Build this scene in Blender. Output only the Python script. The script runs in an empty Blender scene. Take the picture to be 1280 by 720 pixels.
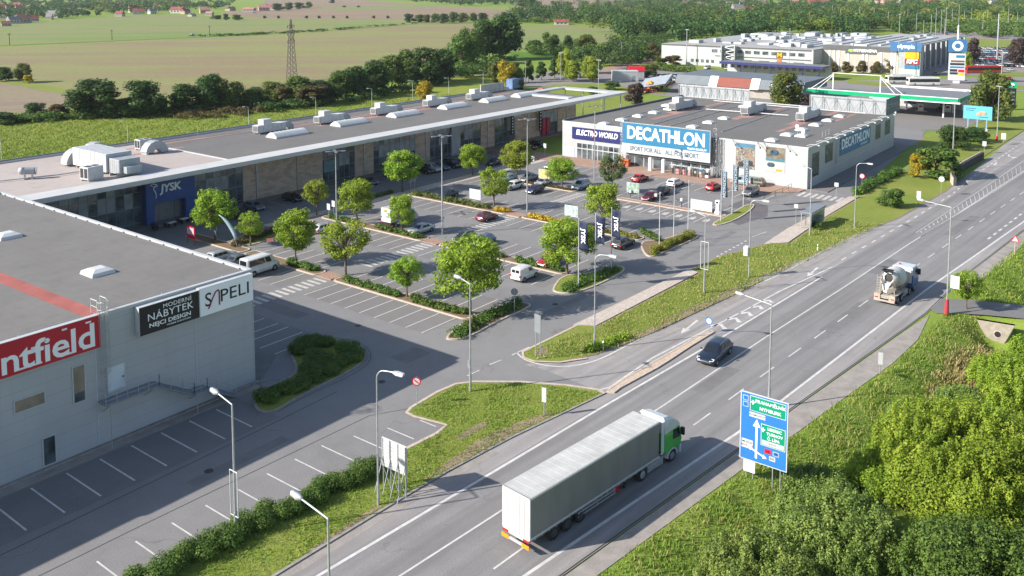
import bpy, math, random
import numpy as np
from math import sin, cos, tan, atan2, radians as R, pi, sqrt, floor, exp
random.seed(7)
SC = bpy.context.scene
COL = SC.collection

# ------------------------------------------------------------------ camera
CAM = (-51.024, -70.461, 37.815)
YAW, PITCH, FPX, CPY = R(37.684), 0.0918804, 1132.644, 85.536
cam_d = bpy.data.cameras.new('camera'); cam_o = bpy.data.objects.new('camera', cam_d); COL.objects.link(cam_o)
cam_o.location = CAM; cam_o.rotation_euler = (pi/2 - PITCH, 0, YAW - pi/2)
cam_d.sensor_width = 36; cam_d.lens = 36*FPX/1280; cam_d.shift_y = -(360 - CPY)/1280
cam_d.clip_start = 1; cam_d.clip_end = 12000
SC.camera = cam_o

# ------------------------------------------------------------------ sky, sun, exposure
SUN_AZ, SUN_EL = R(144.2), R(29)          # direction towards the sun, counter-clockwise from +X
w = bpy.data.worlds.new('World'); SC.world = w; w.use_nodes = True
nt = w.node_tree; bg = nt.nodes['Background']
sky = nt.nodes.new('ShaderNodeTexSky'); sky.sky_type = 'NISHITA'; sky.sun_disc = False
sky.sun_elevation = SUN_EL; sky.sun_rotation = pi/2 - SUN_AZ
sky.air_density = 1.0; sky.dust_density = 1.0
nt.links.new(sky.outputs[0], bg.inputs[0]); bg.inputs[1].default_value = 0.102
sl = bpy.data.lights.new('sun', 'SUN'); sl.energy = 4.8; sl.angle = R(0.55); sl.color = (1.0, 0.94, 0.85)
so = bpy.data.objects.new('sun', sl); COL.objects.link(so)
so.rotation_euler = (pi/2 - SUN_EL, 0, SUN_AZ + pi/2)
SC.view_settings.view_transform = 'Standard'; SC.view_settings.look = 'None'
SC.view_settings.exposure = 0.94; SC.view_settings.gamma = 1
SC.render.engine = 'CYCLES'
SC.cycles.max_bounces = 6; SC.cycles.diffuse_bounces = 3; SC.cycles.glossy_bounces = 3
SC.cycles.transparent_max_bounces = 8; SC.cycles.volume_bounces = 0
SC.cycles.use_denoising = True

# ------------------------------------------------------------------ where things stand
_F = (cos(YAW)*cos(PITCH), sin(YAW)*cos(PITCH), -sin(PITCH))
_R = (sin(YAW), -cos(YAW), 0)
_U = (cos(YAW)*sin(PITCH), sin(YAW)*sin(PITCH), cos(PITCH))
def ray(x, y):
    a = (x-640)/FPX; b = -(y-CPY)/FPX
    return [_F[i] + _R[i]*a + _U[i]*b for i in range(3)]
def G(x, y, z=0.0):
    """ground point (at height z) seen at a place of the photograph: used to survey the site"""
    d = ray(x, y); t = (z - CAM[2])/d[2]
    return (CAM[0] + d[0]*t, CAM[1] + d[1]*t)
def GL(pts, z=0.0): return [G(x, y, z) for x, y in pts]
def HT(x, y, y2):
    g = G(x, y); lo, hi = 0.0, 200.0
    for _ in range(36):
        m = (lo+hi)/2
        d = (g[0]-CAM[0], g[1]-CAM[1], m-CAM[2])
        k = sum(d[i]*_F[i] for i in range(3)); v = CPY - FPX*sum(d[i]*_U[i] for i in range(3))/k
        if v > y2: lo = m
        else: hi = m
    return lo

# ------------------------------------------------------------------ mesh helpers
class MB:
    def __init__(s): s.v = []; s.f = []; s.m = []; s.sm = []
    def add(s, vs, fs, m=0, sm=False):
        n = len(s.v); s.v += [tuple(map(float, p)) for p in vs]
        for f in fs: s.f.append([i+n for i in f]); s.m.append(m); s.sm.append(sm)
        return s
    def box(s, x0, x1, y0, y1, z0, z1, m=0):
        return s.add([(x0,y0,z0),(x1,y0,z0),(x1,y1,z0),(x0,y1,z0),(x0,y0,z1),(x1,y0,z1),(x1,y1,z1),(x0,y1,z1)],
                     [(0,3,2,1),(4,5,6,7),(0,1,5,4),(1,2,6,5),(2,3,7,6),(3,0,4,7)], m)
    def bbox(s, x0, x1, y0, y1, z0, z1, b=.03, m=0):
        """box with bevelled vertical and top edges"""
        def ring(i, z): return [(x0+i+b,y0+i,z),(x1-i-b,y0+i,z),(x1-i,y0+i+b,z),(x1-i,y1-i-b,z),(x1-i-b,y1-i,z),(x0+i+b,y1-i,z),(x0+i,y1-i-b,z),(x0+i,y0+i+b,z)]
        return s.loft([ring(0,z0), ring(0,z1-b), ring(b,z1)], m, True)
    def obb(s, c, sz, rz=0, m=0, ry=0):
        sx, sy, h = sz[0]/2, sz[1]/2, sz[2]/2; vs = []
        for z in (-h, h):
            for x, y in ((-sx,-sy),(sx,-sy),(sx,sy),(-sx,sy)):
                x2 = x*cos(ry) + z*sin(ry); z2 = -x*sin(ry) + z*cos(ry)
                vs.append((c[0]+x2*cos(rz)-y*sin(rz), c[1]+x2*sin(rz)+y*cos(rz), c[2]+z2))
        return s.add(vs, [(0,3,2,1),(4,5,6,7),(0,1,5,4),(1,2,6,5),(2,3,7,6),(3,0,4,7)], m)
    def loft(s, rings, m=0, cap=True, sm=False, close=True):
        n = len(rings[0]); vs = [p for r in rings for p in r]; fs = []
        for k in range(len(rings)-1):
            for i in range(n if close else n-1):
                j = (i+1) % n; fs.append((k*n+i, k*n+j, (k+1)*n+j, (k+1)*n+i))
        s.add(vs, fs, m, sm)
        if cap:
            s.add(rings[0], [tuple(range(n))[::-1]], m); s.add(rings[-1], [tuple(range(n))], m)
        return s
    def prism(s, pts, z0, z1, m=0, mt=None, cap0=False):
        a = sum(pts[i-1][0]*pts[i][1] - pts[i][0]*pts[i-1][1] for i in range(len(pts)))
        if a < 0: pts = pts[::-1]
        n = len(pts); vs = [(x,y,z0) for x,y in pts] + [(x,y,z1) for x,y in pts]
        s.add(vs, [(i,(i+1)%n,n+(i+1)%n,n+i) for i in range(n)], m)
        s.add([(x,y,z1) for x,y in pts], [tuple(range(n))], m if mt is None else mt)
        if cap0: s.add([(x,y,z0) for x,y in pts], [tuple(range(n))[::-1]], m)
        return s
    def cyl(s, p0, p1, r0, r1=None, n=10, m=0, cap=True, sm=True):
        r1 = r0 if r1 is None else r1
        a = np.array(p0, float); b = np.array(p1, float); d = b-a; L = np.linalg.norm(d); d = d/(L or 1)
        u = np.cross(d, (0,0,1) if abs(d[2]) < .9 else (1,0,0)); u /= np.linalg.norm(u); v = np.cross(d, u)
        r = [[tuple(c + (u*cos(2*pi*i/n) + v*sin(2*pi*i/n))*q) for i in range(n)] for c, q in ((a,r0),(b,r1))]
        return s.loft([x[::-1] for x in r], m, cap, sm)
    def tube(s, pts, r, n=6, m=0):
        for i in range(len(pts)-1): s.cyl(pts[i], pts[i+1], r if not isinstance(r,(list,tuple)) else r[i], None if not isinstance(r,(list,tuple)) else r[i+1], n, m)
        return s
    def ball(s, c, r, m=0, n=10, k=6, sz=(1,1,1)):
        rings = []
        for j in range(1, k):
            t = pi*j/k - pi/2
            rings.append([(c[0]+r*sz[0]*cos(t)*cos(2*pi*i/n), c[1]+r*sz[1]*cos(t)*sin(2*pi*i/n), c[2]+r*sz[2]*sin(t)) for i in range(n)])
        return s.loft(rings, m, True, True)
    def quad(s, a, b, c, d, m=0): return s.add([a,b,c,d], [(0,1,2,3)], m)
    def mesh(s, name, mats):
        me = bpy.data.meshes.new(name); me.from_pydata(s.v, [], s.f)
        for m in (mats if isinstance(mats, (list,tuple)) else [mats]): me.materials.append(m)
        me.polygons.foreach_set('material_index', s.m); me.polygons.foreach_set('use_smooth', s.sm)
        me.update(); return me
    def build(s, name, mats, parent=None, loc=None, rz=0):
        o = bpy.data.objects.new(name, s.mesh(name, mats)); COL.objects.link(o)
        if parent: o.parent = parent
        if loc: o.location = loc
        if rz: o.rotation_euler[2] = rz
        return o
def tag(o, label=None, cat=None, group=None, kind=None):
    if label: o['label'] = label
    if cat: o['category'] = cat
    if group: o['group'] = group
    if kind: o['kind'] = kind
    return o
def thing(name, label, cat, loc=(0,0,0), rz=0, group=None, sc=1):
    o = bpy.data.objects.new(name, None); COL.objects.link(o); o.empty_display_size = .3
    o.location = (loc[0], loc[1], loc[2] if len(loc) > 2 else 0); o.rotation_euler = (0,0,rz)
    if sc != 1: o.scale = (sc,sc,sc) if not isinstance(sc, tuple) else sc
    return tag(o, label, cat, group)
KIDS = {}
def kids(o):
    return [c for c in bpy.data.objects if c.parent == o]
def snapshot(root):
    """remember a thing's tree once so copies need no search"""
    def rec(o): return (o, [rec(c) for c in kids(o)])
    KIDS[root.name] = rec(root); return root
def dup(root, loc=None, rz=None, label=None, group=None, sc=None, cat=None, mats=None):
    tree = KIDS[root.name]
    def rec(t, par):
        o = t[0].copy(); COL.objects.link(o)
        if par is not None: o.parent = par
        if mats and o.type == 'MESH':
            for i, sl_ in enumerate(o.material_slots):
                if sl_.material and sl_.material.name in mats:
                    sl_.link = 'OBJECT'; sl_.material = mats[t[0].data.materials[i].name]
        for c in t[1]: rec(c, o)
        return o
    r = rec(tree, None)
    if loc is not None: r.location = (loc[0], loc[1], loc[2] if len(loc) > 2 else 0)
    if rz is not None: r.rotation_euler = (0,0,rz)
    if sc is not None: r.scale = sc if isinstance(sc, tuple) else (sc,sc,sc)
    if label: r['label'] = label
    if group: r['group'] = group
    if cat: r['category'] = cat
    return r
def struct(name, mb, mats): return tag(mb.build(name, mats), kind='structure')
def sheet(name, pts, z, mat):
    """flat polygon of a surface"""
    a = sum(pts[i-1][0]*pts[i][1] - pts[i][0]*pts[i-1][1] for i in range(len(pts)))
    if a < 0: pts = pts[::-1]
    return struct(name, MB().add([(x,y,z) for x,y in pts], [tuple(range(len(pts)))]), mat)
def arc(c, r, a0, a1, n=8): return [(c[0]+r*cos(R(a0+(a1-a0)*i/n)), c[1]+r*sin(R(a0+(a1-a0)*i/n))) for i in range(n+1)]
def smooth(pts, n=2, close=True):
    for _ in range(n):
        q = []; N = len(pts)
        for i in range(N if close else N-1):
            a, b = pts[i], pts[(i+1) % N]
            q += [(a[0]*.75+b[0]*.25, a[1]*.75+b[1]*.25), (a[0]*.25+b[0]*.75, a[1]*.25+b[1]*.75)]
        if not close: q = [pts[0]] + q + [pts[-1]]
        pts = q
    return pts
def rnd(a, b): return a + (b-a)*random.random()

# ------------------------------------------------------------------ materials
MATS = {}
class N:
    """tiny node-tree writer"""
    def __init__(s, name):
        s.m = bpy.data.materials.new(name); s.m.use_nodes = True; s.t = s.m.node_tree
        s.p = s.t.nodes['Principled BSDF']; s.o = s.t.nodes['Material Output']; MATS[name] = s.m
    def n(s, ty, **kw):
        x = s.t.nodes.new('ShaderNode'+ty)
        for k, v in kw.items():
            if k.startswith('i_'):
                key = k[2:]; x.inputs[int(key) if key.isdigit() else key.replace('_',' ')].default_value = v
            else: setattr(x, k, v)
        return x
    def l(s, a, b): s.t.links.new(a, b)
    def coord(s, kind='Object', scale=(1,1,1), rot=(0,0,0)):
        c = s.n('TexCoord'); mp = s.n('Mapping'); s.l(c.outputs[kind], mp.inputs[0])
        mp.inputs['Rotation'].default_value = rot
        m2 = s.n('Mapping'); s.l(mp.outputs[0], m2.inputs[0]); m2.inputs['Scale'].default_value = scale
        return m2.outputs[0]
    def noise(s, vec, scale, detail=3, rough=.55, dist=0):
        x = s.n('TexNoise'); x.inputs['Scale'].default_value = scale; x.inputs['Detail'].default_value = detail
        x.inputs['Roughness'].default_value = rough; x.inputs['Distortion'].default_value = dist
        s.l(vec, x.inputs['Vector']); return x.outputs[0]
    def ramp(s, fac, stops):
        x = s.n('ValToRGB'); s.l(fac, x.inputs[0]); e = x.color_ramp.elements
        while len(e) < len(stops): e.new(.5)
        for i, (p, c) in enumerate(stops):
            e[i].position = p; e[i].color = (c[0],c[1],c[2],1) if not isinstance(c, (int,float)) else (c,c,c,1)
        return x.outputs[0]
    def mix(s, fac, a, b, mode='MIX'):
        x = s.n('MixRGB', blend_type=mode)
        for i, v in ((0,fac),(1,a),(2,b)):
            if isinstance(v, (int,float)): x.inputs[i].default_value = v if i == 0 else (v,v,v,1)
            elif isinstance(v, (tuple,list)): x.inputs[i].default_value = (v[0],v[1],v[2],1)
            else: s.l(v, x.inputs[i])
        return x.outputs[0]
    def math(s, op, a, b=0.0):
        x = s.n('Math', operation=op)
        for i, v in ((0,a),(1,b)):
            if isinstance(v, (int,float)): x.inputs[i].default_value = v
            else: s.l(v, x.inputs[i])
        return x.outputs[0]
    def bump(s, h, strength=.3, dist=.02):
        x = s.n('Bump'); x.inputs['Strength'].default_value = strength; x.inputs['Distance'].default_value = dist
        s.l(h, x.inputs['Height']); s.l(x.outputs[0], s.p.inputs['Normal'])
    def fin(s, col=None, rough=.8, metal=0, spec=.5):
        if col is not None:
            if isinstance(col, (tuple,list)): s.p.inputs['Base Color'].default_value = (*col[:3],1)
            else: s.l(col, s.p.inputs['Base Color'])
        s.p.inputs['Roughness'].default_value = rough; s.p.inputs['Metallic'].default_value = metal
        s.p.inputs['Specular IOR Level'].default_value = spec
        return s.m
def M(name, col, rough=.7, metal=0, var=.12, scale=.8, bump=0, spec=.4, fine=None):
    """plain procedural paint, cloth, plastic or concrete with uneven tone"""
    if name in MATS: return MATS[name]
    s = N(name); v = s.coord('Object')
    n1 = s.noise(v, scale, 4); 
    a = tuple(c*(1-var) for c in col); b = tuple(min(1, c*(1+var)) for c in col)
    c = s.ramp(n1, [(.3,a),(.7,b)])
    if fine: c = s.mix(fine, c, s.ramp(s.noise(v, scale*25, 2), [(.3,tuple(x*.6 for x in col)),(.7,tuple(min(1,x*1.4) for x in col))]))
    if bump: s.bump(s.noise(v, scale*18, 3), bump, .02)
    return s.fin(c, rough, metal, spec)

def asphalt(name, base, warm=(1,1,1), patch=.16, streak=None, rough=.85, crack=.5):
    s = N(name); v = s.coord('Object')
    b = tuple(base*k for k in warm)
    big = s.noise(v, .07, 5, .6); mid = s.noise(v, .5, 4, .6); fine = s.noise(v, 9, 3, .7)
    c = s.mix(s.ramp(big, [(.3,0),(.72,1)]), tuple(x*(1-patch) for x in b), tuple(x*(1+patch) for x in b))
    c = s.mix(s.ramp(mid, [(.35,0),(.65,1)]), c, s.mix(.5, c, tuple(x*1.25 for x in b)))
    c = s.mix(.32, c, s.ramp(fine, [(.3,tuple(x*.45 for x in b)),(.7,tuple(x*1.6 for x in b))]))
    if streak:
        v2 = s.coord('Object', (streak[0], streak[1], 1), (0,0,streak[2]))
        st = s.noise(v2, 1.0, 3, .5)
        c = s.mix(s.ramp(st, [(.38,0),(.68,.7)]), c, tuple(x*.66 for x in b))
        sp = s.n('SeparateXYZ'); s.l(s.coord('Object', (1,1,1), (0,0,streak[2])), sp.inputs[0])
        tw = s.math('SINE', s.math('MULTIPLY', sp.outputs['Y'], 2*pi/1.82)); tw = s.ramp(tw, [(.35,0),(1,.28)])
        c = s.mix(s.math('MULTIPLY', tw, s.ramp(s.noise(v, .05, 3), [(.35,.3),(.65,1)])), c, tuple(x*.55 for x in b))
    # sealed cracks and repair seams
    vo = s.n('TexVoronoi', feature='DISTANCE_TO_EDGE'); vo.inputs['Scale'].default_value = .085
    dv = s.n('VectorMath', operation='ADD'); s.l(v, dv.inputs[0])
    nn = s.n('TexNoise'); nn.inputs['Scale'].default_value = .35; s.l(v, nn.inputs['Vector'])
    ms = s.n('VectorMath', operation='SCALE'); s.l(nn.outputs[1], ms.inputs[0]); ms.inputs['Scale'].default_value = 5
    s.l(ms.outputs[0], dv.inputs[1]); s.l(dv.outputs[0], vo.inputs['Vector'])
    cr = s.ramp(vo.outputs[0], [(.0,1),(.006,0)]); msk = s.ramp(s.noise(v, .12, 2), [(.5,0),(.56,crack)])
    c = s.mix(s.math('MULTIPLY', cr, msk), c, tuple(x*.35 for x in b))
    spots = s.ramp(s.noise(v, 1.6, 2), [(.70,0),(.76,.4)])
    c = s.mix(spots, c, tuple(x*.5 for x in b))
    s.bump(fine, .35, .01)
    return s.fin(c, rough, 0, .35)
lot_asphalt = asphalt('lot_asphalt', .180, (1.02,.99,.985))
bay_asphalt = asphalt('bay_asphalt', .155, (1.035,.985,.97), crack=.2)
road_asphalt = asphalt('road_asphalt', .265, (1.05,.985,.965), streak=(.05,.9,R(3.5)), crack=.35)
lane_asphalt = asphalt('lane_asphalt', .205, (1.02,.985,.985), streak=(.03,.8,R(3.5)), crack=.3)

def grass_mat(name, cols, bump=.9, scale=1.0):
    s = N(name); v = s.coord('Object')
    n1 = s.noise(v, .09*scale, 4, .6); n2 = s.noise(v, .8*scale, 4, .65); n3 = s.noise(v, 6*scale, 3, .7)
    c = s.ramp(n1, [(.32,cols[0]),(.52,cols[1]),(.7,cols[2])])
    c = s.mix(s.ramp(n2, [(.35,0),(.7,.65)]), c, cols[3])
    c = s.mix(.45, c, s.mix(s.ramp(n3, [(.3,0),(.7,1)]), tuple(x*.35 for x in cols[1]), tuple(x*1.5 for x in cols[1])))
    s.bump(s.mix(.5, n3, n2), bump, .12)
    return s.fin(c, .95, 0, .15)
grass = grass_mat('grass_ground', [(.11,.19,.022),(.16,.25,.03),(.22,.27,.05),(.27,.235,.09)])
lawn = grass_mat('lawn', [(.12,.18,.024),(.17,.225,.034),(.25,.245,.06),(.27,.22,.09)])
meadow = grass_mat('meadow', [(.08,.18,.018),(.21,.245,.04),(.11,.21,.024),(.28,.245,.06)], scale=1.1)
def field_mat(name, ca, cb, cc, rot, sx=.004, sy=.05):
    s = N(name); v = s.coord('Object', (sx, sy, 1), (0,0,rot)); w_ = s.coord('Object')
    a = s.noise(v, 1, 5, .65); b = s.noise(v, 5, 3, .6); d = s.noise(w_, .012, 4); e = s.noise(w_, .35, 3)
    c = s.ramp(s.mix(.4, a, d), [(.43,ca),(.5,cb),(.57,cc)])
    c = s.mix(s.ramp(b, [(.4,0),(.7,.45)]), c, cb)
    c = s.mix(.25, c, s.ramp(e, [(.3,tuple(x*.6 for x in cb)),(.7,tuple(x*1.3 for x in cb))]))
    return s.fin(c, .95, 0, .1)
M_white = M('road_paint', (.52,.505,.49), .6, var=.22, scale=1.2, fine=.25)
M_oldpaint = M('worn_paint', (.44,.42,.40), .7, var=.35, scale=2.5, fine=.3)
M_kerb = M('kerb_stone', (.46,.38,.31), .8, var=.18, scale=2, fine=.2)
M_kerbg = M('kerb_grey', (.26,.24,.22), .85, var=.2, scale=2)
M_gravel = M('gravel', (.265,.24,.22), .95, var=.3, scale=.8, bump=.8, fine=.45)
M_soil = M('bare_soil', (.26,.19,.13), .95, var=.25, scale=1.5, bump=.8, fine=.35)
def paver_mat(name, col, sx=2.5, sy=5):
    s = N(name); v = s.coord('Object')
    b = s.n('TexBrick'); b.inputs['Scale'].default_value = 1; b.inputs['Brick Width'].default_value = .4; b.inputs['Row Height'].default_value = .2
    b.inputs['Mortar Size'].default_value = .012
    b.inputs['Color1'].default_value = (*[x*1.1 for x in col],1); b.inputs['Color2'].default_value = (*[x*.82 for x in col],1)
    b.inputs['Mortar'].default_value = (*[x*.45 for x in col],1); s.l(v, b.inputs[0])
    c = s.mix(s.ramp(s.noise(v, .35, 4), [(.3,0),(.7,.5)]), b.outputs[0], tuple(x*.75 for x in col))
    return s.fin(c, .85, 0, .3)
M_pave = paver_mat('paving', (.52,.45,.39)); M_pavered = paver_mat('red_paving', (.36,.235,.18)); M_island = paver_mat('island_paving', (.55,.43,.33))
M_white_p = M('white_powdercoat', (.72,.72,.72), .45, var=.06, scale=1)
M_galv = M('galvanised_steel', (.42,.44,.46), .42, .55, var=.12, scale=3)
M_steel = M('painted_grey_steel', (.22,.24,.27), .5, .2, var=.1, scale=2)
M_dark = M('dark_plastic', (.025,.026,.03), .5, var=.2, scale=3)
M_rubber = M('tyre_rubber', (.02,.02,.021), .85, var=.2, scale=5)
M_chrome = M('lamp_glass', (.75,.77,.78), .15, .0, var=.05)
M_wood = M('bark', (.13,.10,.075), .95, var=.35, scale=3, bump=.8)
M_wmeta = M('white_metal', (.46,.47,.48), .5, .1, var=.1, scale=1.5)
# ================================================================== GROUND, ROADS, MARKINGS
E_R = [(-60,-36.5),(-20,-38.6),(-4.5,-41.0),(15,-43.3),(22,-44.3),(31,-45.4),(42,-46.9),(58,-47.6),(76,-48.3),(106,-50.6),(160,-54.5),(260,-61),(400,-71)]
def interp(X, P):
    if X <= P[0][0]: return P[0][1]
    for (a, b), (c, d) in zip(P, P[1:]):
        if X <= c: return b + (d-b)*(X-a)/(c-a)
    return P[-1][1]
TRACK = [(60.5,-44),(64.5,-50),(66.5,-56),(70,-66),(76,-80)]
def dist_track(X, Y):
    best = 1e9
    for (a, b), (c, d) in zip(TRACK, TRACK[1:]):
        t = max(0, min(1, ((X-a)*(c-a)+(Y-b)*(d-b))/((c-a)**2+(d-b)**2)))
        best = min(best, math.hypot(X-a-t*(c-a), Y-b-t*(d-b)))
    return best
def sst(t): t = max(0, min(1, t)); return t*t*(3-2*t)
def hn(x, y, s=1.0):
    return sin(x*.9*s+1.3)*cos(y*1.1*s-.4)*.5 + sin(x*.37*s-y*.61*s)*.5
def gz(X, Y):
    e = interp(X, E_R) - .6
    if Y > e or X > 380: return -.05
    d = e - Y
    k = sst((dist_track(X, Y)-2.6)/3.0)
    z = -.05 - 1.9*sst(d/7.5)*k + (.0 if d < .5 else .16*hn(X, Y)*min(1, d/4)*(.3+.7*k))
    z -= 1.5*exp(-((X-58.6)**2/7.0+(Y+53.2)**2/6.0))
    if d > 14: z += 1.1*sst((d-14)/10)*k
    return z
def GG(x, y):
    z = 0
    for _ in range(25): p = G(x, y, z); z = .6*z + .4*gz(*p)
    return (p[0], p[1], gz(*p))
xs = list(np.concatenate([[-9000,-4000,-2000,-900,-400,-200,-120,-80,-60], np.arange(-50,140,1.5), np.arange(140,300,8), [330,380,420,500,700,1000,1600,2600,4500,9000]]))
ys = list(np.concatenate([[-9000,-4000,-2000,-900,-500,-300,-220,-160,-130,-110,-100], np.arange(-92,-34,1.0), [-30,-20,0,30,60,90,120,160,220,300,450,700,1000,1600,2600,4500,9000]]))
vs = [(x, y, gz(x, y)) for y in ys for x in xs]; nx = len(xs)
fs = [(j*nx+i, j*nx+i+1, (j+1)*nx+i+1, (j+1)*nx+i) for j in range(len(ys)-1) for i in range(nx-1)]
gmb = MB().add(vs, fs, 0, True)
struct('ground', gmb, grass)

# -- fields beyond the retail park
fA = field_mat('field_stubble', (.225,.16,.115), (.215,.20,.095), (.215,.235,.085), R(46), .0035, .045)
fB = field_mat('field_green', (.14,.20,.065), (.19,.22,.08), (.215,.185,.105), R(46), .003, .03)
fC = field_mat('field_brown', (.25,.185,.135), (.235,.18,.125), (.20,.155,.11), R(46), .003, .02)
fG = field_mat('field_lush', (.07,.15,.03), (.10,.18,.03), (.12,.20,.04), R(46))
sheet('meadow', GL([(-260,230),(-200,140),(0,150),(60,148),(170,149),(260,140),(360,133),(450,120),(500,108),(560,98),(620,88),(700,98),(735,105),(700,150),(600,180),(300,220)]), -.03, meadow)
sheet('field', GL([(-420,112),(0,103),(60,118),(150,128),(260,128),(350,122),(440,106),(520,82),(590,62),(640,52),(625,36),(590,30),(520,30.5),(400,39.5),(290,45.5),(0,58.5),(-420,76)]), -.02, fA)
sheet('field', GL([(-300,150),(0,142),(0,141),(70,140),(110,131),(100,122),(40,107),(0,105),(-300,117)]), -.01, field_mat('field_near', (.19,.15,.11), (.24,.19,.14), (.21,.20,.10), R(30), .01, .15))
sheet('field', GL([(-420,73),(0,56.5),(290,44),(400,38),(520,29.5),(590,29),(560,23),(470,24.5),(330,24),(200,18),(150,20),(80,25),(0,31),(-420,45)]), -.01, fB)
sheet('field', GL([(270,17),(330,23.5),(470,24),(700,22),(700,17),(640,12),(560,8.5),(490,3.5),(440,-1),(330,0),(330,9)]), .0, fC)
sheet('field', GL([(385,10),(430,13.2),(520,11),(560,8.6),(500,7.5),(470,7.6)]), .04, fB)
sheet('field', GL([(640,66),(655,62),(735,58),(770,50),(775,35),(700,32),(648,32),(630,45)]), -.02, fB)
sheet('field', GL([(632,72),(700,76),(740,73),(720,66),(640,64)]), .0, fG)
sheet('field', GL([(680,22),(760,12),(900,14),(960,6),(960,-1),(640,-3),(640,5)]), .0, fC)
sheet('field', GL([(890,33),(945,30),(945,24),(900,22)]), .02, fC)
# grass margins of the field path
mbp = MB()
def ribbon(mb, pts, w, z, m=0, dash=None, off=0):
    """ribbon of width w along world points, optionally dashed (len, gap)"""
    segs = []
    if dash:
        L = [0]
        for a, b in zip(pts, pts[1:]): L.append(L[-1]+math.hypot(b[0]-a[0], b[1]-a[1]))
        def at(d):
            for i in range(len(pts)-1):
                if d <= L[i+1] or i == len(pts)-2:
                    t = (d-L[i])/max(1e-6, L[i+1]-L[i]); return (pts[i][0]+(pts[i+1][0]-pts[i][0])*t, pts[i][1]+(pts[i+1][1]-pts[i][1])*t)
        d = off
        while d < L[-1]:
            segs.append([at(d), at(min(d+dash[0], L[-1]))]); d += dash[0]+dash[1]
    else: segs = [pts]
    for s_ in segs:
        l, r = [], []
        for i, p in enumerate(s_):
            a = s_[max(0,i-1)]; b = s_[min(len(s_)-1,i+1)]; dx, dy = b[0]-a[0], b[1]-a[1]; q = math.hypot(dx,dy) or 1
            l.append((p[0]-dy/q*w/2, p[1]+dx/q*w/2, z)); r.append((p[0]+dy/q*w/2, p[1]-dx/q*w/2, z))
        n = len(s_); mb.add(r+l, [(i, i+1, n+i+1, n+i) for i in range(n-1)], m)
    return mb
struct('path', ribbon(MB(), GL([(-420,74.5),(0,57.4),(290,44.7),(400,38.7),(520,30),(640,29)]), 5, .03), fG)
struct('path', ribbon(MB(), GL([(-420,108),(0,99),(60,111),(150,126),(260,121),(330,116)]), 7, .03), lawn)
struct('path', ribbon(MB(), GL([(430,99),(540,97),(620,93),(700,97),(760,92)]), 3, .03), M_gravel)

# -- retail park asphalt
sheet('parking_lot', [(-80,-14.3),(-17.9,-18.0),(-4,-19.8),(4.8,-20.6),(10,-20.2),(18.5,-27.9),(21,-26),(40,-25),(112,-21),(200,-13.2),(200,-5),(172,-5),(172,0),(113,0),(113,62),(147,62),(147,110),(140,112),(-30,112),(-30,50),(-80,40)], 0, lot_asphalt)
RL = [(-60,-22.6),(-16.8,-24.85),(-6,-25.0),(6.6,-25.9),(18.4,-27.9),(19.2,-20.5),(19.0,-18.0),(26.3,-21.6),(40.3,-22.6),(56,-24.6),(74.7,-27.0),(101,-31.0),(130,-33.2),(150,-33.5),(190,-32.9),(250,-34.5),(420,-40)]
RR = [(420,-71.5),(260,-60),(160,-53.5),(106.5,-49.2),(76.2,-46.8),(58.8,-46.2),(52.7,-45.6),(25.8,-42.6),(16.5,-41.8),(-5.6,-39.4),(-60,-35)]
sheet('road', RL+RR, .008, road_asphalt)
CL = [(-60,-28.3),(-11.9,-31.16),(-2.4,-31.8),(19.8,-33.2),(41,-34.3),(61.8,-35.7),(87.3,-37.1),(109.7,-38.7),(161.5,-42),(420,-58)]
LL = [(-60,-24.3),(-15,-27.0),(3.5,-28.2),(15.2,-28.95),(33.3,-30.3),(48.6,-31.2),(69.2,-32.4),(104,-34.5),(184.5,-39),(420,-54)]
DL = [(-60,-32.2),(-8.6,-35.43),(17.1,-36.97),(31.6,-37.8),(50.6,-39),(81.9,-41),(115,-43.3),(136.4,-44.9),(420,-64)]
RE = [(-60,-34),(-7,-37.5),(19.2,-40.6),(27.4,-41.3),(68.3,-44.2),(82,-45.5),(111.7,-48.3),(160,-51.6),(420,-69)]
sheet('road', [(x, y+.3) for x, y in LL] + [(x, y) for x, y in RE[::-1]], .012, lane_asphalt)
# gravel shoulder
GRV = [(x, y+.15) for x, y in RR[::-1]]
gp = [(x, interp(x, E_R)-.5) for x in (420,260,160,106,76,67)]
sheet('gravel', [(-60,-35.2),(-5.6,-39.5),(16.5,-41.9),(25.8,-42.7),(52.7,-45.8),(58.5,-46.6),(50,-47.4),(42,-47.0),(31,-45.6),(22,-44.5),(15,-43.4),(-4.5,-41.1),(-60,-37.5)], -.012, M_gravel)
sheet('gravel', [(76.2,-46.8),(106.5,-49.4),(160,-53.7),(260,-60.2),(420,-71.7),(420,-73),(260,-62),(160,-55.3),(106,-51.2),(76,-48.8),(69,-48.6)], -.012, M_gravel)
tr = []
struct('path', ribbon(MB(), smooth([(61.5,-45.6),(64,-49),(66.3,-55),(69,-64),(75,-80)], 1, False), 5.0, .005), asphalt('track_asphalt', .15, (1.0,.98,1.0)))
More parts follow.
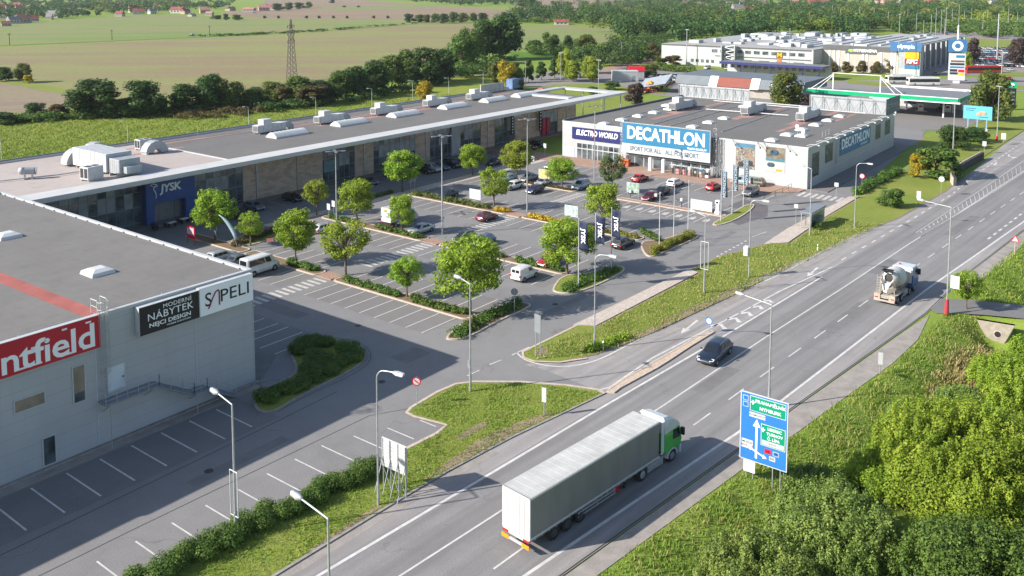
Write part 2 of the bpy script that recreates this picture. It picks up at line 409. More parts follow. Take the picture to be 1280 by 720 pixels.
# seams and cracks along shoulder
sm = MB()
ribbon(sm, [(x, y+.12) for x, y in RR[3:]], .1, .0125)
ribbon(sm, [(-40,-8.4),(-26,-8.6),(-5.9,-8.1),(3.5,-7.7)], .09, .006)
ribbon(sm, [(-40,-12.6),(-20,-12.9),(2,-13.6),(6.5,-16.2)], .07, .006)
ribbon(sm, smooth([(-2.5,-6.6),(1,-6.1),(6.5,-6.2),(10,-5.4),(12.2,-3),(13,0),(11.5,3.6)], 1, False), .07, .006)
struct('road_seams', sm, M('tar_seam', (.035,.033,.035), .6))
sheet('road', [(86,-6.5),(99,-6.5),(97,-11.8),(90,-14.5),(82,-13)], .003, M('asphalt_repair', (.115,.105,.112), .85, var=.15, scale=.5, fine=.3))
sheet('road', [(8,-7.9),(18,-6.5),(60,-5.6),(60,-6.6),(18,-8.4),(9,-12)], .003, M('asphalt_old_patch', (.125,.12,.12), .85, var=.15, scale=.3, fine=.3)) if 0 else None

# -- markings of the main road
mk = MB(); Z = .020
ribbon(mk, LL[:6]+[(64.5,-32.15)], .26, Z)
ribbon(mk, [p for p in CL], .16, Z)
ribbon(mk, DL, .14, Z, dash=(3, 3.4), off=1.2)
ribbon(mk, RE[:5]+RE[5:], .26, Z)
# upper edge line of the slip lane and its hooked end at the junction
UP = GL([(646,441),(655,450),(677,456.5),(702,459),(727,456),(750,449.5),(780,434),(825,411.5),(890,381),(932,361.5),(975,343.5),(1035,310),(1072,293)])
ribbon(mk, smooth(UP, 2, False), .2, Z)
ribbon(mk, GL([(1040,334),(1010,348),(975,364),(933,387),(892,408),(815,448),(762,484.5),(735,491),(690,492),(640,485),(628,482)]), .2, Z)
ribbon(mk, GL([(1052,325),(1145,271),(1190,243),(1215,222),(1280,176)]), .22, Z, dash=(1.6,2.2))
# hatched median near the top right
A_ = GL([(1145,291),(1195,258),(1240,228),(1280,201)]); B_ = GL([(1151,296),(1203,264),(1248,236),(1280,215)])
mk_keep = mk; mk = MB(); ribbon(mk, A_, .13, Z); ribbon(mk, B_, .13, Z)
for i in range(26):
    t = i/25; x0, y0 = G(1150+130*t, 289.5+(-86)*t); x1, y1 = G(1150+130*t+1, 292+(-75.5)*t)
    mk.add([(x0,y0,Z),(x0+.5,y0,Z),(x1+.9,y1,Z),(x1+.4,y1,Z)], [(3,2,1,0)])
struct('road_hatching', mk, M_oldpaint); mk = mk_keep
# right-hand dashes near the edge line
ribbon(mk, GL([(1235,299),(1280,265)]), .3, Z, dash=(1.5,1.6))
# chevrons on the nose of the median
for q in (((888.6,407.5),(901,405.8),(906.5,411.5)),((909,399.3),(920,398),(924.5,403)),((925,392),(935.6,390.6),(939,395)),((940,384),(949.6,382.8),(952.5,386.5)),((953,376.8),(962,375.6),(964.5,378.5))): ribbon(mk, GL(q), .55, Z)
def arrow(px, py, L, rz, turn=0, wdt=.16, z=Z, k=1):
    x, y = G(px, py)
    def T(u, v): return (x+u*cos(rz)-v*sin(rz), y+u*sin(rz)+v*cos(rz), z)
    mk.add([T(0,-wdt),T(L,-wdt),T(L,wdt),T(0,wdt)], [(0,1,2,3)])
    if turn: mk.add([T(L,-wdt),T(L+.9,turn*.8-.25),T(L+.8,turn*.8+.25),T(L-.3,wdt)], [(0,1,2,3)]); mk.add([T(L+.5,turn*.3),T(L+2.4,turn*1.2),T(L+.5,turn*1.9)], [(0,1,2) if turn>0 else (2,1,0)])
    else: mk.add([T(L-.1,-.45*k),T(L+1.6*k,0),T(L-.1,.45*k)], [(0,1,2)])
arrow(872,400.5, 3.2, R(184), 0, .14); arrow(1022,334.5, 3.0, R(183), 0); arrow(1246,203,2.6,R(183),0); arrow(1262,193,2.6,R(183),1)
# junction and service road lines
ribbon(mk, GL([(584,470),(599,463)]), .15, Z); ribbon(mk, GL([(612,456),(627,450)]), .15, Z)
ribbon(mk, GL([(640,444),(655,437),(662,434)]), .18, Z); 
ribbon(mk, GL([(896,321),(935,300)]), .3, Z, dash=(.55,.8)); ribbon(mk, GL([(940,296),(958,290)]), .15, Z)
struct('road_markings', mk, M_white)

# -- parking bays: lines, crosswalks
pk = MB(); ZB = .010
def bays(x0, x1, ys_, w_=.13, mb=pk):
    for y in ys_: mb.add([(x0,y-w_/2,ZB),(x1,y-w_/2,ZB),(x1,y+w_/2,ZB),(x0,y+w_/2,ZB)], [(0,1,2,3)])
def yr(a, b, st=2.47):
    o = []; y = a
    while y >= b: o.append(y); y -= st
    return o
bay_sheets = []
def bayblock(x0, x1, ya, yb, st=2.47, skip=()):
    """darker bay surface with its dividing lines"""
    bay_sheets.append((min(x0,x1), max(x0,x1), yb-.4, ya+.4))
    bays(x0, x1, [y for y in yr(ya, yb, st)])
# block 1 (front row facing the left building)
bayblock(18.8, 24.3, 15.7, -4.1); bayblock(18.8, 24.3, 34.6, 20.6)
bayblock(32.1, 26.9, 15.7, -6.0); bayblock(32.1, 26.9, 34.6, 20.6)
bayblock(38.9, 44.3, 15.7, -5.5); bayblock(38.9, 44.3, 41, 20.6)
bayblock(52.2, 47.0, 15.7, -8.0); bayblock(52.2, 47.0, 41, 20.6)
bayblock(58.9, 64.3, 15.7, -8.2); bayblock(58.9, 64.3, 43, 20.6)
bayblock(72.2, 67.0, 15.7, -4.5); bayblock(72.2, 67.0, 43, 20.6)
bayblock(79.2, 85.2, 15.7, -9.0); bayblock(79.2, 85.2, 43, 20.6)
bayblock(99.5, 105, 32, -10, 2.6); bayblock(86.8, 92, 15, -8.5)
# bays in front of the left building and the long kerb opposite
for x in [(-18.95-2.68*3+2.68*i) for i in range(12)]:
    if x < -3: pk.add([(x-.07,-7.1,ZB),(x+.07,-7.1,ZB),(x+.07,-1.9,ZB),(x-.07,-1.9,ZB)], [(0,1,2,3)])
for x in [(-28.5+2.72*i) for i in range(13)]:
    if x < 4.6: pk.add([(x-.06,-18.3 if x<-4 else -19.6,ZB),(x+.06,-18.3 if x<-4 else -19.6,ZB),(x+.06,-14.3 if x<-2 else -14.9-(x+2)*.45,ZB),(x-.06,-14.3 if x<-2 else -14.9-(x+2)*.45,ZB)], [(0,1,2,3)])
bays(5.4, 11, [13.1+2.6*i for i in range(5)]+[10.6,9.0-.15,6.4,3.95])
# bays along the long building
for i in range(30):
    x = 36+2.6*i
    pk.add([(x-.05,53.8,ZB),(x+.05,53.8,ZB),(x+.05,58.6,ZB),(x-.05,58.6,ZB)], [(0,1,2,3)])
struct('parking_lines', pk, M_white)
bsh = MB()
for a, b, c, d in bay_sheets: bsh.add([(a,c,.004),(b,c,.004),(b,d,.004),(a,d,.004)], [(0,1,2,3)])
bsh.add([(-80,-7.6,.004),(-3.0,-7.6,.004),(-3.0,-1.6,.004),(-80,-1.6,.004)], [(0,1,2,3)])
bsh.add([(5,3.6,.004),(11.3,3.6,.004),(11.3,25,.004),(5,25,.004)], [(0,1,2,3)])
struct('parking_bays', bsh, bay_asphalt)
cw = MB()
def zebra_x(x0, x1, ya, yb, st=1.0, w_=.5):
    x = x0
    while x < x1: cw.add([(x,yb,ZB+.003),(x+w_,yb,ZB+.003),(x+w_,ya,ZB+.003),(x,ya,ZB+.003)], [(0,1,2,3)]); x += st
for a, b in ((9.5,24.3),(31.5,44.4),(52.0,64.4),(71.5,85)): zebra_x(a, b, 19.7, 17.3)
for i in range(8):
    y = -13.2-i*1.15; cw.add([(107.2,y-.32,ZB),(110.9,y-.32,ZB),(110.9,y+.32,ZB),(107.2,y+.32,ZB)], [(0,1,2,3)])
# wheelchair-bay squares
for i in range(9):
    y = 12-2.47*i
    cw.add([(80.6,y-.45,ZB),(82.0,y-.45,ZB),(82.0,y+.45,ZB),(80.6,y+.45,ZB)], [(0,1,2,3)]); cw.add([(82.1,y-.2,ZB),(82.6,y-.2,ZB),(82.6,y+.2,ZB),(82.1,y+.2,ZB)], [(0,1,2,3)])
struct('crosswalks', cw, M_oldpaint)

# -- kerbed islands and verges
def kerbed(name, pts, top_mat, h=.13, kw=.22, kmat=M_kerb, ztop=None):
    """raised bed: a kerb ring with a surface inside"""
    a = sum(pts[i-1][0]*pts[i][1] - pts[i][0]*pts[i-1][1] for i in range(len(pts)))
    if a < 0: pts = pts[::-1]
    n = len(pts); inn = []
    for i in range(n):
        p, q, r = pts[i-1], pts[i], pts[(i+1)%n]
        d1 = np.array([q[0]-p[0], q[1]-p[1]]); d2 = np.array([r[0]-q[0], r[1]-q[1]])
        d1 = d1/(np.linalg.norm(d1)+1e-9); d2 = d2/(np.linalg.norm(d2)+1e-9)
        nn = np.array([-(d1[1]+d2[1]), d1[0]+d2[0]]); nn = nn/(np.linalg.norm(nn)+1e-9)
        inn.append((q[0]+nn[0]*kw, q[1]+nn[1]*kw))
    k = MB(); o = [(x,y,-.02) for x,y in pts]; t = [(x,y,h) for x,y in pts]; ti = [(x,y,h) for x,y in inn]; bi = [(x,y,h-.06) for x,y in inn]
    k.loft([o,t,ti,bi], 0, False)
    struct(name+'_kerb', k, kmat)
    zt = h-.02 if ztop is None else ztop
    struct(name, MB().add([(x,y,zt) for x,y in inn], [tuple(range(n))]), top_mat)
def rrect(x0, x1, y0, y1, r=1.2):
    return arc((x1-r,y1-r), r, 0, 90, 4)+arc((x0+r,y1-r), r, 90, 180, 4)+arc((x0+r,y0+r), r, 180, 270, 4)+arc((x1-r,y0+r), r, 270, 360, 4)
bed = M('planting_bed', (.17,.12,.07), .95, var=.3, scale=1.5, bump=.7, fine=.4)
# planted strips between the bay rows
beds = {}
for k_, x0 in (('a',24.5),('b',44.5),('c',64.5)):
    x1 = x0+2.2
    kerbed('planting_strip', rrect(x0, x1, -5.5 if k_=='a' else -5.0, 17.2, .8), bed)
    kerbed('planting_strip', rrect(x0, x1, 20.3, 36 if k_=='a' else 43, .8), bed)
    struct('island_path', MB().box(x0, x1, 17.35, 20.15, 0, .12), M_pavered)
kerbed('planting_strip', smooth([(24.5,-5.5),(19.2,-7.0),(19.0,-8.0),(20.5,-9.2),(26.5,-8.6),(32.5,-8.9),(33.4,-7.9),(32,-6.0),(26.7,-5.4)], 2), bed)
kerbed('planting_strip', smooth([(44.4,-5.0),(38.8,-7.2),(38.3,-8.4),(39.0,-10.0),(42.5,-10.9),(50.0,-10.9),(52.4,-9.9),(52.0,-8.2),(46.8,-7.5)], 2), lawn)
kerbed('planting_strip', smooth([(64.4,-5.0),(58.5,-9.3),(58.6,-10.7),(62,-10.8),(71,-11.3),(73,-10.6),(71.8,-8.0),(66.8,-7.6)], 2), bed)
kerbed('planting_strip', smooth([(79.2,-9.3),(79.8,-11.0),(86.5,-11.5),(95.8,-10.2),(96.3,-8.8),(93,-8.6),(86.5,-9.2)], 2), lawn)
kerbed('planting_strip', rrect(85.0, 86.6, -9.0, 11.5, .6), M_pavered)
kerbed('planting_strip', rrect(85.0, 87.2, 20.3, 34, .8), bed)
# bed by the van and flags near the left building
kerbed('planting_strip', rrect(24.5, 26.7, 36.6, 50.5, .8), bed)
kerbed('planting_strip', smooth([(26.5,38),(35,39.5),(42,41),(43,43.5),(34,44.3),(27,43.5)], 2), lawn)
# bed below the corner of the left building
kerbed('planting_bed', smooth([(-1.6,-1.9),(-3.5,-4.6),(-3.3,-6.3),(-2.0,-6.5),(1.5,-5.7),(6.4,-5.6),(9.8,-4.9),(11.6,-3.0),(12.4,.0),(11.0,3.0),(8.4,4.6),(7.2,4.2),(5.6,1.4),(4.0,-1.2),(2.6,-1.9)], 2), lawn, kmat=M_kerbg)
sheet('pavement', [(.02,-.2),(-4.4,-6.0),(-2.95,-5.6),(.7,.0),(3.0,1.6),(5.2,3.5),(5.0,20),(0.02,20)], .006, M('concrete_slab', (.15,.145,.14), .9, var=.25, scale=.7, fine=.3))
struct('pavement', MB().box(-80, -.2, -1.4, -.06, 0, .03), M_gravel)
struct('pavement', MB().box(-80, .3, -.4, -.055, .03, .16), M_kerbg)
# verge between the lot and the road, lower left
kv = [(18.3,-27.8),(18.6,-26.9),(17.6,-24),(15.6,-20.2),(12.9,-16.6),(11.4,-15.5),(9,-15.25),(5.3,-15.5),(4.3,-15.9),(4.2,-17),(4.8,-20.2),(3.2,-20.5),(-3.3,-20.0),(-8,-19.0)]
struct('kerb', ribbon(MB(), kv, .3, .1), M_kerb)
kerbed('grass_verge', [(12.9,-16.6),(11.4,-15.5),(9,-15.25),(5.3,-15.5),(4.3,-15.9),(4.2,-17),(4.8,-20.2),(3.2,-20.5),(-3.3,-20.0),(-8,-19.0),(-18,-18.4),(-60,-15.5),(-60,-23),(-16.8,-24.9),(-6,-25.1),(-.7,-25.3),(6.6,-26),(18.3,-27.8),(18.6,-26.9),(17.6,-24),(15.6,-20.2)], lawn, h=.09, kmat=M_kerbg)
# verge between the service road and the slip lane
kerbed('grass_verge', [(21.3,-15.9),(31.7,-16.3),(31.8,-18.2),(56,-18.9),(57,-17.3),(64,-17.6),(74.5,-20.6),(77,-23.1),(96.3,-22.3),(113,-22.4),(134,-22.3),(152,-21.6),(165,-19.6),(178,-15.9),(189,-15.2),(206,-20),(250,-26),(250,-33.9),(186,-32.4),(141.5,-31.7),(134,-33.3),(128,-33.5),(101,-31.8),(87.6,-29.2),(74.7,-28.1),(60.9,-26.0),(51,-24.8),(42.5,-23.8),(30.2,-23.0),(25.3,-22.3),(21.4,-20.4),(20.0,-18.2),(20.1,-16.8)], lawn, h=.06, kmat=M_soil, ztop=.07)
struct('kerb', ribbon(MB(), [(24,-22.1),(21.5,-20.5),(20.1,-18.3),(20.2,-16.9),(21.3,-16.0),(31.7,-16.4)], .3, .1), M_kerb)
for pts in (smooth([(-3.5,-24.6),(1,-24.2),(6,-24.0),(11,-25.4),(13,-26.6),(6,-25.6),(-1,-25.0)],2), smooth([(2.5,-22.6),(5.5,-22.0),(8,-22.5),(6,-23.2)],2), smooth([(26,-22.6),(34,-23.0),(44,-24.2),(52,-25.2),(60,-26.6),(56,-26.6),(44,-25.2),(33,-24.0)],2), smooth([(21.2,-17.6),(22.4,-16.5),(24,-17),(22.5,-18.6)],2), smooth([(-14,-24.5),(-8,-24.2),(-6,-24.7),(-14,-24.8)],2)): sheet('bare_soil', pts, .085, M_soil)
ptc = M('tar_patch', (.155,.15,.15), .85, var=.2, scale=.6, fine=.35)
for a,b,c,d in ((-30,-33.2,9,1.6),(24,-35.2,7,1.5),(46,-39.8,12,1.7),(70,-37.6,8,1.6),(96,-41.4,15,1.6),(2,-33.4,5,1.2)): sheet('road', [(a,b),(a+c,b-.06*c),(a+c,b-.06*c+d),(a,b+d)], .014, ptc)
for a,b,c,d in ((-14,-11.5,9,1.1),(12,-8.5,3.5,2.5),(30,-12.2,14,1.2),(34.5,6,2.0,4),(55,-8,1.4,12),(74.5,-3,2,9),(92,2,3,6),(13,10,2,7),(60,-14.5,18,1.0)): sheet('parking_lot', [(a,b),(a+c,b),(a+c,b+d),(a,b+d)], .0025, ptc)
struct('pavement', MB().prism([(30.6,-16.0),(56.8,-17.1),(56.0,-18.7),(32.0,-18.1)], 0, .125), M_pave)
struct('pavement', MB().prism([(74.0,-20.4),(77,-22.9),(96,-22.2),(113,-22.2),(112,-20.8),(96,-20.2),(84,-20.0)], 0, .125), M_pave)
# paved median of the slip lane
kerbed('traffic_island', GL([(758,491),(762,486),(780,474),(815,454),(850,434),(875,419),(889,414),(893,416),(862,435),(838,451),(822,461),(776,486),(768,492)]), M_island, h=.14, kmat=M_kerb)
# shoulder strip on the left verge side
sheet('gravel', [(-30,-24.35),(-16.8,-25.0),(-6,-25.2),(4,-25.8),(4,-26.6),(-6,-26.0),(-16.8,-25.7),(-30,-25.1)], .016, M_gravel)
sheet('gravel', [(24.5,-22.9),(30,-24.2),(40.3,-25.6),(56,-27.0),(74.7,-29.3),(90,-30.6),(90,-30.9),(74.7,-29.9),(56,-27.9),(40.3,-26.5),(30,-24.8),(24.5,-23.3)], .016, M_gravel)
# pavements in front of the big stores
struct('pavement', MB().prism([(106.2,58),(106.2,-8.0),(110.2,-12.4),(112.98,-12.6),(112.98,58)], 0, .13), M_pavered)
struct('pavement', MB().prism([(113.02,-12.82),(170.5,-12.82),(172.5,-10),(176,-13),(172,-16.2),(113.02,-16.6)], 0, .13), M('grey_paving', (.17,.155,.15), .9, var=.15, scale=.8, fine=.3))
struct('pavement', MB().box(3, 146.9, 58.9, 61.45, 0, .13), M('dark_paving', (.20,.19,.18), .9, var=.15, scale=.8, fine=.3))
struct('pavement', MB().prism([(36,44.8),(62,43.4),(110,41.6),(113,44),(113,45.6),(62,45.6),(36,46.6)], 0, .02), M_pave)
# fuel station forecourt, roads behind
sheet('forecourt', [(176,40),(176,-8),(196,-9),(206,-19),(232,-22),(256,-16),(262,40)], .0, asphalt('forecourt_asphalt', .17, (1.06,.98,.94), crack=.2))
sheet('road', [(165,-5),(170.5,-12.0),(176,-17),(189,-15),(200,-12),(200,20),(172,20)], .004, lot_asphalt)
sheet('road', GL([(1000,160),(960,128),(830,120),(760,108),(660,108),(640,100),(700,86),(830,84),(1000,102),(1280,96),(1400,98),(1400,122),(1240,112)]), -.012, asphalt('back_road', .19, (1.07,.98,.95), crack=.2))
sheet('parking_lot', GL([(1120,94),(1160,50),(1150,44),(1180,38),(1420,52),(1420,96),(1280,94)]), -.008, asphalt('far_parking', .2, (1.1,.97,.93), crack=.1))
for pts in ([(820,84),(1010,98),(1140,92),(1140,90),(1010,94),(840,81)], [(1060,100),(1120,104),(1110,108),(1060,104)], [(1235,94),(1400,98),(1400,92),(1235,90)], [(1235,106),(1400,110),(1400,117),(1270,112)], [(1180,58),(1400,70),(1400,58),(1180,46)]):
    sheet('grass_verge', GL(pts), .03, lawn)
sheet('grass_verge', GL([(690,106),(760,104),(800,112),(800,128),(770,140),(700,150),(665,140)]), .02, lawn)
sheet('grass_verge', GL([(800,104),(840,108),(830,118),(800,112)]), .03, lawn)
sheet('pavement', GL([(758,95),(765,88),(830,75),(832,72),(824,71),(760,82),(752,88)]), .02, M_pavered)
# ================================================================== BUILDINGS
FONT = None
def text_mb(s, size, bold=0.0, shear=0.0, xs=1.0, ext=.02, space=1.0, align='CENTER'):
    c = bpy.data.curves.new('lettering', 'FONT'); c.body = s; c.size = size; c.offset = bold*size; c.shear = shear
    c.extrude = ext; c.align_x = align; c.align_y = 'CENTER'; c.space_character = space; c.resolution_u = 3
    return c
def lettering(parent, s, mat, loc, rot, size, bold=0.0, shear=0.0, xs=1.0, ext=.02, space=1.0, align='CENTER', name='lettering'):
    c = text_mb(s, size, bold, shear, xs, ext, space, align); c.materials.append(mat)
    tmp = bpy.data.objects.new('t', c); COL.objects.link(tmp)
    dg = bpy.context.evaluated_depsgraph_get(); me = bpy.data.meshes.new_from_object(tmp.evaluated_get(dg)); me.name = name
    bpy.data.objects.remove(tmp); bpy.data.curves.remove(c)
    o = bpy.data.objects.new(name, me); COL.objects.link(o); o.location = loc; o.rotation_euler = rot; o.scale = (xs, 1, 1)
    if parent: o.parent = parent
    return o
ROT_FRONT = (pi/2, 0, 0)            # faces -Y, reads towards +X
ROT_WEST = (pi/2, 0, -pi/2)         # faces -X, reads towards -Y
def panel_mat(name, col, w_=1.1, horizontal=True, rough=.55, line=.035, var=.06):
    """sandwich-panel cladding with joints"""
    s = N(name); v = s.coord('Object'); sep = s.n('SeparateXYZ'); s.l(v, sep.inputs[0])
    def lines(ax, p):
        f = s.math('FRACT', s.math('DIVIDE', sep.outputs[ax], p)); return s.math('LESS_THAN', f, line/p)
    j = lines('Z', w_) if horizontal else s.math('MAXIMUM', lines('X', w_), lines('Y', w_))
    c = s.ramp(s.noise(v, .25, 4), [(.3,tuple(x*(1-var) for x in col)),(.7,tuple(x*(1+var) for x in col))])
    st = s.noise(s.coord('Object', (2.5,2.5,.12)), 1, 3); c = s.mix(s.ramp(st, [(.5,0),(.8,.22)]), c, tuple(x*.72 for x in col))
    c = s.mix(s.math('MULTIPLY', j, .45), c, tuple(x*.45 for x in col))
    return s.fin(c, rough, .05, .4)
M_clad = panel_mat('grey_cladding', (.39,.40,.42), 1.15)
M_cladw = panel_mat('white_cladding', (.385,.395,.405), 2.4, rough=.5)
M_cladw2 = panel_mat('pale_cladding', (.50,.49,.46), 1.2, False)
def roof_mat(name, col, seam=1.05, axis='X', var=.1, seamk=.8):
    s = N(name); v = s.coord('Object'); sep = s.n('SeparateXYZ'); s.l(v, sep.inputs[0])
    f = s.math('LESS_THAN', s.math('FRACT', s.math('DIVIDE', sep.outputs[axis], seam)), .05)
    c = s.ramp(s.noise(v, .12, 5, .65), [(.3,tuple(x*(1-var) for x in col)),(.7,tuple(x*(1+var) for x in col))])
    c = s.mix(s.ramp(s.noise(s.coord('Object', (.12,1.2,1)), 1, 4), [(.35,0),(.75,.4)]), c, tuple(x*1.2 for x in col))
    c = s.mix(s.ramp(s.noise(v, .9, 4), [(.5,0),(.75,.35)]), c, tuple(x*.68 for x in col))
    c = s.mix(s.ramp(s.noise(v, .28, 3), [(.62,0),(.68,.3)]), c, tuple(x*.75 for x in col))
    c = s.mix(s.math('MULTIPLY', f, .5), c, tuple(x*seamk for x in col))
    s.bump(s.noise(v, 5, 3), .3, .02)
    return s.fin(c, .85, 0, .3)
M_roof = roof_mat('grey_membrane', (.155,.148,.142)); M_roof2 = roof_mat('dark_membrane', (.135,.13,.125), 2.0)
M_roofp = roof_mat('pink_membrane', (.36,.315,.295), 1.9, 'Y', .08, .82)
M_redroof = M('red_membrane', (.31,.095,.08), .8, var=.25, scale=.5, fine=.2)
M_redfade = M('faded_red_membrane', (.30,.17,.15), .85, var=.2, scale=.3)
M_coping = M('metal_coping', (.46,.47,.48), .45, .15, var=.06)
M_red = M('sign_red', (.46,.012,.03), .4, var=.04); M_black = M('sign_black', (.012,.013,.018), .4, var=.1)
M_wsign = M('sign_white', (.44,.465,.50), .4, var=.03); M_text = M('white_letter', (.85,.86,.87), .4, var=.02)
M_bluesign = M('sign_blue', (.025,.155,.285), .4, var=.03); M_navy = M('sign_navy', (.02,.025,.12), .4, var=.05)
M_jysk = M('portal_blue', (.035,.085,.28), .45, var=.05)
def glass_mat(name, col=(.02,.028,.035), rough=.06):
    s = N(name); v = s.coord('Object')
    n_ = s.noise(s.coord('Object', (.35,.35,.5)), 1, 3); 
    c = s.ramp(n_, [(.35,tuple(x*.4 for x in col)),(.65,tuple(x*2.2 for x in col))])
    s.bump(s.noise(v, .6, 2), .08, .02)
    return s.fin(c, rough, 0, .9)
M_glass = glass_mat('shop_glass', (.06,.075,.085)); M_glassl = glass_mat('reflecting_glass', (.10,.125,.14), .12)
M_winb = M('lit_interior', (.23,.19,.14), .5, var=.25, scale=.9)
M_frame = M('alu_frame', (.20,.225,.25), .45, .3, var=.06)
def stone_mat():
    s = N('stone_cladding'); v = s.coord('Object'); c2 = s.n('Combine' + 'XYZ'); sep = s.n('SeparateXYZ'); s.l(v, sep.inputs[0])
    s.l(s.math('ADD', sep.outputs['X'], sep.outputs['Y']), c2.inputs['X']); s.l(sep.outputs['Z'], c2.inputs['Y'])
    b = s.n('TexBrick'); b.inputs['Scale'].default_value = 1; b.inputs['Brick Width'].default_value = 1.2; b.inputs['Row Height'].default_value = .42
    b.inputs['Mortar Size'].default_value = .012; b.inputs['Color1'].default_value = (.56,.42,.33,1); b.inputs['Color2'].default_value = (.36,.275,.225,1); b.inputs['Mortar'].default_value = (.12,.10,.09,1)
    s.l(c2.outputs[0], b.inputs[0])
    c = s.mix(s.ramp(s.noise(v, .8, 4), [(.35,0),(.65,.5)]), b.outputs[0], (.58,.46,.37))
    return s.fin(c, .8, 0, .3)
M_stone = stone_mat()

# ---------------------------------------------------------------- left building
b1 = thing('store_building', 'big grey-clad flat-roofed store at the left edge with a long red sign on its wall', 'building', (-40,26,0))
def part(mb, name, mats, parent, label=None):
    o = mb.build(name, mats); o.parent = parent
    o.matrix_parent_inverse = parent.matrix_world.inverted() if False else o.matrix_parent_inverse
    o.location = (-parent.location[0], -parent.location[1], -parent.location[2])
    if label: o['label'] = label
    return o
def ptext(parent, *a, **k):
    """lettering at world coordinates on a part"""
    o = lettering(None, *a, **k); o.parent = parent
    q = parent; off = [0,0,0]
    while q is not None:
        off = [off[i]+q.location[i] for i in range(3)]; q = q.parent
    o.location = tuple(o.location[i]-off[i] for i in range(3)); return o
X1L = -90
wl = MB(); wl.box(X1L, 0, 0, 52.4, 0, 10.85)
wo = part(wl, 'wall', M_clad, b1)
rf = MB(); rf.box(X1L+.3, -.35, .35, 52.05, 10.86, 10.92); rfo = part(rf, 'roof', M_roof, b1)
st = MB(); st.add([(-15.7,.36,10.924),(-14.2,.36,10.924),(-15.6,52,10.924),(-17.1,52,10.924)], [(0,1,2,3)])
part(st, 'roof_stripe', M_redroof, b1, 'faded red walkway stripe across the roof')
par = MB()
par.box(X1L, -.0, -.06, .3, 10.85, 11.12); par.box(-.3, .06, .302, 52.4, 10.85, 11.12); par.box(X1L, -.3, 52.1, 52.46, 10.85, 11.12)
for i in range(20):                       # clamps on the east parapet
    y = 1.4+2.6*i; par.box(-.48, -.3, y-.03, y+.03, 10.93, 11.06)
part(par, 'parapet', M_coping, b1)
rail = MB(); rail.tube([(X1L,.5,11.2),(-.4,.5,11.2)], .015, 5)
for i in range(15): rail.box(X1L+3+6*i, X1L+3.03+6*i, .48, .52, 10.9, 11.2)
part(rail, 'parapet_rail', M_wmeta, b1)
jn = MB()
for x in (-6.15,-15.3,-25.5,-36,-46,-56): jn.box(x-.05, x+.05, -.035, -.0, .3, 10.84)
jn.box(-.0, .05, -.04, .1, .1, 10.84)
part(jn, 'corner_trim', M('joint_trim', (.43,.455,.49), .5), b1)
def skyl(x, y, z, sx=1.5, sy=1.5):
    m = MB(); m.loft([[(x-sx*.55,y-sy*.55,z),(x+sx*.55,y-sy*.55,z),(x+sx*.55,y+sy*.55,z),(x-sx*.55,y+sy*.55,z)],[(x-sx*.5,y-sy*.5,z+.32),(x+sx*.5,y-sy*.5,z+.32),(x+sx*.5,y+sy*.5,z+.32),(x-sx*.5,y+sy*.5,z+.32)],[(x-sx*.25,y-sy*.25,z+.55),(x+sx*.25,y-sy*.25,z+.55),(x+sx*.25,y+sy*.25,z+.55),(x-sx*.25,y+sy*.25,z+.55)]])
    return m
M_dome = M('skylight_acrylic', (.52,.53,.53), .35, var=.05)
for x, y in ((-9.2,10.9),(-8.9,30.4),(-30,14),(-32,34),(-52,24)): part(skyl(x, y, 10.92, 2.1, 2.1), 'skylight', M_dome, b1)
def framed(parent, x0, x1, z0, z1, name='window', mat=M_winb, y=-.0, sill=True):
    f = MB(); t = .09
    f.box(x0-t, x1+t, y-.07, y-.005, z1, z1+t); f.box(x0-t, x1+t, y-.07, y-.005, z0-t, z0); f.box(x0-t, x0, y-.07, y-.005, z0, z1); f.box(x1, x1+t, y-.07, y-.005, z0, z1)
    fo = part(f, name, M_coping, parent)
    p = MB(); p.box(x0, x1, y-.03, y-.004, z0, z1); po = p.build('pane', mat, fo)
    return fo
framed(b1, -21.7, -19.5, 5.35, 6.25); framed(b1, -17.2, -16.3, 4.42, 7.38); framed(b1, -19.75, -18.85, .3, 2.48, mat=M_glass)
lt = MB(); lt.box(-17.15, -16.35, -.036, -.031, 4.45, 5.2); part(lt, 'blind', M_glass, b1)
dr = framed(b1, -14.42, -12.9, 4.3, 6.35, 'door', M('pale_door', (.52,.57,.63), .5))
hd = MB(); hd.box(-13.1, -13.03, -.12, -.03, 5.2, 5.32); hd.build('handle', M_dark, dr)
# fire-escape platform and stairs along the wall
fe = thing('fire_stair', 'dark steel fire stair with railings descending along the grey wall below the door', 'stairs', (-10,-.8,0))
s_ = MB(); s_.box(-15.3,-10.6,-1.35,-.08,3.78,3.9); part(s_, 'landing', M_steel, fe)
s_ = MB()
def stair(mb, xa, za, xb, zb):
    n = int(abs(za-zb)/.18)
    for i in range(n):
        t = i/n; x = xa+(xb-xa)*t; z = za+(zb-za)*t; mb.box(x, x+(xb-xa)/n*.95, -1.3, -.1, z-.05, z-.02)
    for y in (-1.34,-.1): mb.tube([(xa,y,za-.08),(xb,y,zb-.08)], .07, 4)
stair(s_, -10.6, 3.85, -7.3, 1.9); s_.box(-7.3,-6.0,-1.35,-.08,1.8,1.9); stair(s_, -6.0, 1.86, -3.0, .1)
part(s_, 'steps', M_steel, fe)
rl = MB(); path_ = [(-15.3,3.9),(-10.6,3.9),(-7.3,1.95),(-6.0,1.95),(-3.0,.1)]
for h in (.35,.7,1.05): rl.tube([(x,-1.35,z+h) for x, z in path_], .022, 4)
for h in (.35,.7,1.05): rl.tube([(-15.3,-.1,3.9+h),(-15.3,-1.35,3.9+h)], .022, 4)
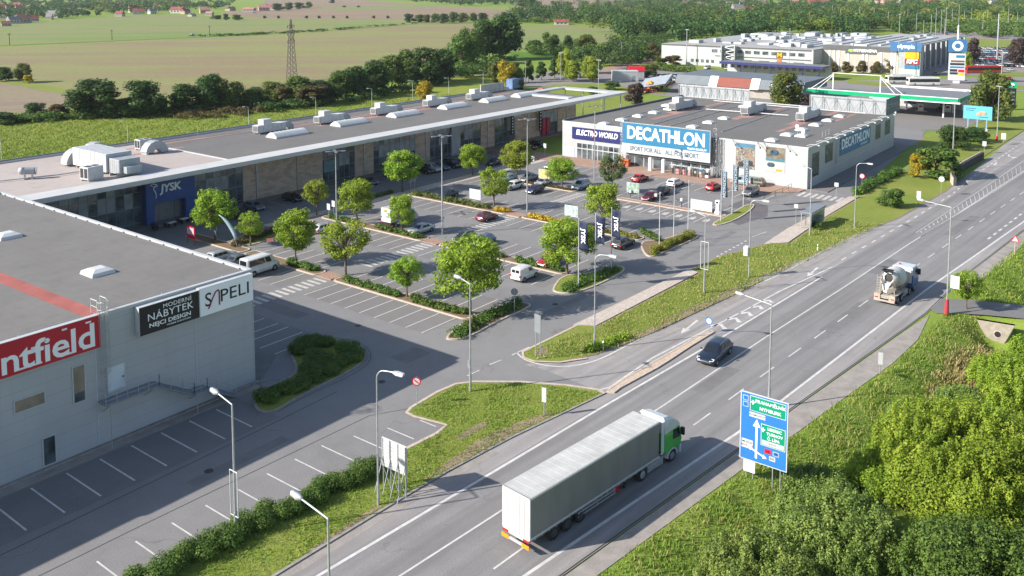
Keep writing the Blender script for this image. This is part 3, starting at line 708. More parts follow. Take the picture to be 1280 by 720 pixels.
for (xa,za),(xb,zb) in zip(path_, path_[1:]):
    n = max(2, int((xb-xa)/.9))
    for i in range(n+1): x = xa+(xb-xa)*i/n; z = za+(zb-za)*i/n; rl.box(x-.02,x+.02,-1.37,-1.33,z,z+1.05)
part(rl, 'railing', M_galv, fe)
br = MB()
for x in (-14.9,-11.2,-7.0): b2 = MB(); b2.tube([(x,-1.3,3.75 if x<-10 else 1.78),(x,-.05,2.9 if x<-10 else 1.0)], .04, 4); part(b2, 'bracket', M_galv, fe)
br.tube([(-14.9,-1.3,3.75),(-14.9,-1.3,.05)], .035, 5); br.tube([(-7.0,-1.3,1.8),(-7.0,-1.3,.05)], .05, 5)
part(br, 'support_post', M_galv, fe)
# caged ladder
ld = thing('roof_ladder', 'galvanised caged ladder climbing the grey wall beside the red sign', 'ladder', (-14.7,-.3,3.9))
m = MB()
for x in (-14.95,-14.5): m.tube([(x,-.22,3.9),(x,-.22,12.2)], .028, 5)
for i in range(27): m.box(-14.95,-14.5,-.235,-.205,4.1+.3*i,4.13+.3*i)
part(m, 'ladder_rungs', M_galv, ld)
m = MB()
for z in (6.3,7.4,8.5,9.6,10.7,11.6,12.2):
    m.tube([(-14.72+.42*cos(a), -.25-.62*max(0,sin(a)), z) for a in [pi*i/8 for i in range(9)]], .024, 4)
for a in (pi*.1,pi*.3,pi*.5,pi*.7,pi*.9): m.tube([(-14.72+.42*cos(a),-.25-.62*sin(a),6.3),(-14.72+.42*cos(a),-.25-.62*sin(a),12.2)], .014, 4)
part(m, 'safety_cage', M_galv, ld)
m = MB()
for x in (-15.1,-14.3): m.tube([(x,-.2,12.3),(x,.8,12.3),(x,.8,11.1)], .03, 5); m.tube([(x,-.2,11.75),(x,.8,11.75)], .025, 4); m.tube([(x,-.2,12.3),(x,-.2,11.0)], .03, 4)
part(m, 'roof_handrail', M_wmeta, ld)
# signs on this building
def signboard(name, label, x0, x1, z0, z1, y0, y1, face, edge, wall_y):
    t = thing(name, label, 'sign', ((x0+x1)/2, wall_y, z0))
    e = MB(); e.box(x0, x1, y0, y1, z0, z1); part(e, 'sign_box', edge, t)
    f = MB(); f.box(x0+.04, x1-.04, y0-.02, y0-.001, z0+.04, z1-.04); part(f, 'sign_face', face, t)
    return t
rs = signboard('wall_sign', 'long red sign with white serif lettering cut off at the left edge', -34.5, -14.95, 8.42, 11.18, -.32, -.062, M_red, M_coping, 0)
o = ptext(rs, 'mountfield', M_text, (-15.35,-.36,9.58), ROT_FRONT, 2.75, .016, 0, 1.10, .015, .98, 'RIGHT')
# slab serifs that give the letters their look
bb = o.location
sf = MB()
for x, z, w_ in ((-16.05,8.78,.85),(-17.72,8.78,.75),(-17.86,10.83,.4),(-15.95,10.83,.45),(-20.08,8.78,.8),(-20.22,10.12,.45),(-21.0,8.78,.8)):
    sf.box(x-w_/2, x+w_/2, -.372, -.345, z-.07, z+.07)
o_ = part(sf, 'lettering_serif', M_text, rs)
bs = signboard('wall_sign', 'black sign with four lines of thin white capitals on the grey wall', -11.85, -6.14, 8.38, 10.88, -.75, -.062, M_black, M_wmeta, 0)
ptext(bs, 'MODERNÍ', M_text, (-8.3,-.78,10.42), ROT_FRONT, .52, .0, 0, 1.12, .008, 1.08)
ptext(bs, 'NÁBYTEK', M_text, (-8.95,-.78,9.78), ROT_FRONT, .88, .0, 0, 1.10, .008, 1.05)
ptext(bs, 'NEJCI DESIGN', M_text, (-9.0,-.78,9.08), ROT_FRONT, .50, .018, 0, 1.28, .008, 1.0)
ptext(bs, 'WHERE FURNITURE', M_text, (-8.2,-.78,8.70), ROT_FRONT, .2, .0, 0, 1.3, .008, 1.0)
ws = signboard('wall_sign', 'white sign with slim black capitals and a crimson letter at the building corner', -6.12, -.45, 8.38, 10.95, -.75, -.062, M_text, M_wmeta, 0)
ptext(ws, 'S', M_black, (-5.25,-.78,9.72), ROT_FRONT, 1.75, .004, 0, .95, .008)
ptext(ws, 'PELI', M_black, (-2.45,-.78,9.72), ROT_FRONT, 1.6, .002, 0, 1.15, .008, 1.02)
m = MB(); m.tube([(-5.3,-.79,8.95),(-5.15,-.79,9.1),(-4.85,-.79,9.75),(-4.5,-.79,10.3),(-4.22,-.79,10.42),(-4.12,-.79,10.2),(-4.12,-.79,9.0)], .07, 5)
part(m, 'red_letter', M('letter_crimson', (.30,.03,.09), .4), ws)

# ---------------------------------------------------------------- long building with canopy
lb = thing('retail_terrace', 'long low retail terrace with stone panels and glass fronts under a white canopy', 'building', (70,70,0))
LX0, LX1, LY0, LY1, LZ = -40, 147.2, 61.5, 85, 8.75
m = MB()
stones = [(43.2,61),(69.2,74.2),(86.3,90.8),(108,113),(121,131),(139,147.2)]
m.box(LX0, LX1, LY0+.3, LY1, 0, LZ); part(m, 'wall', M('render_grey', (.25,.25,.25), .8), lb)
m = MB()
for a, b in stones: m.box(a, b, LY0-.05, LY0+.29, 0, LZ-.05)
m.box(LX1+.001, LX1+.2, LY0-.05, LY1, 0, LZ-.06)
part(m, 'stone_cladding', M_stone, lb)
for x in (46.0,55.0,71.6,89.6,110.5,126,143): m = MB(); m.box(x-.12, x+.12, LY0-.2, LY0-.06, 0, LZ-.02); part(m, 'downpipe', M_galv, lb)
m = MB(); m.box(-38, 16, 53+3.8, 83.9, LZ+.02, LZ+.16); m.box(16.001, 37.6, 56.8, 83.9, LZ+.02, LZ+.16); part(m, 'roof', M_roofp, lb, 'pale pinkish roof section at the near end')
m = MB(); m.box(37.601, LX1-.3, 56.8, 83.9, LZ+.02, LZ+.155); part(m, 'roof', M_roof2, lb, 'dark grey main roof')
m = MB()
for x0, x1, y in ((24,40,73.5),(24,100,79.2),(60,140,77.2)): m.box(x0, x1, y, y+1.2, LZ+.156, LZ+.166)
for i in range(7): m.box(58+12.9*i, 66+12.9*i, 73.2, 75.2, LZ+.158, LZ+.17)
part(m, 'roof_walkway', M_redfade, lb)
m = MB(); m.box(LX0, LX1, 83.9, 84.5, LZ, LZ+.62); part(m, 'back_parapet', M('parapet_dark', (.07,.08,.095), .6), lb)
m = MB(); m.box(LX0, LX1, 83.7, 83.895, LZ+.16, LZ+.5); m.box(37.3, 37.6, 57, 83.7, LZ+.17, LZ+.3); part(m, 'flashing', M_coping, lb)
m = MB(); m.box(-40, 160, 53, 56.8, LZ-.0, LZ+.42); m.box(-40, 160, 52.96, 53.0-.001, LZ-.12, LZ+.4)
part(m, 'canopy', M('canopy_white', (.47,.465,.455), .5, var=.07, scale=.4), lb)
m = MB(); m.box(-40, LX1, 53.05, LY0+.3, LZ-.3, LZ-.01); part(m, 'soffit', M('soffit_grey', (.50,.49,.48), .7), lb)
# pergola at the far end
m = MB()
m.box(156.5, 160, 56.81, 74, LZ+.0, LZ+.4); m.box(138, 156.49, 71.5, 74, LZ+.18, LZ+.6); m.box(138, 140.5, 57.5, 71.49, LZ+.18, LZ+.6)
part(m, 'pergola', M_coping, lb)
m = MB()
for x, y in ((157.8,54),(157.8,60),(157.8,66),(157.8,72),(150,54.3)): m.cyl((x,y,0),(x,y,LZ), .14, None, 8)
part(m, 'column', M_galv, lb)
# glass fronts, one part per shop front
def front(x0, x1, z1=8.4, dx=1.45, tier=(.5,3.0,5.4), light=.5, base=0.0):
    g = MB(); g.box(x0, x1, LY0+.02, LY0+.28, base, z1)
    fo = MB()
    n = max(1, round((x1-x0)/dx))
    for i in range(n+1):
        x = x0+(x1-x0)*i/n; fo.box(x-.045, x+.045, LY0-.03, LY0+.019, 0, z1)
    for z in tier+(z1-.05,): fo.box(x0, x1, LY0-.025, LY0+.018, z-.045, z+.045)
    f = part(fo, 'shop_front', M_frame, lb); g.build('glazing', M_glass, f)
    p = MB()                                   # pale panels on single panes: blinds, and reflections painted as plain grey
    for i in range(n):
        a = x0+(x1-x0)*i/n+.06; b = x0+(x1-x0)*(i+1)/n-.06
        for z0, zz in ((tier[1]+.06,tier[2]-.06),(tier[2]+.06,z1-.12)):
            if random.random() < light: p.box(a, b, LY0+.005, LY0+.018, z0, zz)
    if p.v: p.build('blind', M('blind_grey', (.26,.285,.31), .35, var=.3, scale=.6), f)
    return f
for a, b in ((-10,24.3),(33,43.15),(61.05,69.15),(74.25,86.25),(90.85,107.95),(113.05,120.95),(131.05,138.95)): front(a, b)
# blue shop portal
jp = MB()
jp.box(24.35, 25.7, 60.2, 61.45, 0, 6.95+1.2); jp.box(31.2, 32.95, 60.2, 61.45, 0, 8.15); jp.box(25.7, 31.2, 60.2, 61.45, 3.35, 8.15)
pt = thing('shop_portal', 'dark blue shop portal with white lettering and bird logo under the canopy', 'shop portal', (28.6,60.8,0))
part(jp, 'portal_frame', M_jysk, pt)
ptext(pt, 'JYSK', M_text, (28.6,60.15,5.55), ROT_FRONT, 1.75, .03, .1, 1.05, .03, .95)
m = MB(); pts = [(x_-1.0,z_-.85) for x_,z_ in ((26.1,7.3),(26.6,7.45),(27.1,7.2),(27.35,6.9),(26.9,6.95),(26.6,6.7),(26.75,6.3),(27.0,5.8),(27.0,5.0))]
m.tube([(x,60.15,z) for x, z in pts], [.04,.07,.12,.03,.08,.07,.1,.1,.05], 5); m.tube([(25.1,60.15,6.4),(25.5,60.15,6.2),(25.8,60.15,6.1)], .05, 4)
part(m, 'bird_logo', M_text, pt)
m = MB()
for i in range(5): m.box(25.75+1.36*i-.04, 25.75+1.36*i+.04, 61.2, 61.3, 0, 3.35)
m.box(25.7,31.2,61.22,61.28,2.2,2.3); part(m, 'glazing_bars', M_frame, pt)
# red-lettered portal, red shop front and black blade signs farther along
m = MB(); m.box(97.4, 100.3, 61.0, 61.44, 0, 8.3); wp = part(m, 'portal', M('portal_grey', (.34,.36,.38), .6), lb, 'pale grey entrance portal with red letters')
o = lettering(wp, 'LC', M_red, (98.8,60.96,7.1), ROT_FRONT, 1.3, .05)
m = MB(); m.box(132.5, 139.0, 60.6, 61.4, 6.3, 7.9); ms_ = part(m, 'shop_sign', M('sign_crimson', (.35,.02,.045), .4), lb, 'small red shop sign with white script')
lettering(ms_, 'Mon Cheri', M_text, (135.8,60.56,7.1), ROT_FRONT, 1.5, .03, .3, .9)
for x in (131.8,133.6): 
    m = MB(); m.box(x, x+1.3, 61.0, 61.38, .3, 4.4); part(m, 'poster', M('poster_crimson', (.38,.02,.06), .5, var=.3, scale=1.2), lb)
for x, z0, z1 in ((118.2,2.2,7.3),(129.6,1.6,7.6)):
    m = MB(); m.box(x, x+.9, 60.4, 60.7, z0, z1); bo = part(m, 'blade_sign', M_black, lb, 'tall black vertical shop sign')
    m = MB()
    for k in range(7): zz = z0+.5+(z1-z0-1)*k/6; m.box(x+.25, x+.62, 60.38, 60.399, zz-.13, zz+.13)
    m.build('letter_marks', M_text, bo)
m = MB(); m.box(119.2,122.5,60.9,61.3,6.1,7.6); part(m, 'shop_sign', M_wsign, lb, 'pale shop sign above the glass')
m = MB(); m.box(61.2,64.8,61.3,61.42,2.3,4.5); part(m, 'shop_sign', M('teal_poster', (.14,.22,.24), .5), lb)

# roof equipment
hv_w = M('hvac_white', (.44,.45,.46), .5, .05, var=.08, scale=1.2); hv_g = M('hvac_grey', (.33,.35,.37), .5, .2, var=.12, scale=1)
def hvac(loc, label, L=9, rz=0, group='ventilation units in a row on the long dark roof', name='ventilation_unit'):
    t = thing(name, label, 'ventilation unit', loc, rz, group)
    m = MB()
    for i in range(6): m.bbox(-L*.5+i*L*.12, -L*.5+(i+.96)*L*.12, -.95, .95, .35, 1.75, .04)
    m.bbox(-L*.38, -L*.16, -.9, .9, 1.76, 2.75, .05); m.build('casing', hv_w, t)
    m = MB(); m.bbox(-L*.53, -L*.501, -.9, .9, .4, 1.7, .02)
    ys_ = [(L*.22+.0,1.7),(L*.30,1.7),(L*.38,1.45),(L*.44,.9),(L*.46,.3)]
    m.loft([[(x,-.7,z),(x,.7,z),(x-.25 if i<3 else x-.8,.7,z-1.0 if i<3 else z-.2),(x-.25 if i<3 else x-.8,-.7,z-1.0 if i<3 else z-.2)] for i,(x,z) in enumerate(ys_)])
    m.build('duct', hv_g, t)
    m = MB()
    for x in (-L*.48,-L*.2,L*.1):
        for y in (-.8,.8): m.box(x-.06, x+.06, y-.06, y+.06, 0, .36)
    m.box(-L*.5,L*.2,-.85,-.75,.28,.35); m.box(-L*.5,L*.2,.75,.85,.28,.35)
    m.build('support_frame', M_galv, t)
    m = MB()
    for i in range(6): m.box(-L*.53-.012, -L*.53, -.75+.26*i, -.6+.26*i, .55, 1.55)
    m.box(-L*.3,-L*.29,-.912,-.905,.6,1.5); m.build('grille', M_dark, t)
    return t
ordn = ['first','second','third','fourth','fifth','sixth']
h0 = hvac((61.0,75.4,LZ+.16), 'white ventilation unit nearest the viewer on the long dark roof'); snapshot(h0)
for i, x in enumerate((76.2,92.4,109.5,125.5)):
    dup(h0, (x,75.4+.2*i,LZ+.16), label='white ventilation unit on the long dark roof, %s from the near end' % ordn[i+1])
def barrel(loc, label, L=7.6, W=3.0, rz=0):
    t = thing('barrel_skylight', label, 'skylight', loc, rz, 'white barrel skylights in a row on the long roof')
    m = MB(); n = 8; prof = [(-W/2+W*i/n, .32+.75*sin(pi*i/n)) for i in range(n+1)]
    m.loft([[(x,y,z) for y,z in prof]+[(x,W/2,.3),(x,-W/2,.3)] for x in (-L/2, L/2)], 0, True)
    m.build('dome', M_dome, t)
    m = MB(); m.box(-L/2-.1, L/2+.1, -W/2-.1, W/2+.1, 0, .3)
    for i in range(1,8):
        x = -L/2+L*i/8
        m.tube([(x,y,z+.01) for y,z in prof], .03, 4)
    m.build('kerb', hv_w, t)
    return t
s0 = barrel((59.3,69.4,LZ+.16), 'white barrel skylight nearest the viewer on the long dark roof'); snapshot(s0)
for i, x in enumerate((76.2,92.2,108.8,124.0,137.0)):
    dup(s0, (x,70.6,LZ+.16), label='white barrel skylight on the long dark roof, %s from the near end' % ordn[i+1])
# big ventilation plant on the pink roof
t = thing('ventilation_plant', 'large corrugated white air handling unit with a curved grey duct on the pinkish roof', 'ventilation unit', (21,66,LZ+.16))
m = MB()
for i in range(9): m.bbox(-2.1, 2.1, 6.0-1.15*i-1.1, 6.0-1.15*i, .4, 3.2, .06)
m.build('casing', hv_w, t)
m = MB(); m.bbox(-1.7,1.7,-7.4,-4.4,.4,2.6,.06); m.box(-1.2,1.2,-8.6,-7.4,.6,1.6)
for i in range(5): m.box(-1.72,-1.701,-7.2+.6*i,-7.1+.6*i,.5,2.5)
m.build('intake_box', hv_g, t)
m = MB()
m.loft([[(-.2+r*cos(a),y,r*sin(a)*.95+.3) for y, r in ((8.6,2.6),(8.6,.9),(6.6,.9),(6.6,2.6))] for a in [pi*.5+pi*.5*i/7 for i in range(8)]], 0, True)
m.build('curved_duct', hv_g, t)
m = MB()
for y in (5,1,-3,-5,-7): m.box(-2,2,y-.08,y+.08,0,.4)
m.build('support_frame', M_galv, t)
def condenser(loc, label, rz=0, s=1.0):
    t = thing('condenser_unit', label, 'condenser unit', loc, rz, sc=s)
    m = MB(); m.bbox(-1.3,1.3,-1.0,1.0,.25,2.1,.06); m.build('casing', hv_w, t)
    m = MB(); m.box(-1.32,-1.301,-.8,-.1,.5,1.9); m.box(-1.32,-1.301,.1,.8,.5,1.9)
    for x in (-.6,.6): m.cyl((x,0,2.1),(x,0,2.14),.5,None,12)
    m.build('grille', M_dark, t)
    m = MB(); m.box(-1.2,1.2,-.9,-.7,0,.25); m.box(-1.2,1.2,.7,.9,0,.25); m.build('feet', M_galv, t)
    return t
condenser((15.9,60.3,LZ+.16), 'white boxy condenser unit at the canopy edge on the pinkish roof', R(8))
t = thing('roof_cowl', 'small grey round exhaust cowl alone on the pinkish roof', 'exhaust cowl', (10.5,68.3,LZ+.16), R(-30))
m = MB(); m.cyl((-.9,0,1.3),(.7,0,1.2),.55,None,12); m.ball((-.9,0,1.3),.62,0,12,6); m.build('hood', hv_g, t)
m = MB(); m.cyl((.7,0,1.2),(1.0,0,1.15),.5,.62,12); m.build('mouth', M_steel, t)
m = MB(); m.box(-.7,-.5,-.4,.4,0,1.0); m.box(.3,.5,-.4,.4,0,1.0); m.build('legs', M_galv, t)
for i, (x, y, lb_) in enumerate(((27.5,79.6,'curved grey duct hood near the back edge of the pinkish roof'),(34.5,73,'curved grey duct hood beside the white cube unit on the pinkish roof'))):
    t = thing('duct_hood', lb_, 'duct hood', (x,y,LZ+.16), R(0))
    m = MB(); m.loft([[(-.9+r*cos(a),yy,r*sin(a)+.1) for yy, r in ((-.9,2.1),(-.9,.7),(.9,.7),(.9,2.1))] for a in [pi*.95*k/7 for k in range(8)]], 0, True); m.build('duct', hv_g, t)
    m = MB(); m.box(-2.9,-2.5,-.9,.9,0,.3); m.build('base', M_galv, t)
condenser((34.2,77.5,LZ+.16), 'white cube-shaped unit near the back edge of the pinkish roof', 0, .9)
m = MB(); m.tube([(4,70,9.15),(14,66.8,9.15),(18.3,66.5,9.15)], .1, 5); m.tube([(38,80,9.2),(60,78,9.2),(100,79,9.2),(135,78,9.2)], .07, 5); m.tube([(48,82,9),(48,82,11.0)], .03, 4)
tag(m.build('roof_pipe', M_wmeta), 'thin white pipes running over the long roof', 'pipe')

# ---------------------------------------------------------------- sports store
db = thing('store_building', 'white flat-roofed sports store with a huge blue sign beyond the car park', 'building', (140,14,0))
DX0, DX1, DY0, DY1, DZ = 113, 170.3, -12.8, 42.1, 7.95
m = MB(); m.box(DX0, DX1, DY0, DY1, 0, DZ-.25); part(m, 'wall', M_cladw, db)
m = MB(); m.box(DX0+.3, DX1-.3, DY0+.3, DY1-.3, DZ-.24, DZ-.2); part(m, 'roof', M_roof2, db)
m = MB()
for a in ((DX0-.05,DX0+.28,DY0-.05,DY1+.05),(DX0+.281,DX1-.281,DY0-.05,DY0+.28),(DX1-.28,DX1+.05,DY0-.05,DY1+.05)): m.box(*a, DZ-.3, DZ-.02)
part(m, 'parapet', M_wmeta, db)
m = MB(); m.box(DX0+.281,DX1-.281,DY1-.25,DY1+.06,DZ-.3,DZ+.25); part(m, 'back_parapet', M('parapet_slate', (.10,.11,.13), .6), db)
m = MB(); m.box(DX0-.06, DX0-.005, DY0-.02, DY1, 2.15, 2.3); m.box(DX0, DX1, DY0-.06, DY0-.005, 2.15, 2.3); part(m, 'base_trim', M_wmeta, db)
m = MB(); m.box(DX0-.05, DX0-.004, 38.9, 41.9, .02, 2.14); part(m, 'base_panel', M('pale_blue_panel', (.36,.44,.50), .6), db)
m = MB()
for x0, x1, y0, y1 in ((128,170,27.3,28.6),(143,169,11.3,12.6),(128,169,-1.6,-.4),(150,168,-6,-5)): m.box(x0,x1,y0,y1,DZ-.199,DZ-.192)
for y in (30,14,1): m.box(139,147,y-1.5,y+.5,DZ-.198,DZ-.19)
part(m, 'roof_walkway', M_redfade, db)
m = MB()
for y in (20,24,34,8): m.tube([(DX0+8,y,DZ-.1),(DX1-6,y+2,DZ-.1)], .08, 4)
m.tube([(148,24.5,DZ+.2),(150,5,DZ+.2)], .14, 5); m.tube([(164,30,DZ+.2),(164,-8,DZ+.2)], .12, 5)
part(m, 'roof_pipes', M_wmeta, db)
for x, y in [(114.8+i*7.4, 32.4) for i in range(5)]+[(122.8+i*7.8,15.4) for i in range(3)]+[(117+i*8.1,-4.2) for i in range(6)]+[(125.5,-7),(160,20),(150,36)]:
    part(skyl(x, y, DZ-.2, 2.0, 2.0), 'skylight', M_dome, db)
hl = ('white stacked ventilation unit at the back left of the sports store roof','white stacked ventilation unit in the middle of the sports store roof','white stacked ventilation unit nearest the corner of the sports store roof')
for i, (x, y) in enumerate(((148.5,30.5),(152,13.8),(150.5,0.2))):
    hh = dup(h0, (x,y,DZ-.2), label=hl[i], group='ventilation units on the sports store roof', sc=(1.35,1.05,1.15))
# front glazing and entrances
def xfront(y0, y1, z0, z1, n, tiers, x=DX0):
    fo = MB()
    for i in range(n+1): y = y0+(y1-y0)*i/n; fo.box(x-.09, x-.02, y-.07, y+.07, z0, z1)
    for z in tiers: fo.box(x-.085, x-.022, y0, y1, z-.06, z+.06)
    f = part(fo, 'shop_front', M_wmeta, db); g = MB(); g.box(x-.04, x-.008, y0, y1, z0, z1); g.build('glazing', M_glass, f); return f
xfront(27.5, 38.2, .05, 3.5, 8, (2.3,3.45)); xfront(6.5, 25.8, .05, 3.05, 9, (2.3,3.0))
# sign boards
t = thing('billboard_sign', 'huge bright blue and white sports store sign on the front', 'sign', (112,16,3))
m = MB(); m.box(111.4,111.8,6.05,25.85,4.98,9.28); part(m, 'sign_panel', M_bluesign, t, 'bright blue upper panel')
m = MB(); m.box(111.4,111.8,6.05,25.85,3.0,4.975); part(m, 'sign_panel', M_wsign, t, 'white lower panel')
m = MB(); m.box(111.35,111.82,6.0,25.9,9.28,9.36); m.box(111.35,111.82,25.86,25.95,3.0,9.28); m.box(111.35,111.82,5.95,6.04,3.0,9.28)
for y in (7,13,19,25): m.box(111.8,113,y-.05,y+.05,3.4,3.5); m.box(111.8,113.3,y-.05,y+.05,8.9,9.0); m.box(113.3,113.4,y-.05,y+.05,7.7,9.0)
part(m, 'sign_frame', M_coping, t)
ptext(t, 'DECATHLON', M_text, (111.38,15.9,7.2), ROT_WEST, 3.6, .026, 0, .83, .01, .98)
ptext(t, 'SPORT FOR ALL   ALL FOR SPORT', M('sign_grey_letter', (.10,.13,.155), .5), (111.38,16.2,4.0), ROT_WEST, 1.3, .022, 0, .80, .01, 1.0)
ptext(t, 'MLADÁ BOLESLAV', M_text, (111.38,8.8,5.4), ROT_WEST, .6, .012, 0, .85, .01, 1.0)
t = thing('wall_sign', 'navy blue sign with white slanted capitals left of the huge blue sign', 'sign', (112.9,33,4.3))
m = MB(); m.box(112.75,112.94,26.7,39.4,4.3,6.85); part(m, 'sign_panel', M_navy, t)
ptext(t, 'ELECTRO WORLD', M_text, (112.72,33.1,5.75), ROT_WEST, 1.62, .026, .25, .78, .01, 1.02)
m = MB(); m.tube([(112.7,34.2,6.5),(112.7,33.7,6.2),(112.7,33.5,5.4),(112.7,33.9,4.95),(112.7,34.4,4.95)], .09, 4); part(m, 'red_mark', M_red, t)
# lattice frames holding the big sign
def lattice_y(mb, x, y0, y1, z0, z1, n, r=.05):
    for y in (y0, y1): mb.tube([(x,y,z0),(x,y,z1)], r, 4)
    for i in range(n):
        a = z0+(z1-z0)*i/n; b = z0+(z1-z0)*(i+1)/n
        mb.tube([(x,y0 if i%2 else y1,a),(x,y1 if i%2 else y0,b)], r*.7, 4); mb.tube([(x,y0,b),(x,y1,b)], r*.7, 4)
m = MB(); lattice_y(m, 111.9, 26.0, 26.6, 0, 9.8, 9); lattice_y(m, 112.2, 5.0, 5.7, 0, 9.8, 9); lattice_y(m, 112.6, 3.95, 4.35, 0, 7.9, 9)
m.tube([(111.9,26.3,9.8),(111.9,26.3,11.3)], .03, 4); m.tube([(112.2,5.3,9.8),(112.2,5.3,11)], .03, 4)
tg = tag(m.build('sign_truss', M_galv), 'grey lattice masts standing either side of the huge blue sign', 'truss')
m = MB(); m.box(112.7,112.95,4.4,6.0,.05,7.7); part(m, 'dark_panel', M('louvre_dark', (.13,.14,.15), .6, var=.3, scale=4), db)
# photo posters
def poster(name, label, wall, a0, a1, z0, z1, cols, seed, off=.06):
    t = thing(name, label, 'poster', ((wall[1]-off if wall[0]=='x' else (a0+a1)/2), ((a0+a1)/2 if wall[0]=='x' else wall[1]-off), z0))
    mt = N('poster_print_%d' % seed); v = mt.coord('Object', (1,1,1)); n_ = mt.noise(v, .75, 4, .65, .8)
    c = mt.ramp(n_, [(.30+.055*i, c_) for i, c_ in enumerate(cols)]); mt.fin(c, .5)
    m = MB()
    if wall[0] == 'x': m.box(wall[1]-off, wall[1]-.006, a0, a1, z0, z1)
    else: m.box(a0, a1, wall[1]-off, wall[1]-.006, z0, z1)
    part(m, 'print', mt.m, t); return t
W_ = (.66,.66,.65)
p_ = poster('store_poster', 'left photo poster with brown hills on the white store wall', ('x',113), -2.55, 1.3, 2.5, 7.4, [(.05,.13,.20),(.16,.13,.10),(.06,.04,.03),(.36,.33,.28),(.05,.06,.07),(.24,.17,.12)], 1)
m = MB(); m.box(112.93,112.938,-2.5,1.25,6.6,7.35); part(m, 'blue_band', M('poster_sky', (.06,.17,.26), .5), p_)
m = MB(); m.ball((112.93,.2,3.3),.62,0,10,6,(.05,1,.9)); m.ball((112.93,-1.9,3.6),.4,0,8,6,(.05,.8,1.5)); part(m, 'dark_figure', M('poster_dark', (.025,.035,.045), .5), p_)
p_ = poster('store_poster', 'right photo poster with a blue tent on the white store wall', ('x',113), -8.5, -4.7, 2.55, 7.45, [(.40,.40,.40),(.38,.39,.40),(.34,.35,.36),(.40,.40,.39),(.38,.38,.38)], 2)
m = MB(); m.box(112.93,112.938,-8.45,-4.75,4.9,7.3); part(m, 'landscape', M('poster_coast', (.15,.13,.10), .5, var=.6, scale=1.2), p_)
m = MB(); m.ball((112.928,-6.4,6.3),.95,0,10,6,(.03,1,.65)); m.ball((112.928,-5.8,3.9),.8,0,10,6,(.03,1,.62)); part(m, 'tent_picture', M('poster_tent', (.035,.07,.10), .5), p_)
m = MB(); m.box(112.928,112.938,-8.45,-4.75,4.6,5.1); part(m, 'water_picture', M('poster_water', (.05,.16,.21), .5), p_)
m = MB(); m.box(112.925,112.938,-8.0,-6.8,2.75,3.2); part(m, 'price_tag', M('poster_orange', (.65,.27,.03), .5), p_)
for i, (a, b, z0, z1) in enumerate(((115.3,119,1.95,6.4),(122.5,126.7,3.5,7.05),(155.4,159,3.65,6.85),(162.6,166.7,3.7,6.95))):
    poster('store_poster', 'dark forest photo poster on the shaded side wall, %s from the corner' % ordn[i], ('y',-12.8), a, b, z0, z1, [(.03,.045,.04),(.07,.09,.08),(.02,.03,.03),(.16,.18,.18),(.05,.06,.05)], 5+i)
t = thing('wall_sign', 'blue sports store sign on the shaded side wall', 'sign', (141,-12.9,3.6))
m = MB(); m.box(131,151,-12.98,-12.81,3.65,7.25); part(m, 'sign_panel', M('sign_blue_side', (.045,.17,.34), .4), t)
ptext(t, 'DECATHLON', M_text, (140.9,-13.0,5.75), ROT_FRONT, 2.8, .024, 0, 1.1, .01, 1.0)
ptext(t, 'MLADÁ BOLESLAV', M_text, (146.5,-13.0,4.2), ROT_FRONT, .6, .012, 0, 1.0, .01, 1.0)
# row of arm lamps above the side wall
def armlamp(x):
    m = MB(); m.tube([(x,-11.6,7.8),(x,-12.4,8.15),(x,-13.8,8.15)], .05, 5); m.ball((x,-13.95,8.05),.22,0,8,5,(1,1.2,.7)); return m
for i in range(11):
    part(armlamp(115.5+5.05*i), 'sign_lamp', M_wmeta, db)
for y in (1.9,-3.1,-4.4,-8.9):
    m = MB(); m.tube([(113.2,y,7.7),(112.6,y,8.0),(111.9,y-.9,7.2)], .04, 5); m.ball((111.9,y-.95,7.1),.17,0,8,5); part(m, 'sign_lamp', M_dark, db)
m = MB(); lattice_y(m, 0, 0, 0, 0, 0, 1) if 0 else None
for x in (128.3,129.2): m.tube([(x,-12.95,2.5),(x,-12.95,8.6)], .05, 5)
for z in (3,4.2,5.4,6.6,7.8): m.tube([(128.3,-12.95,z),(129.2,-12.95,z)], .03, 4); m.tube([(128.3,-12.95,z),(128.3,-13.6,z),(129.2,-13.6,z),(129.2,-12.95,z)], .02, 4)
part(m, 'cage_ladder', M_galv, db)
m = MB(); 
for z in (.4,.8,1.2): m.tube([(127,-10.6,DZ-.2+z),(131,-10.6,DZ-.2+z)], .03, 4)
for x in (127,129,131): m.tube([(x,-10.6,DZ-.2),(x,-10.6,DZ+1.0)], .03, 4)
part(m, 'roof_railing', M_wmeta, db)
t = thing('satellite_dish', 'small white dishes on a mast near the front of the sports store roof', 'antenna', (126,-6,DZ-.2))
m = MB(); m.cyl((0,0,0),(0,0,1.9),.05,None,6); m.tube([(0,0,.9),(1.6,-1.4,.1)], .03, 4); m.tube([(0,0,.9),(-1.2,1.2,.1)], .03, 4); m.build('mast', M_galv, t)
m = MB(); m.ball((-.3,0,1.9),.45,0,10,5,(.35,1,1)); m.ball((-.2,-1.2,.8),.4,0,10,5,(.35,1,1)); m.build('dish', M_white_p, t)
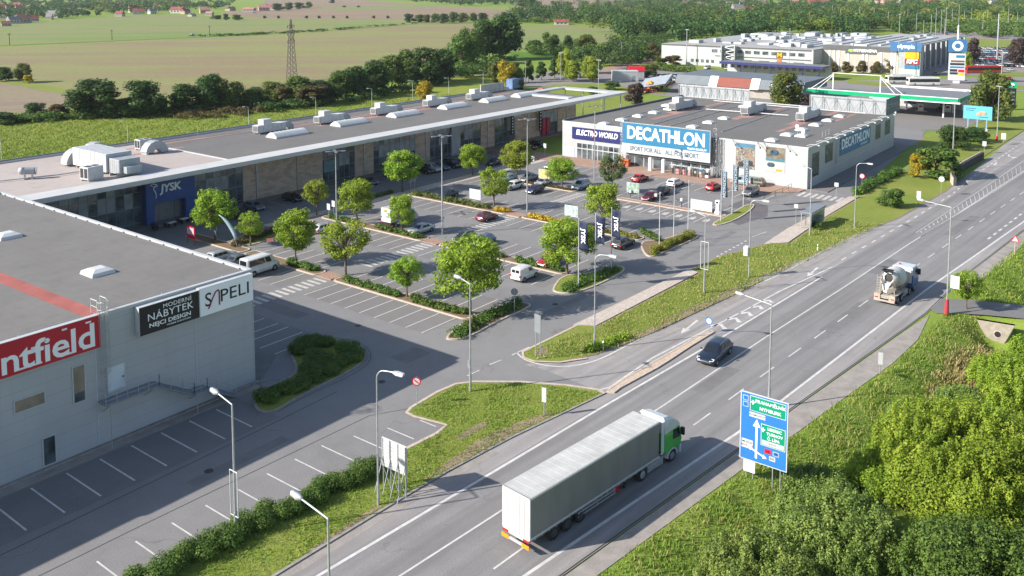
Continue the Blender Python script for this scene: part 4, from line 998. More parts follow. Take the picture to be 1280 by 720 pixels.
# back billboards on trusses behind the store
def backboard(name, label, p0, p1, z0, z1, n, mat, depth, truss=True, txt=None, zl=None):
    t = thing(name, label, 'billboard', ((p0[0]+p1[0])/2, (p0[1]+p1[1])/2, z0))
    L = math.hypot(p1[0]-p0[0], p1[1]-p0[1]); a = atan2(p1[1]-p0[1], p1[0]-p0[0]); t.rotation_euler = (0,0,a)
    zl = z0 if zl is None else zl
    m = MB(); m.box(-L/2, L/2, -.06, .06, 0, z1-z0); m.build('board', mat, t)
    if truss:
        m = MB(); d = -depth
        for i in range(n+1):
            x = -L/2+L*i/n; m.tube([(x,d,zl-z0),(x,d,z1-z0-.1)], .07, 4); m.tube([(x,-.1,zl-z0),(x,-.1,z1-z0)], .05, 4)
            if i < n: m.tube([(x,d,z1-z0-.3),(x+L/n/2,d,.1),(x+L/n,d,z1-z0-.3)], .045, 4)
        m.tube([(-L/2,d,z1-z0-.1),(L/2,d,z1-z0-.1)], .06, 4); m.tube([(-L/2,d,.1),(L/2,d,.1)], .05, 4)
        m.build('truss', M_galv, t)
    return t
M_back = M('billboard_back', (.30,.32,.34), .6, var=.1, scale=.5)
t = backboard('rooftop_billboard', 'grey back of the wide rooftop billboard with a triangular truss beside the fuel canopy', (166.6,-12.0), (166.6,5.8), 7.8, 11.3, 6, M_back, .7)
t.rotation_euler = (0,0,pi/2)
for c in kids(t):
    if c.name.startswith('truss'): c.scale = (1,-1,1)
t = backboard('rooftop_billboard', 'narrow dark rooftop sign board seen edge-on at the store corner', (164.4,-12.4), (175.8,-12.4), 8.0, 11.7, 4, M('board_dark', (.10,.12,.14), .6), .6, False)
lettering(t, 'ELECTRO WORLD', M('letter_dim', (.26,.29,.31), .5), (0,-.09,1.8), ROT_FRONT, 1.5, .02, 0, .9)
t = backboard('rooftop_billboard', 'grey back of the rooftop billboard behind the left part of the store', (170.5,23.0), (170.5,43), 7.0, 11.0, 9, M_back, .7)
t.rotation_euler = (0,0,pi/2)
for c in kids(t):
    if c.name.startswith('truss'): c.scale = (1,-1,1)
# ================================================================== VEGETATION
def leaf_mat(name, cols, tr=.35, var_s=.25, obj=.18, rough=.6):
    """leaves: tone varies per leaf, per clump and per plant; some light passes through"""
    s = N(name); g = s.n('NewGeometry'); oi = s.n('ObjectInfo'); v = s.coord('Object')
    k = s.noise(v, var_s*2.2, 3, .6)
    f = s.math('ADD', s.math('ADD', s.math('MULTIPLY', g.outputs['Random Per Island'], .26), .10), s.math('MULTIPLY', k, .74))
    c = s.ramp(f, [(.28,cols[0]),(.52,cols[1]),(.72,cols[2]),(.9,cols[3])])
    hs = s.n('HueSaturation'); s.l(c, hs.inputs['Color'])
    s.l(s.math('ADD', s.math('MULTIPLY', oi.outputs['Random'], .02), .495), hs.inputs['Hue'])
    s.l(s.math('ADD', s.math('MULTIPLY', oi.outputs['Random'], obj), 1-obj*.5), hs.inputs['Value'])
    s.fin(hs.outputs[0], rough, 0, .25)
    t = s.n('BsdfTranslucent'); s.l(hs.outputs[0], t.inputs[0])
    mx = s.n('MixShader'); mx.inputs[0].default_value = tr; s.l(s.p.outputs[0], mx.inputs[1]); s.l(t.outputs[0], mx.inputs[2])
    s.l(mx.outputs[0], s.o.inputs[0]); return s.m
L_lot = leaf_mat('leaf_bright', [(.10,.18,.016),(.22,.33,.03),(.34,.45,.052),(.48,.53,.09)], .48)
L_lot2 = leaf_mat('leaf_yellowing', [(.11,.17,.018),(.24,.31,.035),(.37,.42,.06),(.52,.49,.095)], .48)
L_grey = leaf_mat('leaf_greyish', [(.04,.07,.025),(.09,.13,.04),(.13,.17,.06),(.24,.15,.07)])
L_dark = leaf_mat('leaf_dark', [(.022,.05,.014),(.045,.09,.022),(.075,.13,.032),(.13,.185,.05)])
L_mid = leaf_mat('leaf_mid', [(.035,.075,.016),(.075,.135,.026),(.125,.19,.038),(.19,.235,.06)])
L_olive = leaf_mat('leaf_olive', [(.05,.075,.018),(.10,.135,.027),(.16,.18,.04),(.23,.20,.06)])
L_brown = leaf_mat('leaf_russet', [(.05,.045,.02),(.10,.085,.03),(.16,.12,.05),(.12,.13,.04)])
L_gold = leaf_mat('leaf_gold', [(.14,.15,.015),(.32,.27,.02),(.50,.36,.03),(.48,.24,.03)])
L_purple = leaf_mat('leaf_purple', [(.02,.014,.014),(.045,.03,.028),(.075,.05,.045),(.10,.06,.05)], .15)
L_hedge = leaf_mat('leaf_hedge', [(.03,.065,.012),(.07,.125,.02),(.12,.19,.03),(.19,.23,.045)], .25, .5)
L_hedgey = leaf_mat('leaf_hedge_yellow', [(.06,.085,.015),(.14,.16,.02),(.26,.24,.03),(.45,.30,.03)], .25, .5)
L_flower = leaf_mat('leaf_flower', [(.10,.11,.02),(.35,.24,.02),(.58,.36,.02),(.62,.42,.03)], .25, .8)
L_fg1 = leaf_mat('leaf_maple', [(.06,.115,.014),(.19,.285,.026),(.32,.405,.04),(.46,.50,.075)], .4, .22)
L_fg2 = leaf_mat('leaf_willow', [(.05,.095,.02),(.15,.225,.045),(.26,.335,.075),(.38,.43,.13)], .35, .25)

def leaf_arrays(blobs, n, size, rng, shell=.35, up=.3, flat=1.0, squash=None):
    """n leaf quads spread through a set of ellipsoids, most of them near the surfaces"""
    B = np.array([b if len(b) == 6 else (*b[:3], b[3], b[3], b[3]) for b in blobs], float)
    w_ = (B[:,3]*B[:,4]*B[:,5])**(2/3); idx = rng.choice(len(B), n, p=w_/w_.sum())
    d = rng.normal(size=(n,3)); d /= np.linalg.norm(d, axis=1)[:,None]
    r = 1 - shell*rng.random(n)**1.3; r *= 1+.10*rng.normal(size=n)
    P = B[idx,:3] + d*r[:,None]*B[idx,3:6]
    nrm = d/B[idx,3:6]; nrm /= np.linalg.norm(nrm, axis=1)[:,None]
    nrm = nrm*flat + rng.normal(size=(n,3))*.42 + np.array([0,0,up]); nrm /= np.linalg.norm(nrm, axis=1)[:,None]
    a = np.cross(nrm, rng.normal(size=(n,3))); a /= np.linalg.norm(a, axis=1)[:,None]; b = np.cross(nrm, a)
    s = size*(.6+.8*rng.random(n)); el = .6+.5*rng.random(n)
    a *= (s*.5)[:,None]; b *= (s*.5*el)[:,None]; bend = nrm*(s*.12)[:,None]
    V = np.stack([P-a, P-b*.9-bend, P+a, P+b*.9-bend], 1).reshape(-1,3)
    return V
def quads_mesh(name, V, mat, extra=None):
    n = len(V)//4; me = bpy.data.meshes.new(name)
    me.vertices.add(len(V)); me.vertices.foreach_set('co', V.astype(np.float32).ravel())
    me.loops.add(n*4); me.loops.foreach_set('vertex_index', np.arange(n*4, dtype=np.int32))
    me.polygons.add(n); me.polygons.foreach_set('loop_start', np.arange(0, n*4, 4, dtype=np.int32)); 
    me.materials.append(mat); me.update(calc_edges=True); return me
def addmesh(name, me, parent=None, loc=None):
    o = bpy.data.objects.new(name, me); COL.objects.link(o)
    if parent: o.parent = parent
    if loc: o.location = loc
    return o
def crown_blobs(rng, h0, h1, rad, nb, br=.42, shape='oval'):
    out = []; H = h1-h0
    for i in range(nb):
        t = (i+.5)/nb; z = h0 + H*(.12+.78*rng.random())
        k = (z-h0)/H
        if shape == 'oval': pr = sin(pi*min(1,max(0,.10+.86*k)))**.7
        elif shape == 'cone': pr = 1.05-k*.9
        elif shape == 'vase': pr = .35+.75*k if k < .8 else 1-(k-.8)*2
        elif shape == 'column': pr = .75 if k < .85 else .45
        else: pr = sqrt(max(0,1-(1.1*k-.25)**2))
        a = rng.random()*2*pi; q = rad*pr*(.30+.70*rng.random()**.6)*(1-br*.6)
        b = rad*br*(.65+.6*rng.random())
        out.append((q*cos(a), q*sin(a), z, b, b, b*(.7+.25*rng.random())))
    return out
def make_tree(name, label, cat, h, rad, trunk, leafm, nl, ls, nb=26, shape='oval', seed=1, br=.40, shell=.5, loc=(0,0,0), group=None, bark=None):
    rng = np.random.default_rng(seed)
    t = thing(name, label, cat, loc, 0, group)
    bl = crown_blobs(rng, trunk, h, rad, nb, br, shape)
    m = MB(); tr = max(.07, h*.018)
    pts = [(0,0,-.1),(.03*h*rng.normal()*.3,.02*h*rng.normal()*.3,trunk*.6),(.05*rng.normal(),.05*rng.normal(),trunk+.2),(.1*rng.normal(),.1*rng.normal(),trunk+(h-trunk)*.45),(0,0,h*.86)]
    m.tube(pts, [tr*1.35,tr,tr*.9,tr*.55,tr*.15], 7)
    for i in range(0, len(bl), 2):
        b = bl[i]; z0 = trunk*.85 + (b[2]-trunk)*.35
        m.tube([(0,0,z0),(b[0]*.45,b[1]*.45,z0+(b[2]-z0)*.5),(b[0]*.95,b[1]*.95,b[2])], [tr*.5,tr*.3,tr*.1], 4)
    m.build('trunk', bark or M_wood, t)
    addmesh('crown', quads_mesh('crown', leaf_arrays(bl, nl, ls, rng, shell), leafm), t)
    return snapshot(t)
# -- car-park trees
PT = {}
PT['a'] = make_tree('park_tree', '', 'tree', 7, 3.0, 1.9, L_lot, 8600, .23, 90, 'oval', 11, .235)
PT['b'] = make_tree('park_tree', '', 'tree', 7, 3.0, 1.8, L_lot, 8600, .23, 74, 'ball', 23, .26)
PT['c'] = make_tree('park_tree', '', 'tree', 7, 3.0, 2.0, L_lot, 6000, .23, 62, 'oval', 37, .235)
used = set()
def put(proto, loc, h, w_, label, rz=None, mats=None, H0=7.0, W0=6.0, group=None, lean=0):
    p = PT[proto]; sc = (w_/W0, w_/W0, h/H0); rz = rnd(0, 6.28) if rz is None else rz
    if proto not in used and mats is None:
        used.add(proto); p.location = (loc[0],loc[1],loc[2] if len(loc)>2 else 0); p.scale = sc; p.rotation_euler = (0,0,rz); p['label'] = label
        if group: p['group'] = group
        return p
    return dup(p, loc, rz, label, group, sc, mats=mats)
gt = 'trees planted in the car park'
yel = {'leaf_bright': L_lot2}; gry = {'leaf_bright': L_grey}
for px, py, top, wpx, pr, ms_, lb_ in (
    (269,301,237,58,'a',None,'bright green tree in front of the blue shop portal'),
    (313,307,265,38,'c',None,'small loose tree right of the leaning pale banners'),
    (370,331,261,54,'a',None,'tall oval green tree beside the white minibus'),
    (432,344,275,68,'c',yel,'broad yellowish green tree near the front zebra crossing'),
    (396,269,224,36,'c',yel,'small yellowish tree just left of the two-headed lamp mast'),
    (446,280,225,46,'b',None,'round green tree between the silver estate and the stone wall'),
    (503,240,187,52,'a',None,'large round green tree before the second stone panel'),
    (502,293,243,34,'b',None,'small tree standing before the white box truck'),
    (591,219,180,36,'b',None,'small tree with orange tips in the row nearest the shops'),
    (617,262,209,45,'c',None,'light green open tree above the red hatchback'),
    (646,225,175,44,'a',yel,'tall tree with an orange top near the red shop sign'),
    (702,236,198,44,'b',None,'compact round tree left of the silver off-roader'),
    (765,243,192,38,'c',gry,'sparse greyish green tree in front of the store entrance'),
    (753,285,229,46,'b',yel,'yellow green tree left of the parked burgundy car'),
    (587,392,298,90,'b',None,'largest green tree of the car park by the tall street lamp'),
    (509,372,321,50,'c',None,'small round tree in the front planting strip'),
    (709,342,274,74,'b',None,'wide green tree right of the white van'),
    (1208,386,336,46,'c',None,'small dark green tree at the field track beside the red-based mast')):
    x, y = G(px, py); h = HT(px, py, top); k = ((x-CAM[0])*_F[0]+(y-CAM[1])*_F[1]-CAM[2]*_F[2]*-1)
    k = (x-CAM[0])*_F[0]+(y-CAM[1])*_F[1]+(0-CAM[2])*_F[2]
    put(pr, (x,y,.1 if px < 1100 else -.1), h*1.0, wpx*k/FPX*1.02, lb_, None, ms_, group=gt if px < 1100 else None)

# -- generic background trees
PT['d1'] = make_tree('broadleaf_tree', '', 'tree', 7, 3.0, .8, L_dark, 6000, .36, 34, 'oval', 51, .36)
PT['d2'] = make_tree('broadleaf_tree', '', 'tree', 7, 3.0, .5, L_dark, 6000, .36, 26, 'ball', 52, .42)
PT['d3'] = make_tree('broadleaf_tree', '', 'tree', 7, 3.0, .9, L_mid, 5000, .36, 28, 'oval', 53, .34)
PT['s1'] = make_tree('shrub', '', 'shrub', 7, 3.0, .1, L_mid, 5000, .4, 20, 'ball', 61, .46)
PT['s2'] = make_tree('shrub', '', 'shrub', 7, 3.0, .1, L_olive, 5000, .4, 28, 'ball', 62, .34)
PT['f1'] = make_tree('fir_tree', '', 'conifer', 7, 3.0, .3, L_dark, 3500, .42, 30, 'cone', 63, .30)
mm = {'dark': None, 'mid': ('leaf_dark', L_mid), 'olive': ('leaf_dark', L_olive), 'brown': ('leaf_dark', L_brown), 'gold': ('leaf_dark', L_gold), 'bright': ('leaf_dark', L_lot2), 'purple': ('leaf_dark', L_purple)}
def bgt(px, py, top, wpx, kind='d1', col='dark', label=None, group=None):
    x, y = G(px, py); h = HT(px, py, top); k = (x-CAM[0])*_F[0]+(y-CAM[1])*_F[1]+(0-CAM[2])*_F[2]
    base = PT[kind]; m0 = KIDS[base.name][1][0]
    src = [c for c in KIDS[base.name][1]]
    lm = None
    for c in src:
        if c[0].name.startswith('crown'): lm = c[0].data.materials[0].name
    ms_ = None
    tgt = {'dark': L_dark, 'mid': L_mid, 'olive': L_olive, 'brown': L_brown, 'gold': L_gold, 'bright': L_lot2, 'purple': L_purple, 'lot': L_lot}[col]
    if tgt.name != lm: ms_ = {lm: tgt}
    return put(kind, (x,y,0), h, wpx*k/FPX, label, None, ms_, group=group)
G1 = 'trees in the row behind the long building'
row = [ (121,147,102,60,'d1','dark'),(184,145,103,48,'d2','dark'),(150,146,124,34,'d2','mid'),(235,140,107,42,'d1','dark'),(262,138,95,38,'d1','dark'),
 (285,137,97,34,'d3','olive'),(308,134,112,32,'d2','mid'),(324,131,110,20,'d2','dark'),(342,132,104,30,'d2','olive'),(358,132,106,26,'s2','brown'),(376,131,97,36,'d1','mid'),
 (388,132,106,38,'s2','brown'),(405,128,101,36,'d2','dark'),(422,125,91,30,'d1','mid'),(442,122,85,34,'d1','dark'),(466,118,78,34,'d1','dark'),(490,109,70,34,'d2','mid'),
 (511,102,64,28,'d1','mid'),(534,106,62,42,'d2','dark'),(556,102,64,28,'d1','dark'),(577,92,46,38,'d1','mid'),(590,80,34,30,'d3','mid'),(603,76,28,34,'d1','dark'),(628,75,19,42,'d1','dark'),(612,74,30,22,'d3','mid')]
desc = {'dark':'dark green','mid':'mid green','olive':'olive green','brown':'russet brown','gold':'golden yellow','bright':'yellow green','purple':'purple-leaved','lot':'bright green'}
for i, r_ in enumerate(row):
    r_ = (r_[0], r_[1], r_[2]-1, r_[3]*1.22, r_[4], r_[5])
    bgt(*r_, label='%s broad tree, number %d counted rightwards along the row behind the long building' % (desc[r_[5]], i+1), group=G1)
for r_, lb_ in (((47,146,128,30,'s1','dark'),'low dark bush at the left end of the meadow'),((74,147,129,28,'s2','brown'),'low reddish bush next to the dark bush in the meadow'),
 ((30,103,80,24,'d1','olive'),'leafy olive tree on the field margin at the left edge'),((8,101,84,28,'d2','dark'),'dark tree leaning on the field margin at the very left'),((35,104,93,12,'s2','gold'),'small golden bush under the field margin tree'),
 ((4,155,141,40,'s1','dark'),'dark bush cut off by the left edge of the meadow'),
 ((531,126,101,24,'s1','gold'),'round golden yellow tree behind the long roof'),((633,112,73,26,'d3','gold'),'tall golden orange tree behind the end of the long roof'),((617,110,76,18,'s2','olive'),'slim pale tree beside the golden orange one'),((645,112,90,22,'s1','olive'),'low olive shrub under the golden orange tree'),
 ((645,104,78,24,'f1','dark'),'dark dense tree, first of four beside the lawn'),((661,103,73,18,'f1','dark'),'dark dense tree, second of four beside the lawn'),((677,100,76,20,'f1','dark'),'dark dense tree, third of four beside the lawn'),((693,98,72,20,'f1','dark'),'dark dense tree, fourth of four beside the lawn'),
 ((704,101,58,22,'d3','bright'),'tall yellow green tree by the lawn lamp'),((716,102,76,24,'d1','bright'),'yellowish tree in front of the tall yellow green one'),((740,103,71,28,'d1','bright'),'rounded yellow green tree on the lawn before the red paved square'),
 ((728,92,62,30,'d1','dark'),'dark tree behind the yellow green trees'),((755,82,62,16,'d2','dark'),'dark tree, first in the avenue to the big store'),((766,80,61,16,'d2','dark'),'dark tree, second in the avenue to the big store'),((779,78,58,16,'d1','mid'),'green tree, third in the avenue to the big store'),((793,77,60,16,'d2','dark'),'dark tree, fourth in the avenue to the big store'),((806,76,58,16,'d2','mid'),'green tree, fifth in the avenue to the big store'),((817,76,54,18,'d2','brown'),'russet tree, last in the avenue to the big store'),
 ((668,68,50,26,'s1','dark'),'dark copse tree at the corner of the right-hand field'),((688,66,39,24,'d3','mid'),'tall light tree in the copse by the right-hand field'),((709,67,45,14,'d1','dark'),'slim dark tree in the copse by the right-hand field'),((731,67,44,28,'d1','olive'),'olive tree at the right of the copse by the field'),
 ((841,82,69,24,'s2','brown'),'orange brown bush before the white store wall'),((826,82,72,14,'s2','olive'),'olive bush left of the orange brown bush'),((810,95,80,26,'s1','olive'),'low spreading olive shrub near the small white building'),((781,99,86,12,'d3','mid'),'thin young tree before the small white building'),
 ((793,131,104,24,'s1','purple'),'purple-leaved round bush beside the lawn'),((765,112,102,22,'s2','mid'),'low green shrub on the lawn edge'),((742,118,108,16,'s1','mid'),'low shrub on the lawn near the pergola'),
 ((980,139,91,46,'d1','olive'),'leafy olive tree between the store roof and the fuel canopy'),((1240,152,92,56,'d1','olive'),'big olive green tree behind the pale blue billboard'),((1005,140,118,26,'s1','purple'),'purple shrub under the olive tree'),
 ((1193,186,158,40,'s1','dark'),'dark low shrub behind the long roadside bush'),((1220,178,160,34,'s1','dark'),'dark shrub in front of the pale blue billboard legs'),((1170,222,182,60,'s2','mid'),'large yellow green bush by the roadside lamp mast'),((1146,222,192,22,'s2','gold'),'orange and yellow bush at the left of the large roadside bush'),
 ((1113,259,236,32,'s1','mid'),'rounded dark green bush on the verge above the slip lane'),((1023,287,278,16,'s1','mid'),'small weedy bush at the bus shelter'),((1236,106,86,9,'f1','mid'),'small conical conifer by the far car park'),
 ((1215,78,48,20,'s1','purple'),'dark purple tree right of the round logo pylon'),((1270,82,48,24,'s1','purple'),'dark purple tree at the right edge of the far car park'),((1208,90,66,14,'d1','bright'),'yellow green tree below the round logo pylon'),
 ((1102,110,88,0,'s1','olive'),'')) :
    if r_[3]: bgt(*r_, label=lb_)
for i, (px, py, top, w_) in enumerate(((1020,93,80,11),(1031,93,79,11),(1043,92,78,12),(1060,92,77,16),(1077,92,76,14),(1094,92,77,13),(1112,92,73,18))):
    bgt(px, py, top, w_, 'd2', 'brown', 'small russet tree in the line before the big store, number %d of seven rightwards' % (i+1), 'small trees before the big store')
fz = [(512,28,17,14),(523,28,18,12),(532,28,18,12),(545,28,17,14),(556,29,17,14),(568,28,15,14),(580,28,16,14),(592,27,16,14),(604,26,16,14)]
for i, q in enumerate(fz): bgt(*q, 's1', ('dark','mid','olive','mid')[i%4], 'small bushy tree in the hedge row crossing the far fields', 'bushy trees of the far field hedge')
for px in (331,348,383,399,417,434,467,485): bgt(px, 23, 19.5, 4.5, 's1', 'dark', 'tiny dark tree in the single line across the far brown field', 'tiny trees lined across the far field')
for px, py, top, w_, c in ((270,24,19,14,'dark'),(283,25,17,8,'dark'),(297,25,18,14,'mid'),(348,13,4,16,'dark'),(360,12,3,14,'mid'),(375,11,3,14,'dark'),(386,10,2,10,'mid'),(415,4,-1,8,'dark'),(430,9,7,5,'dark'),(448,9,7,5,'dark'),(692,5,1,8,'mid'),(657,9,-2,30,'mid')):
    bgt(px, py, top, w_, 's1', c, 'far dark tree clump beyond the fields', 'far tree clumps beyond the fields')
# woods that read as one mass
def in_poly(x, y, P):
    c = False
    for i in range(len(P)):
        (x1,y1),(x2,y2) = P[i-1], P[i]
        if (y1 > y) != (y2 > y) and x < (x2-x1)*(y-y1)/(y2-y1)+x1: c = not c
    return c
def woodland(name, poly, n, h, w_, ls, per, mat, seed, label):
    rng = np.random.default_rng(seed); Y0 = min(p[1] for p in poly); Y1 = max(p[1] for p in poly); X0 = min(p[0] for p in poly); X1 = max(p[0] for p in poly)
    Vs = []; k = 0
    while k < n:
        px = rng.uniform(X0, X1); py = rng.uniform(Y0, Y1)
        if not in_poly(px, py, poly): continue
        k += 1; x, y = G(px, max(py, -12)); s = .7+.6*rng.random(); hh = h*s; ww = w_*s
        bl = [(x+rng.normal()*ww*.25, y+rng.normal()*ww*.25, hh*(.35+.5*rng.random()), ww*.32, ww*.32, hh*.26) for _ in range(6)]
        Vs.append(leaf_arrays(bl, per, ls, rng, .4))
    o = addmesh(name, quads_mesh(name, np.concatenate(Vs), mat)); tag(o, label, 'woodland', kind='stuff'); return o
woodland('woodland', [(-30,-8),(292,-8),(290,9),(262,13),(238,14),(205,16.5),(160,18.5),(115,21.5),(80,23.5),(40,25),(-30,28)], 480, 10, 12, 2.0, 130, L_dark, 1, 'dark wood around the far village')
woodland('woodland', [(60,-8),(235,-8),(238,14),(205,15),(160,17),(120,19)], 110, 11, 12, 2.0, 110, L_olive, 2, 'paler trees mixed into the far wood')
woodland('woodland', [(470,-9),(660,-9),(655,6),(640,8.5),(570,7.5),(520,5),(490,1)], 240, 14, 16, 3.2, 70, L_dark, 3, 'dark forest on the top horizon')
woodland('woodland', [(640,24),(665,12),(720,8),(780,4),(850,-4),(960,-8),(960,20),(940,23),(905,22),(888,30),(872,38),(830,46),(780,55),(768,38),(765,34),(700,30),(640,30)], 330, 13, 13, 1.7, 190, L_dark, 4, 'dense dark wood behind the right-hand field')
woodland('woodland', [(640,25),(720,10),(850,0),(960,0),(960,20),(880,30),(800,40),(770,34)], 110, 12, 13, 1.7, 170, L_mid, 5, 'greener trees inside the dense wood')
woodland('woodland', [(960,-8),(1310,-8),(1310,26),(1230,26),(1170,34),(1130,44),(1060,44),(1000,44),(960,46),(880,54),(830,58),(868,40),(900,32),(960,18)], 560, 12, 13, 1.8, 180, L_dark, 6, 'dense wood behind the big store')
woodland('woodland', [(960,-4),(1310,-4),(1310,24),(1180,28),(1130,40),(1000,42),(960,34)], 220, 12, 14, 1.8, 170, L_olive, 7, 'olive trees inside the wood behind the big store')
woodland('woodland', [(1165,30),(1310,34),(1310,50),(1250,49),(1180,42),(1140,42)], 130, 6, 9, 1.3, 130, L_mid, 8, 'green bank of shrubs above the far car park')
woodland('woodland', [(640,29),(760,31),(768,28),(700,24),(640,22)], 60, 5, 10, 1.5, 100, L_mid, 9, 'low orchard rows beside the red-roofed sheds')
woodland('woodland', [(900,20),(1310,4),(1310,28),(1170,34),(1130,42),(940,44)], 60, 11, 12, 1.6, 200, L_lot2, 14, 'yellowing trees scattered in the wood behind the big store')
woodland('woodland', [(640,24),(900,4),(960,20),(840,45),(780,50)], 40, 12, 12, 1.6, 200, L_olive, 15, 'olive trees scattered in the dense wood')
woodland('woodland', [(748,62),(832,56),(834,74),(800,84),(762,92),(748,80)], 60, 8, 8, .9, 220, L_dark, 16, 'dense small trees beside the avenue')
woodland('woodland', [(640,66),(745,58),(748,76),(720,82),(700,74),(660,70)], 34, 6, 8, .9, 200, L_mid, 17, 'copse and scrub behind the lawn trees')
woodland('woodland', [(560,92),(600,78),(640,74),(640,84),(600,96),(570,104)], 26, 5, 7, .8, 200, L_mid, 18, 'undergrowth below the tall trees')
# rough scrub along the meadow edge
woodland('scrub', [(0,156),(120,148),(220,143),(300,137),(330,134),(330,130),(230,138),(100,146),(0,151)], 150, 1.9, 4, .6, 110, L_mid, 10, 'rough scrub along the edge of the meadow')
woodland('scrub', [(185,146),(240,141),(300,138),(330,140),(300,146),(230,150)], 50, 1.6, 3.4, .5, 110, L_brown, 11, 'russet scrub along the edge of the meadow')
woodland('scrub', [(320,135),(420,128),(500,112),(560,100),(560,104),(500,118),(440,130),(330,142)], 80, 2.4, 4, .7, 110, L_dark, 12, 'dark undergrowth below the tree row')
woodland('scrub', [(200,47.5),(240,46),(225,46.5),(300,43.5),(420,37),(500,31),(523,28.5),(520,30),(420,38.5),(300,45)], 90, 1.6, 5, .9, 40, L_dark, 13, 'dark scrub along the field path')

# -- hedges and shrub beds
def hedge(name, label, path, w_, h, mat, n, ls=.2, z=.1, seed=1, cat='hedge', group=None, lump=.25):
    rng = np.random.default_rng(seed); path = [(p[0],p[1]) for p in path]
    x0, y0 = path[0]; L = [0]
    for a, b in zip(path, path[1:]): L.append(L[-1]+math.hypot(b[0]-a[0], b[1]-a[1]))
    bl = []; st = w_*.32; k = int(L[-1]/st)+1
    for i in range(k+1):
        d = L[-1]*i/max(1,k); j = 0
        while j < len(path)-2 and d > L[j+1]: j += 1
        t = (d-L[j])/max(1e-6,L[j+1]-L[j]); x = path[j][0]+(path[j+1][0]-path[j][0])*t; y = path[j][1]+(path[j+1][1]-path[j][1])*t
        dx, dy = path[j+1][0]-path[j][0], path[j+1][1]-path[j][1]; q = math.hypot(dx,dy) or 1
        for _ in range(2):
            o = rng.uniform(-1,1)*w_*.27; s = 1+lump*rng.normal()*.6
            bl.append((x-dy/q*o-x0, y+dx/q*o-y0, z+h*.42*s, w_*.30, w_*.30, h*.5*max(.5,s)))
    o = addmesh(name, quads_mesh(name, leaf_arrays(bl, n, ls, rng, .5), mat), None, (x0,y0,0)); return tag(o, label, cat, group)
hedge('hedge', 'long trimmed hedge between the front bays and the roadside grass', [(-30,-19.2),(-22,-19.2),(-14.5,-19.4),(-7,-20.2),(-4.4,-20.6)], 2.8, 1.3, L_hedge, 70000, .11, .1, 1, lump=.05)
bedsh = [((25.6,-4.2),(25.6,4),'hedge','low shrubs in the front planting strip below the large tree',L_hedge,3000,.75),((25.6,6.2),(25.6,15.8),'hedge','low shrubs in the front planting strip beside the zebra crossing',L_hedge,3200,.6),
 ((25.6,21.8),(25.6,27),'hedge','low shrubs under the tree beside the white minibus',L_hedge,2600,.9),((45.6,-4),(45.6,3.2),'hedge','low shrubs in the second strip behind the white van',L_hedge,2600,.7),((45.6,6),(45.6,15),'hedge','low shrubs in the second strip hidden by the largest tree',L_grey,2400,.8),
 ((45.6,21.6),(45.6,31),'hedge','low shrubs in the second strip before the box truck',L_hedge,3000,.7),((45.6,36),(45.6,42),'hedge','low shrubs in the second strip under the small tree',L_hedge,2000,.6),
 ((65.6,8.6),(65.6,15.8),'hedge','yellow flowering shrubs beside the lamp mast',L_flower,1800,.8),((65.6,-4),(65.6,7),'hedge','olive shrubs right of the yellow flowering ones',L_hedgey,2400,.6),((65.6,25),(65.6,42),'hedge','long low olive hedge before the dark blue car',L_olive,4200,.95),
 ((65.6,20.6),(65.6,22.8),'shrub','yellow flowering shrub by the red hatchback',L_flower,700,.8),((58.2,46),(64.6,46.6),'hedge','low shrubs at the far end of the third strip',L_olive,1200,.5),
 ((85.9,22),(85.9,33),'hedge','dry brown low shrubs in the strip before the store',L_brown,1600,.4)]
for i, (a, b, nm, lb_, mt, n, h) in enumerate(bedsh): hedge(nm, lb_, [a,b], 1.9, h, mt, n, .22, .1, 20+i)
hedge('hedge', 'reddish and green shrubs at the tip of the front planting strip', [(20.2,-8),(24,-7.5),(28,-7.2),(32.2,-7.4)], 2.6, .85, L_hedge, 3400, .22, .1, 41)
hedge('shrub', 'small russet shrub at the foot of the tall street lamp', [(22.5,-7.6),(23.6,-7.4)], 1.6, 1.0, L_brown, 700, .2, .1, 42)
hedge('hedge', 'flat green shrubs around the flag poles', [(39.7,-9),(44,-8.9),(49.8,-9.4)], 2.8, .7, L_hedge, 4200, .22, .1, 43)
hedge('hedge', 'golden flowering hedge along the edge below the three bare flag poles', [(59.4,-10),(64,-10),(71.6,-9.9)], 1.9, 1.0, L_hedgey, 4200, .2, .1, 44)
hedge('hedge', 'green hedge behind the golden flowering one', [(66,-7.5),(68.8,-3)], 1.7, .8, L_hedge, 1500, .22, .1, 45)
hedge('hedge', 'dark shrubs filling the bed at the corner of the left building', [(-1.9,-4.3),(3,-3.9),(7,-3.8),(9.6,-3.2),(10.8,-1.4)], 3.0, 1.0, L_hedge, 22000, .15, .1, 46)
hedge('hedge', 'dark brown shrubs inside the corner bed', [(7.0,1.8),(8.6,3.2),(9.6,1.0)], 2.8, 1.1, L_hedge, 12000, .15, .1, 47)
hedge('hedge', 'green shrubs in the middle of the corner bed', [(4.4,-2.4),(6.6,-1.4),(7.4,-.4)], 3.2, .95, L_hedge, 12000, .15, .1, 48)
hedge('hedge', 'dry brownish shrubs behind the leaning banners', [(26,40),(31,41),(35,42)], 2.2, .9, L_brown, 2200, .22, .1, 49)
hedge('hedge', 'clipped dark hedge along the service road bend', GL([(1070,243),(1085,236),(1100,228),(1122,216)]), 2.6, 1.6, L_hedge, 5200, .26, 0, 50)
hedge('hedge', 'low green hedge before the white store wall', GL([(822,88),(850,90),(868,91)]), 5, 3.2, L_hedge, 1500, .6, 0, 51)
hedge('hedge', 'green weeds around the lamp post on the verge', [(25.5,-21.5),(28.5,-22.0),(31,-22.4)], 2.0, .7, L_lot, 1400, .22, .1, 52)
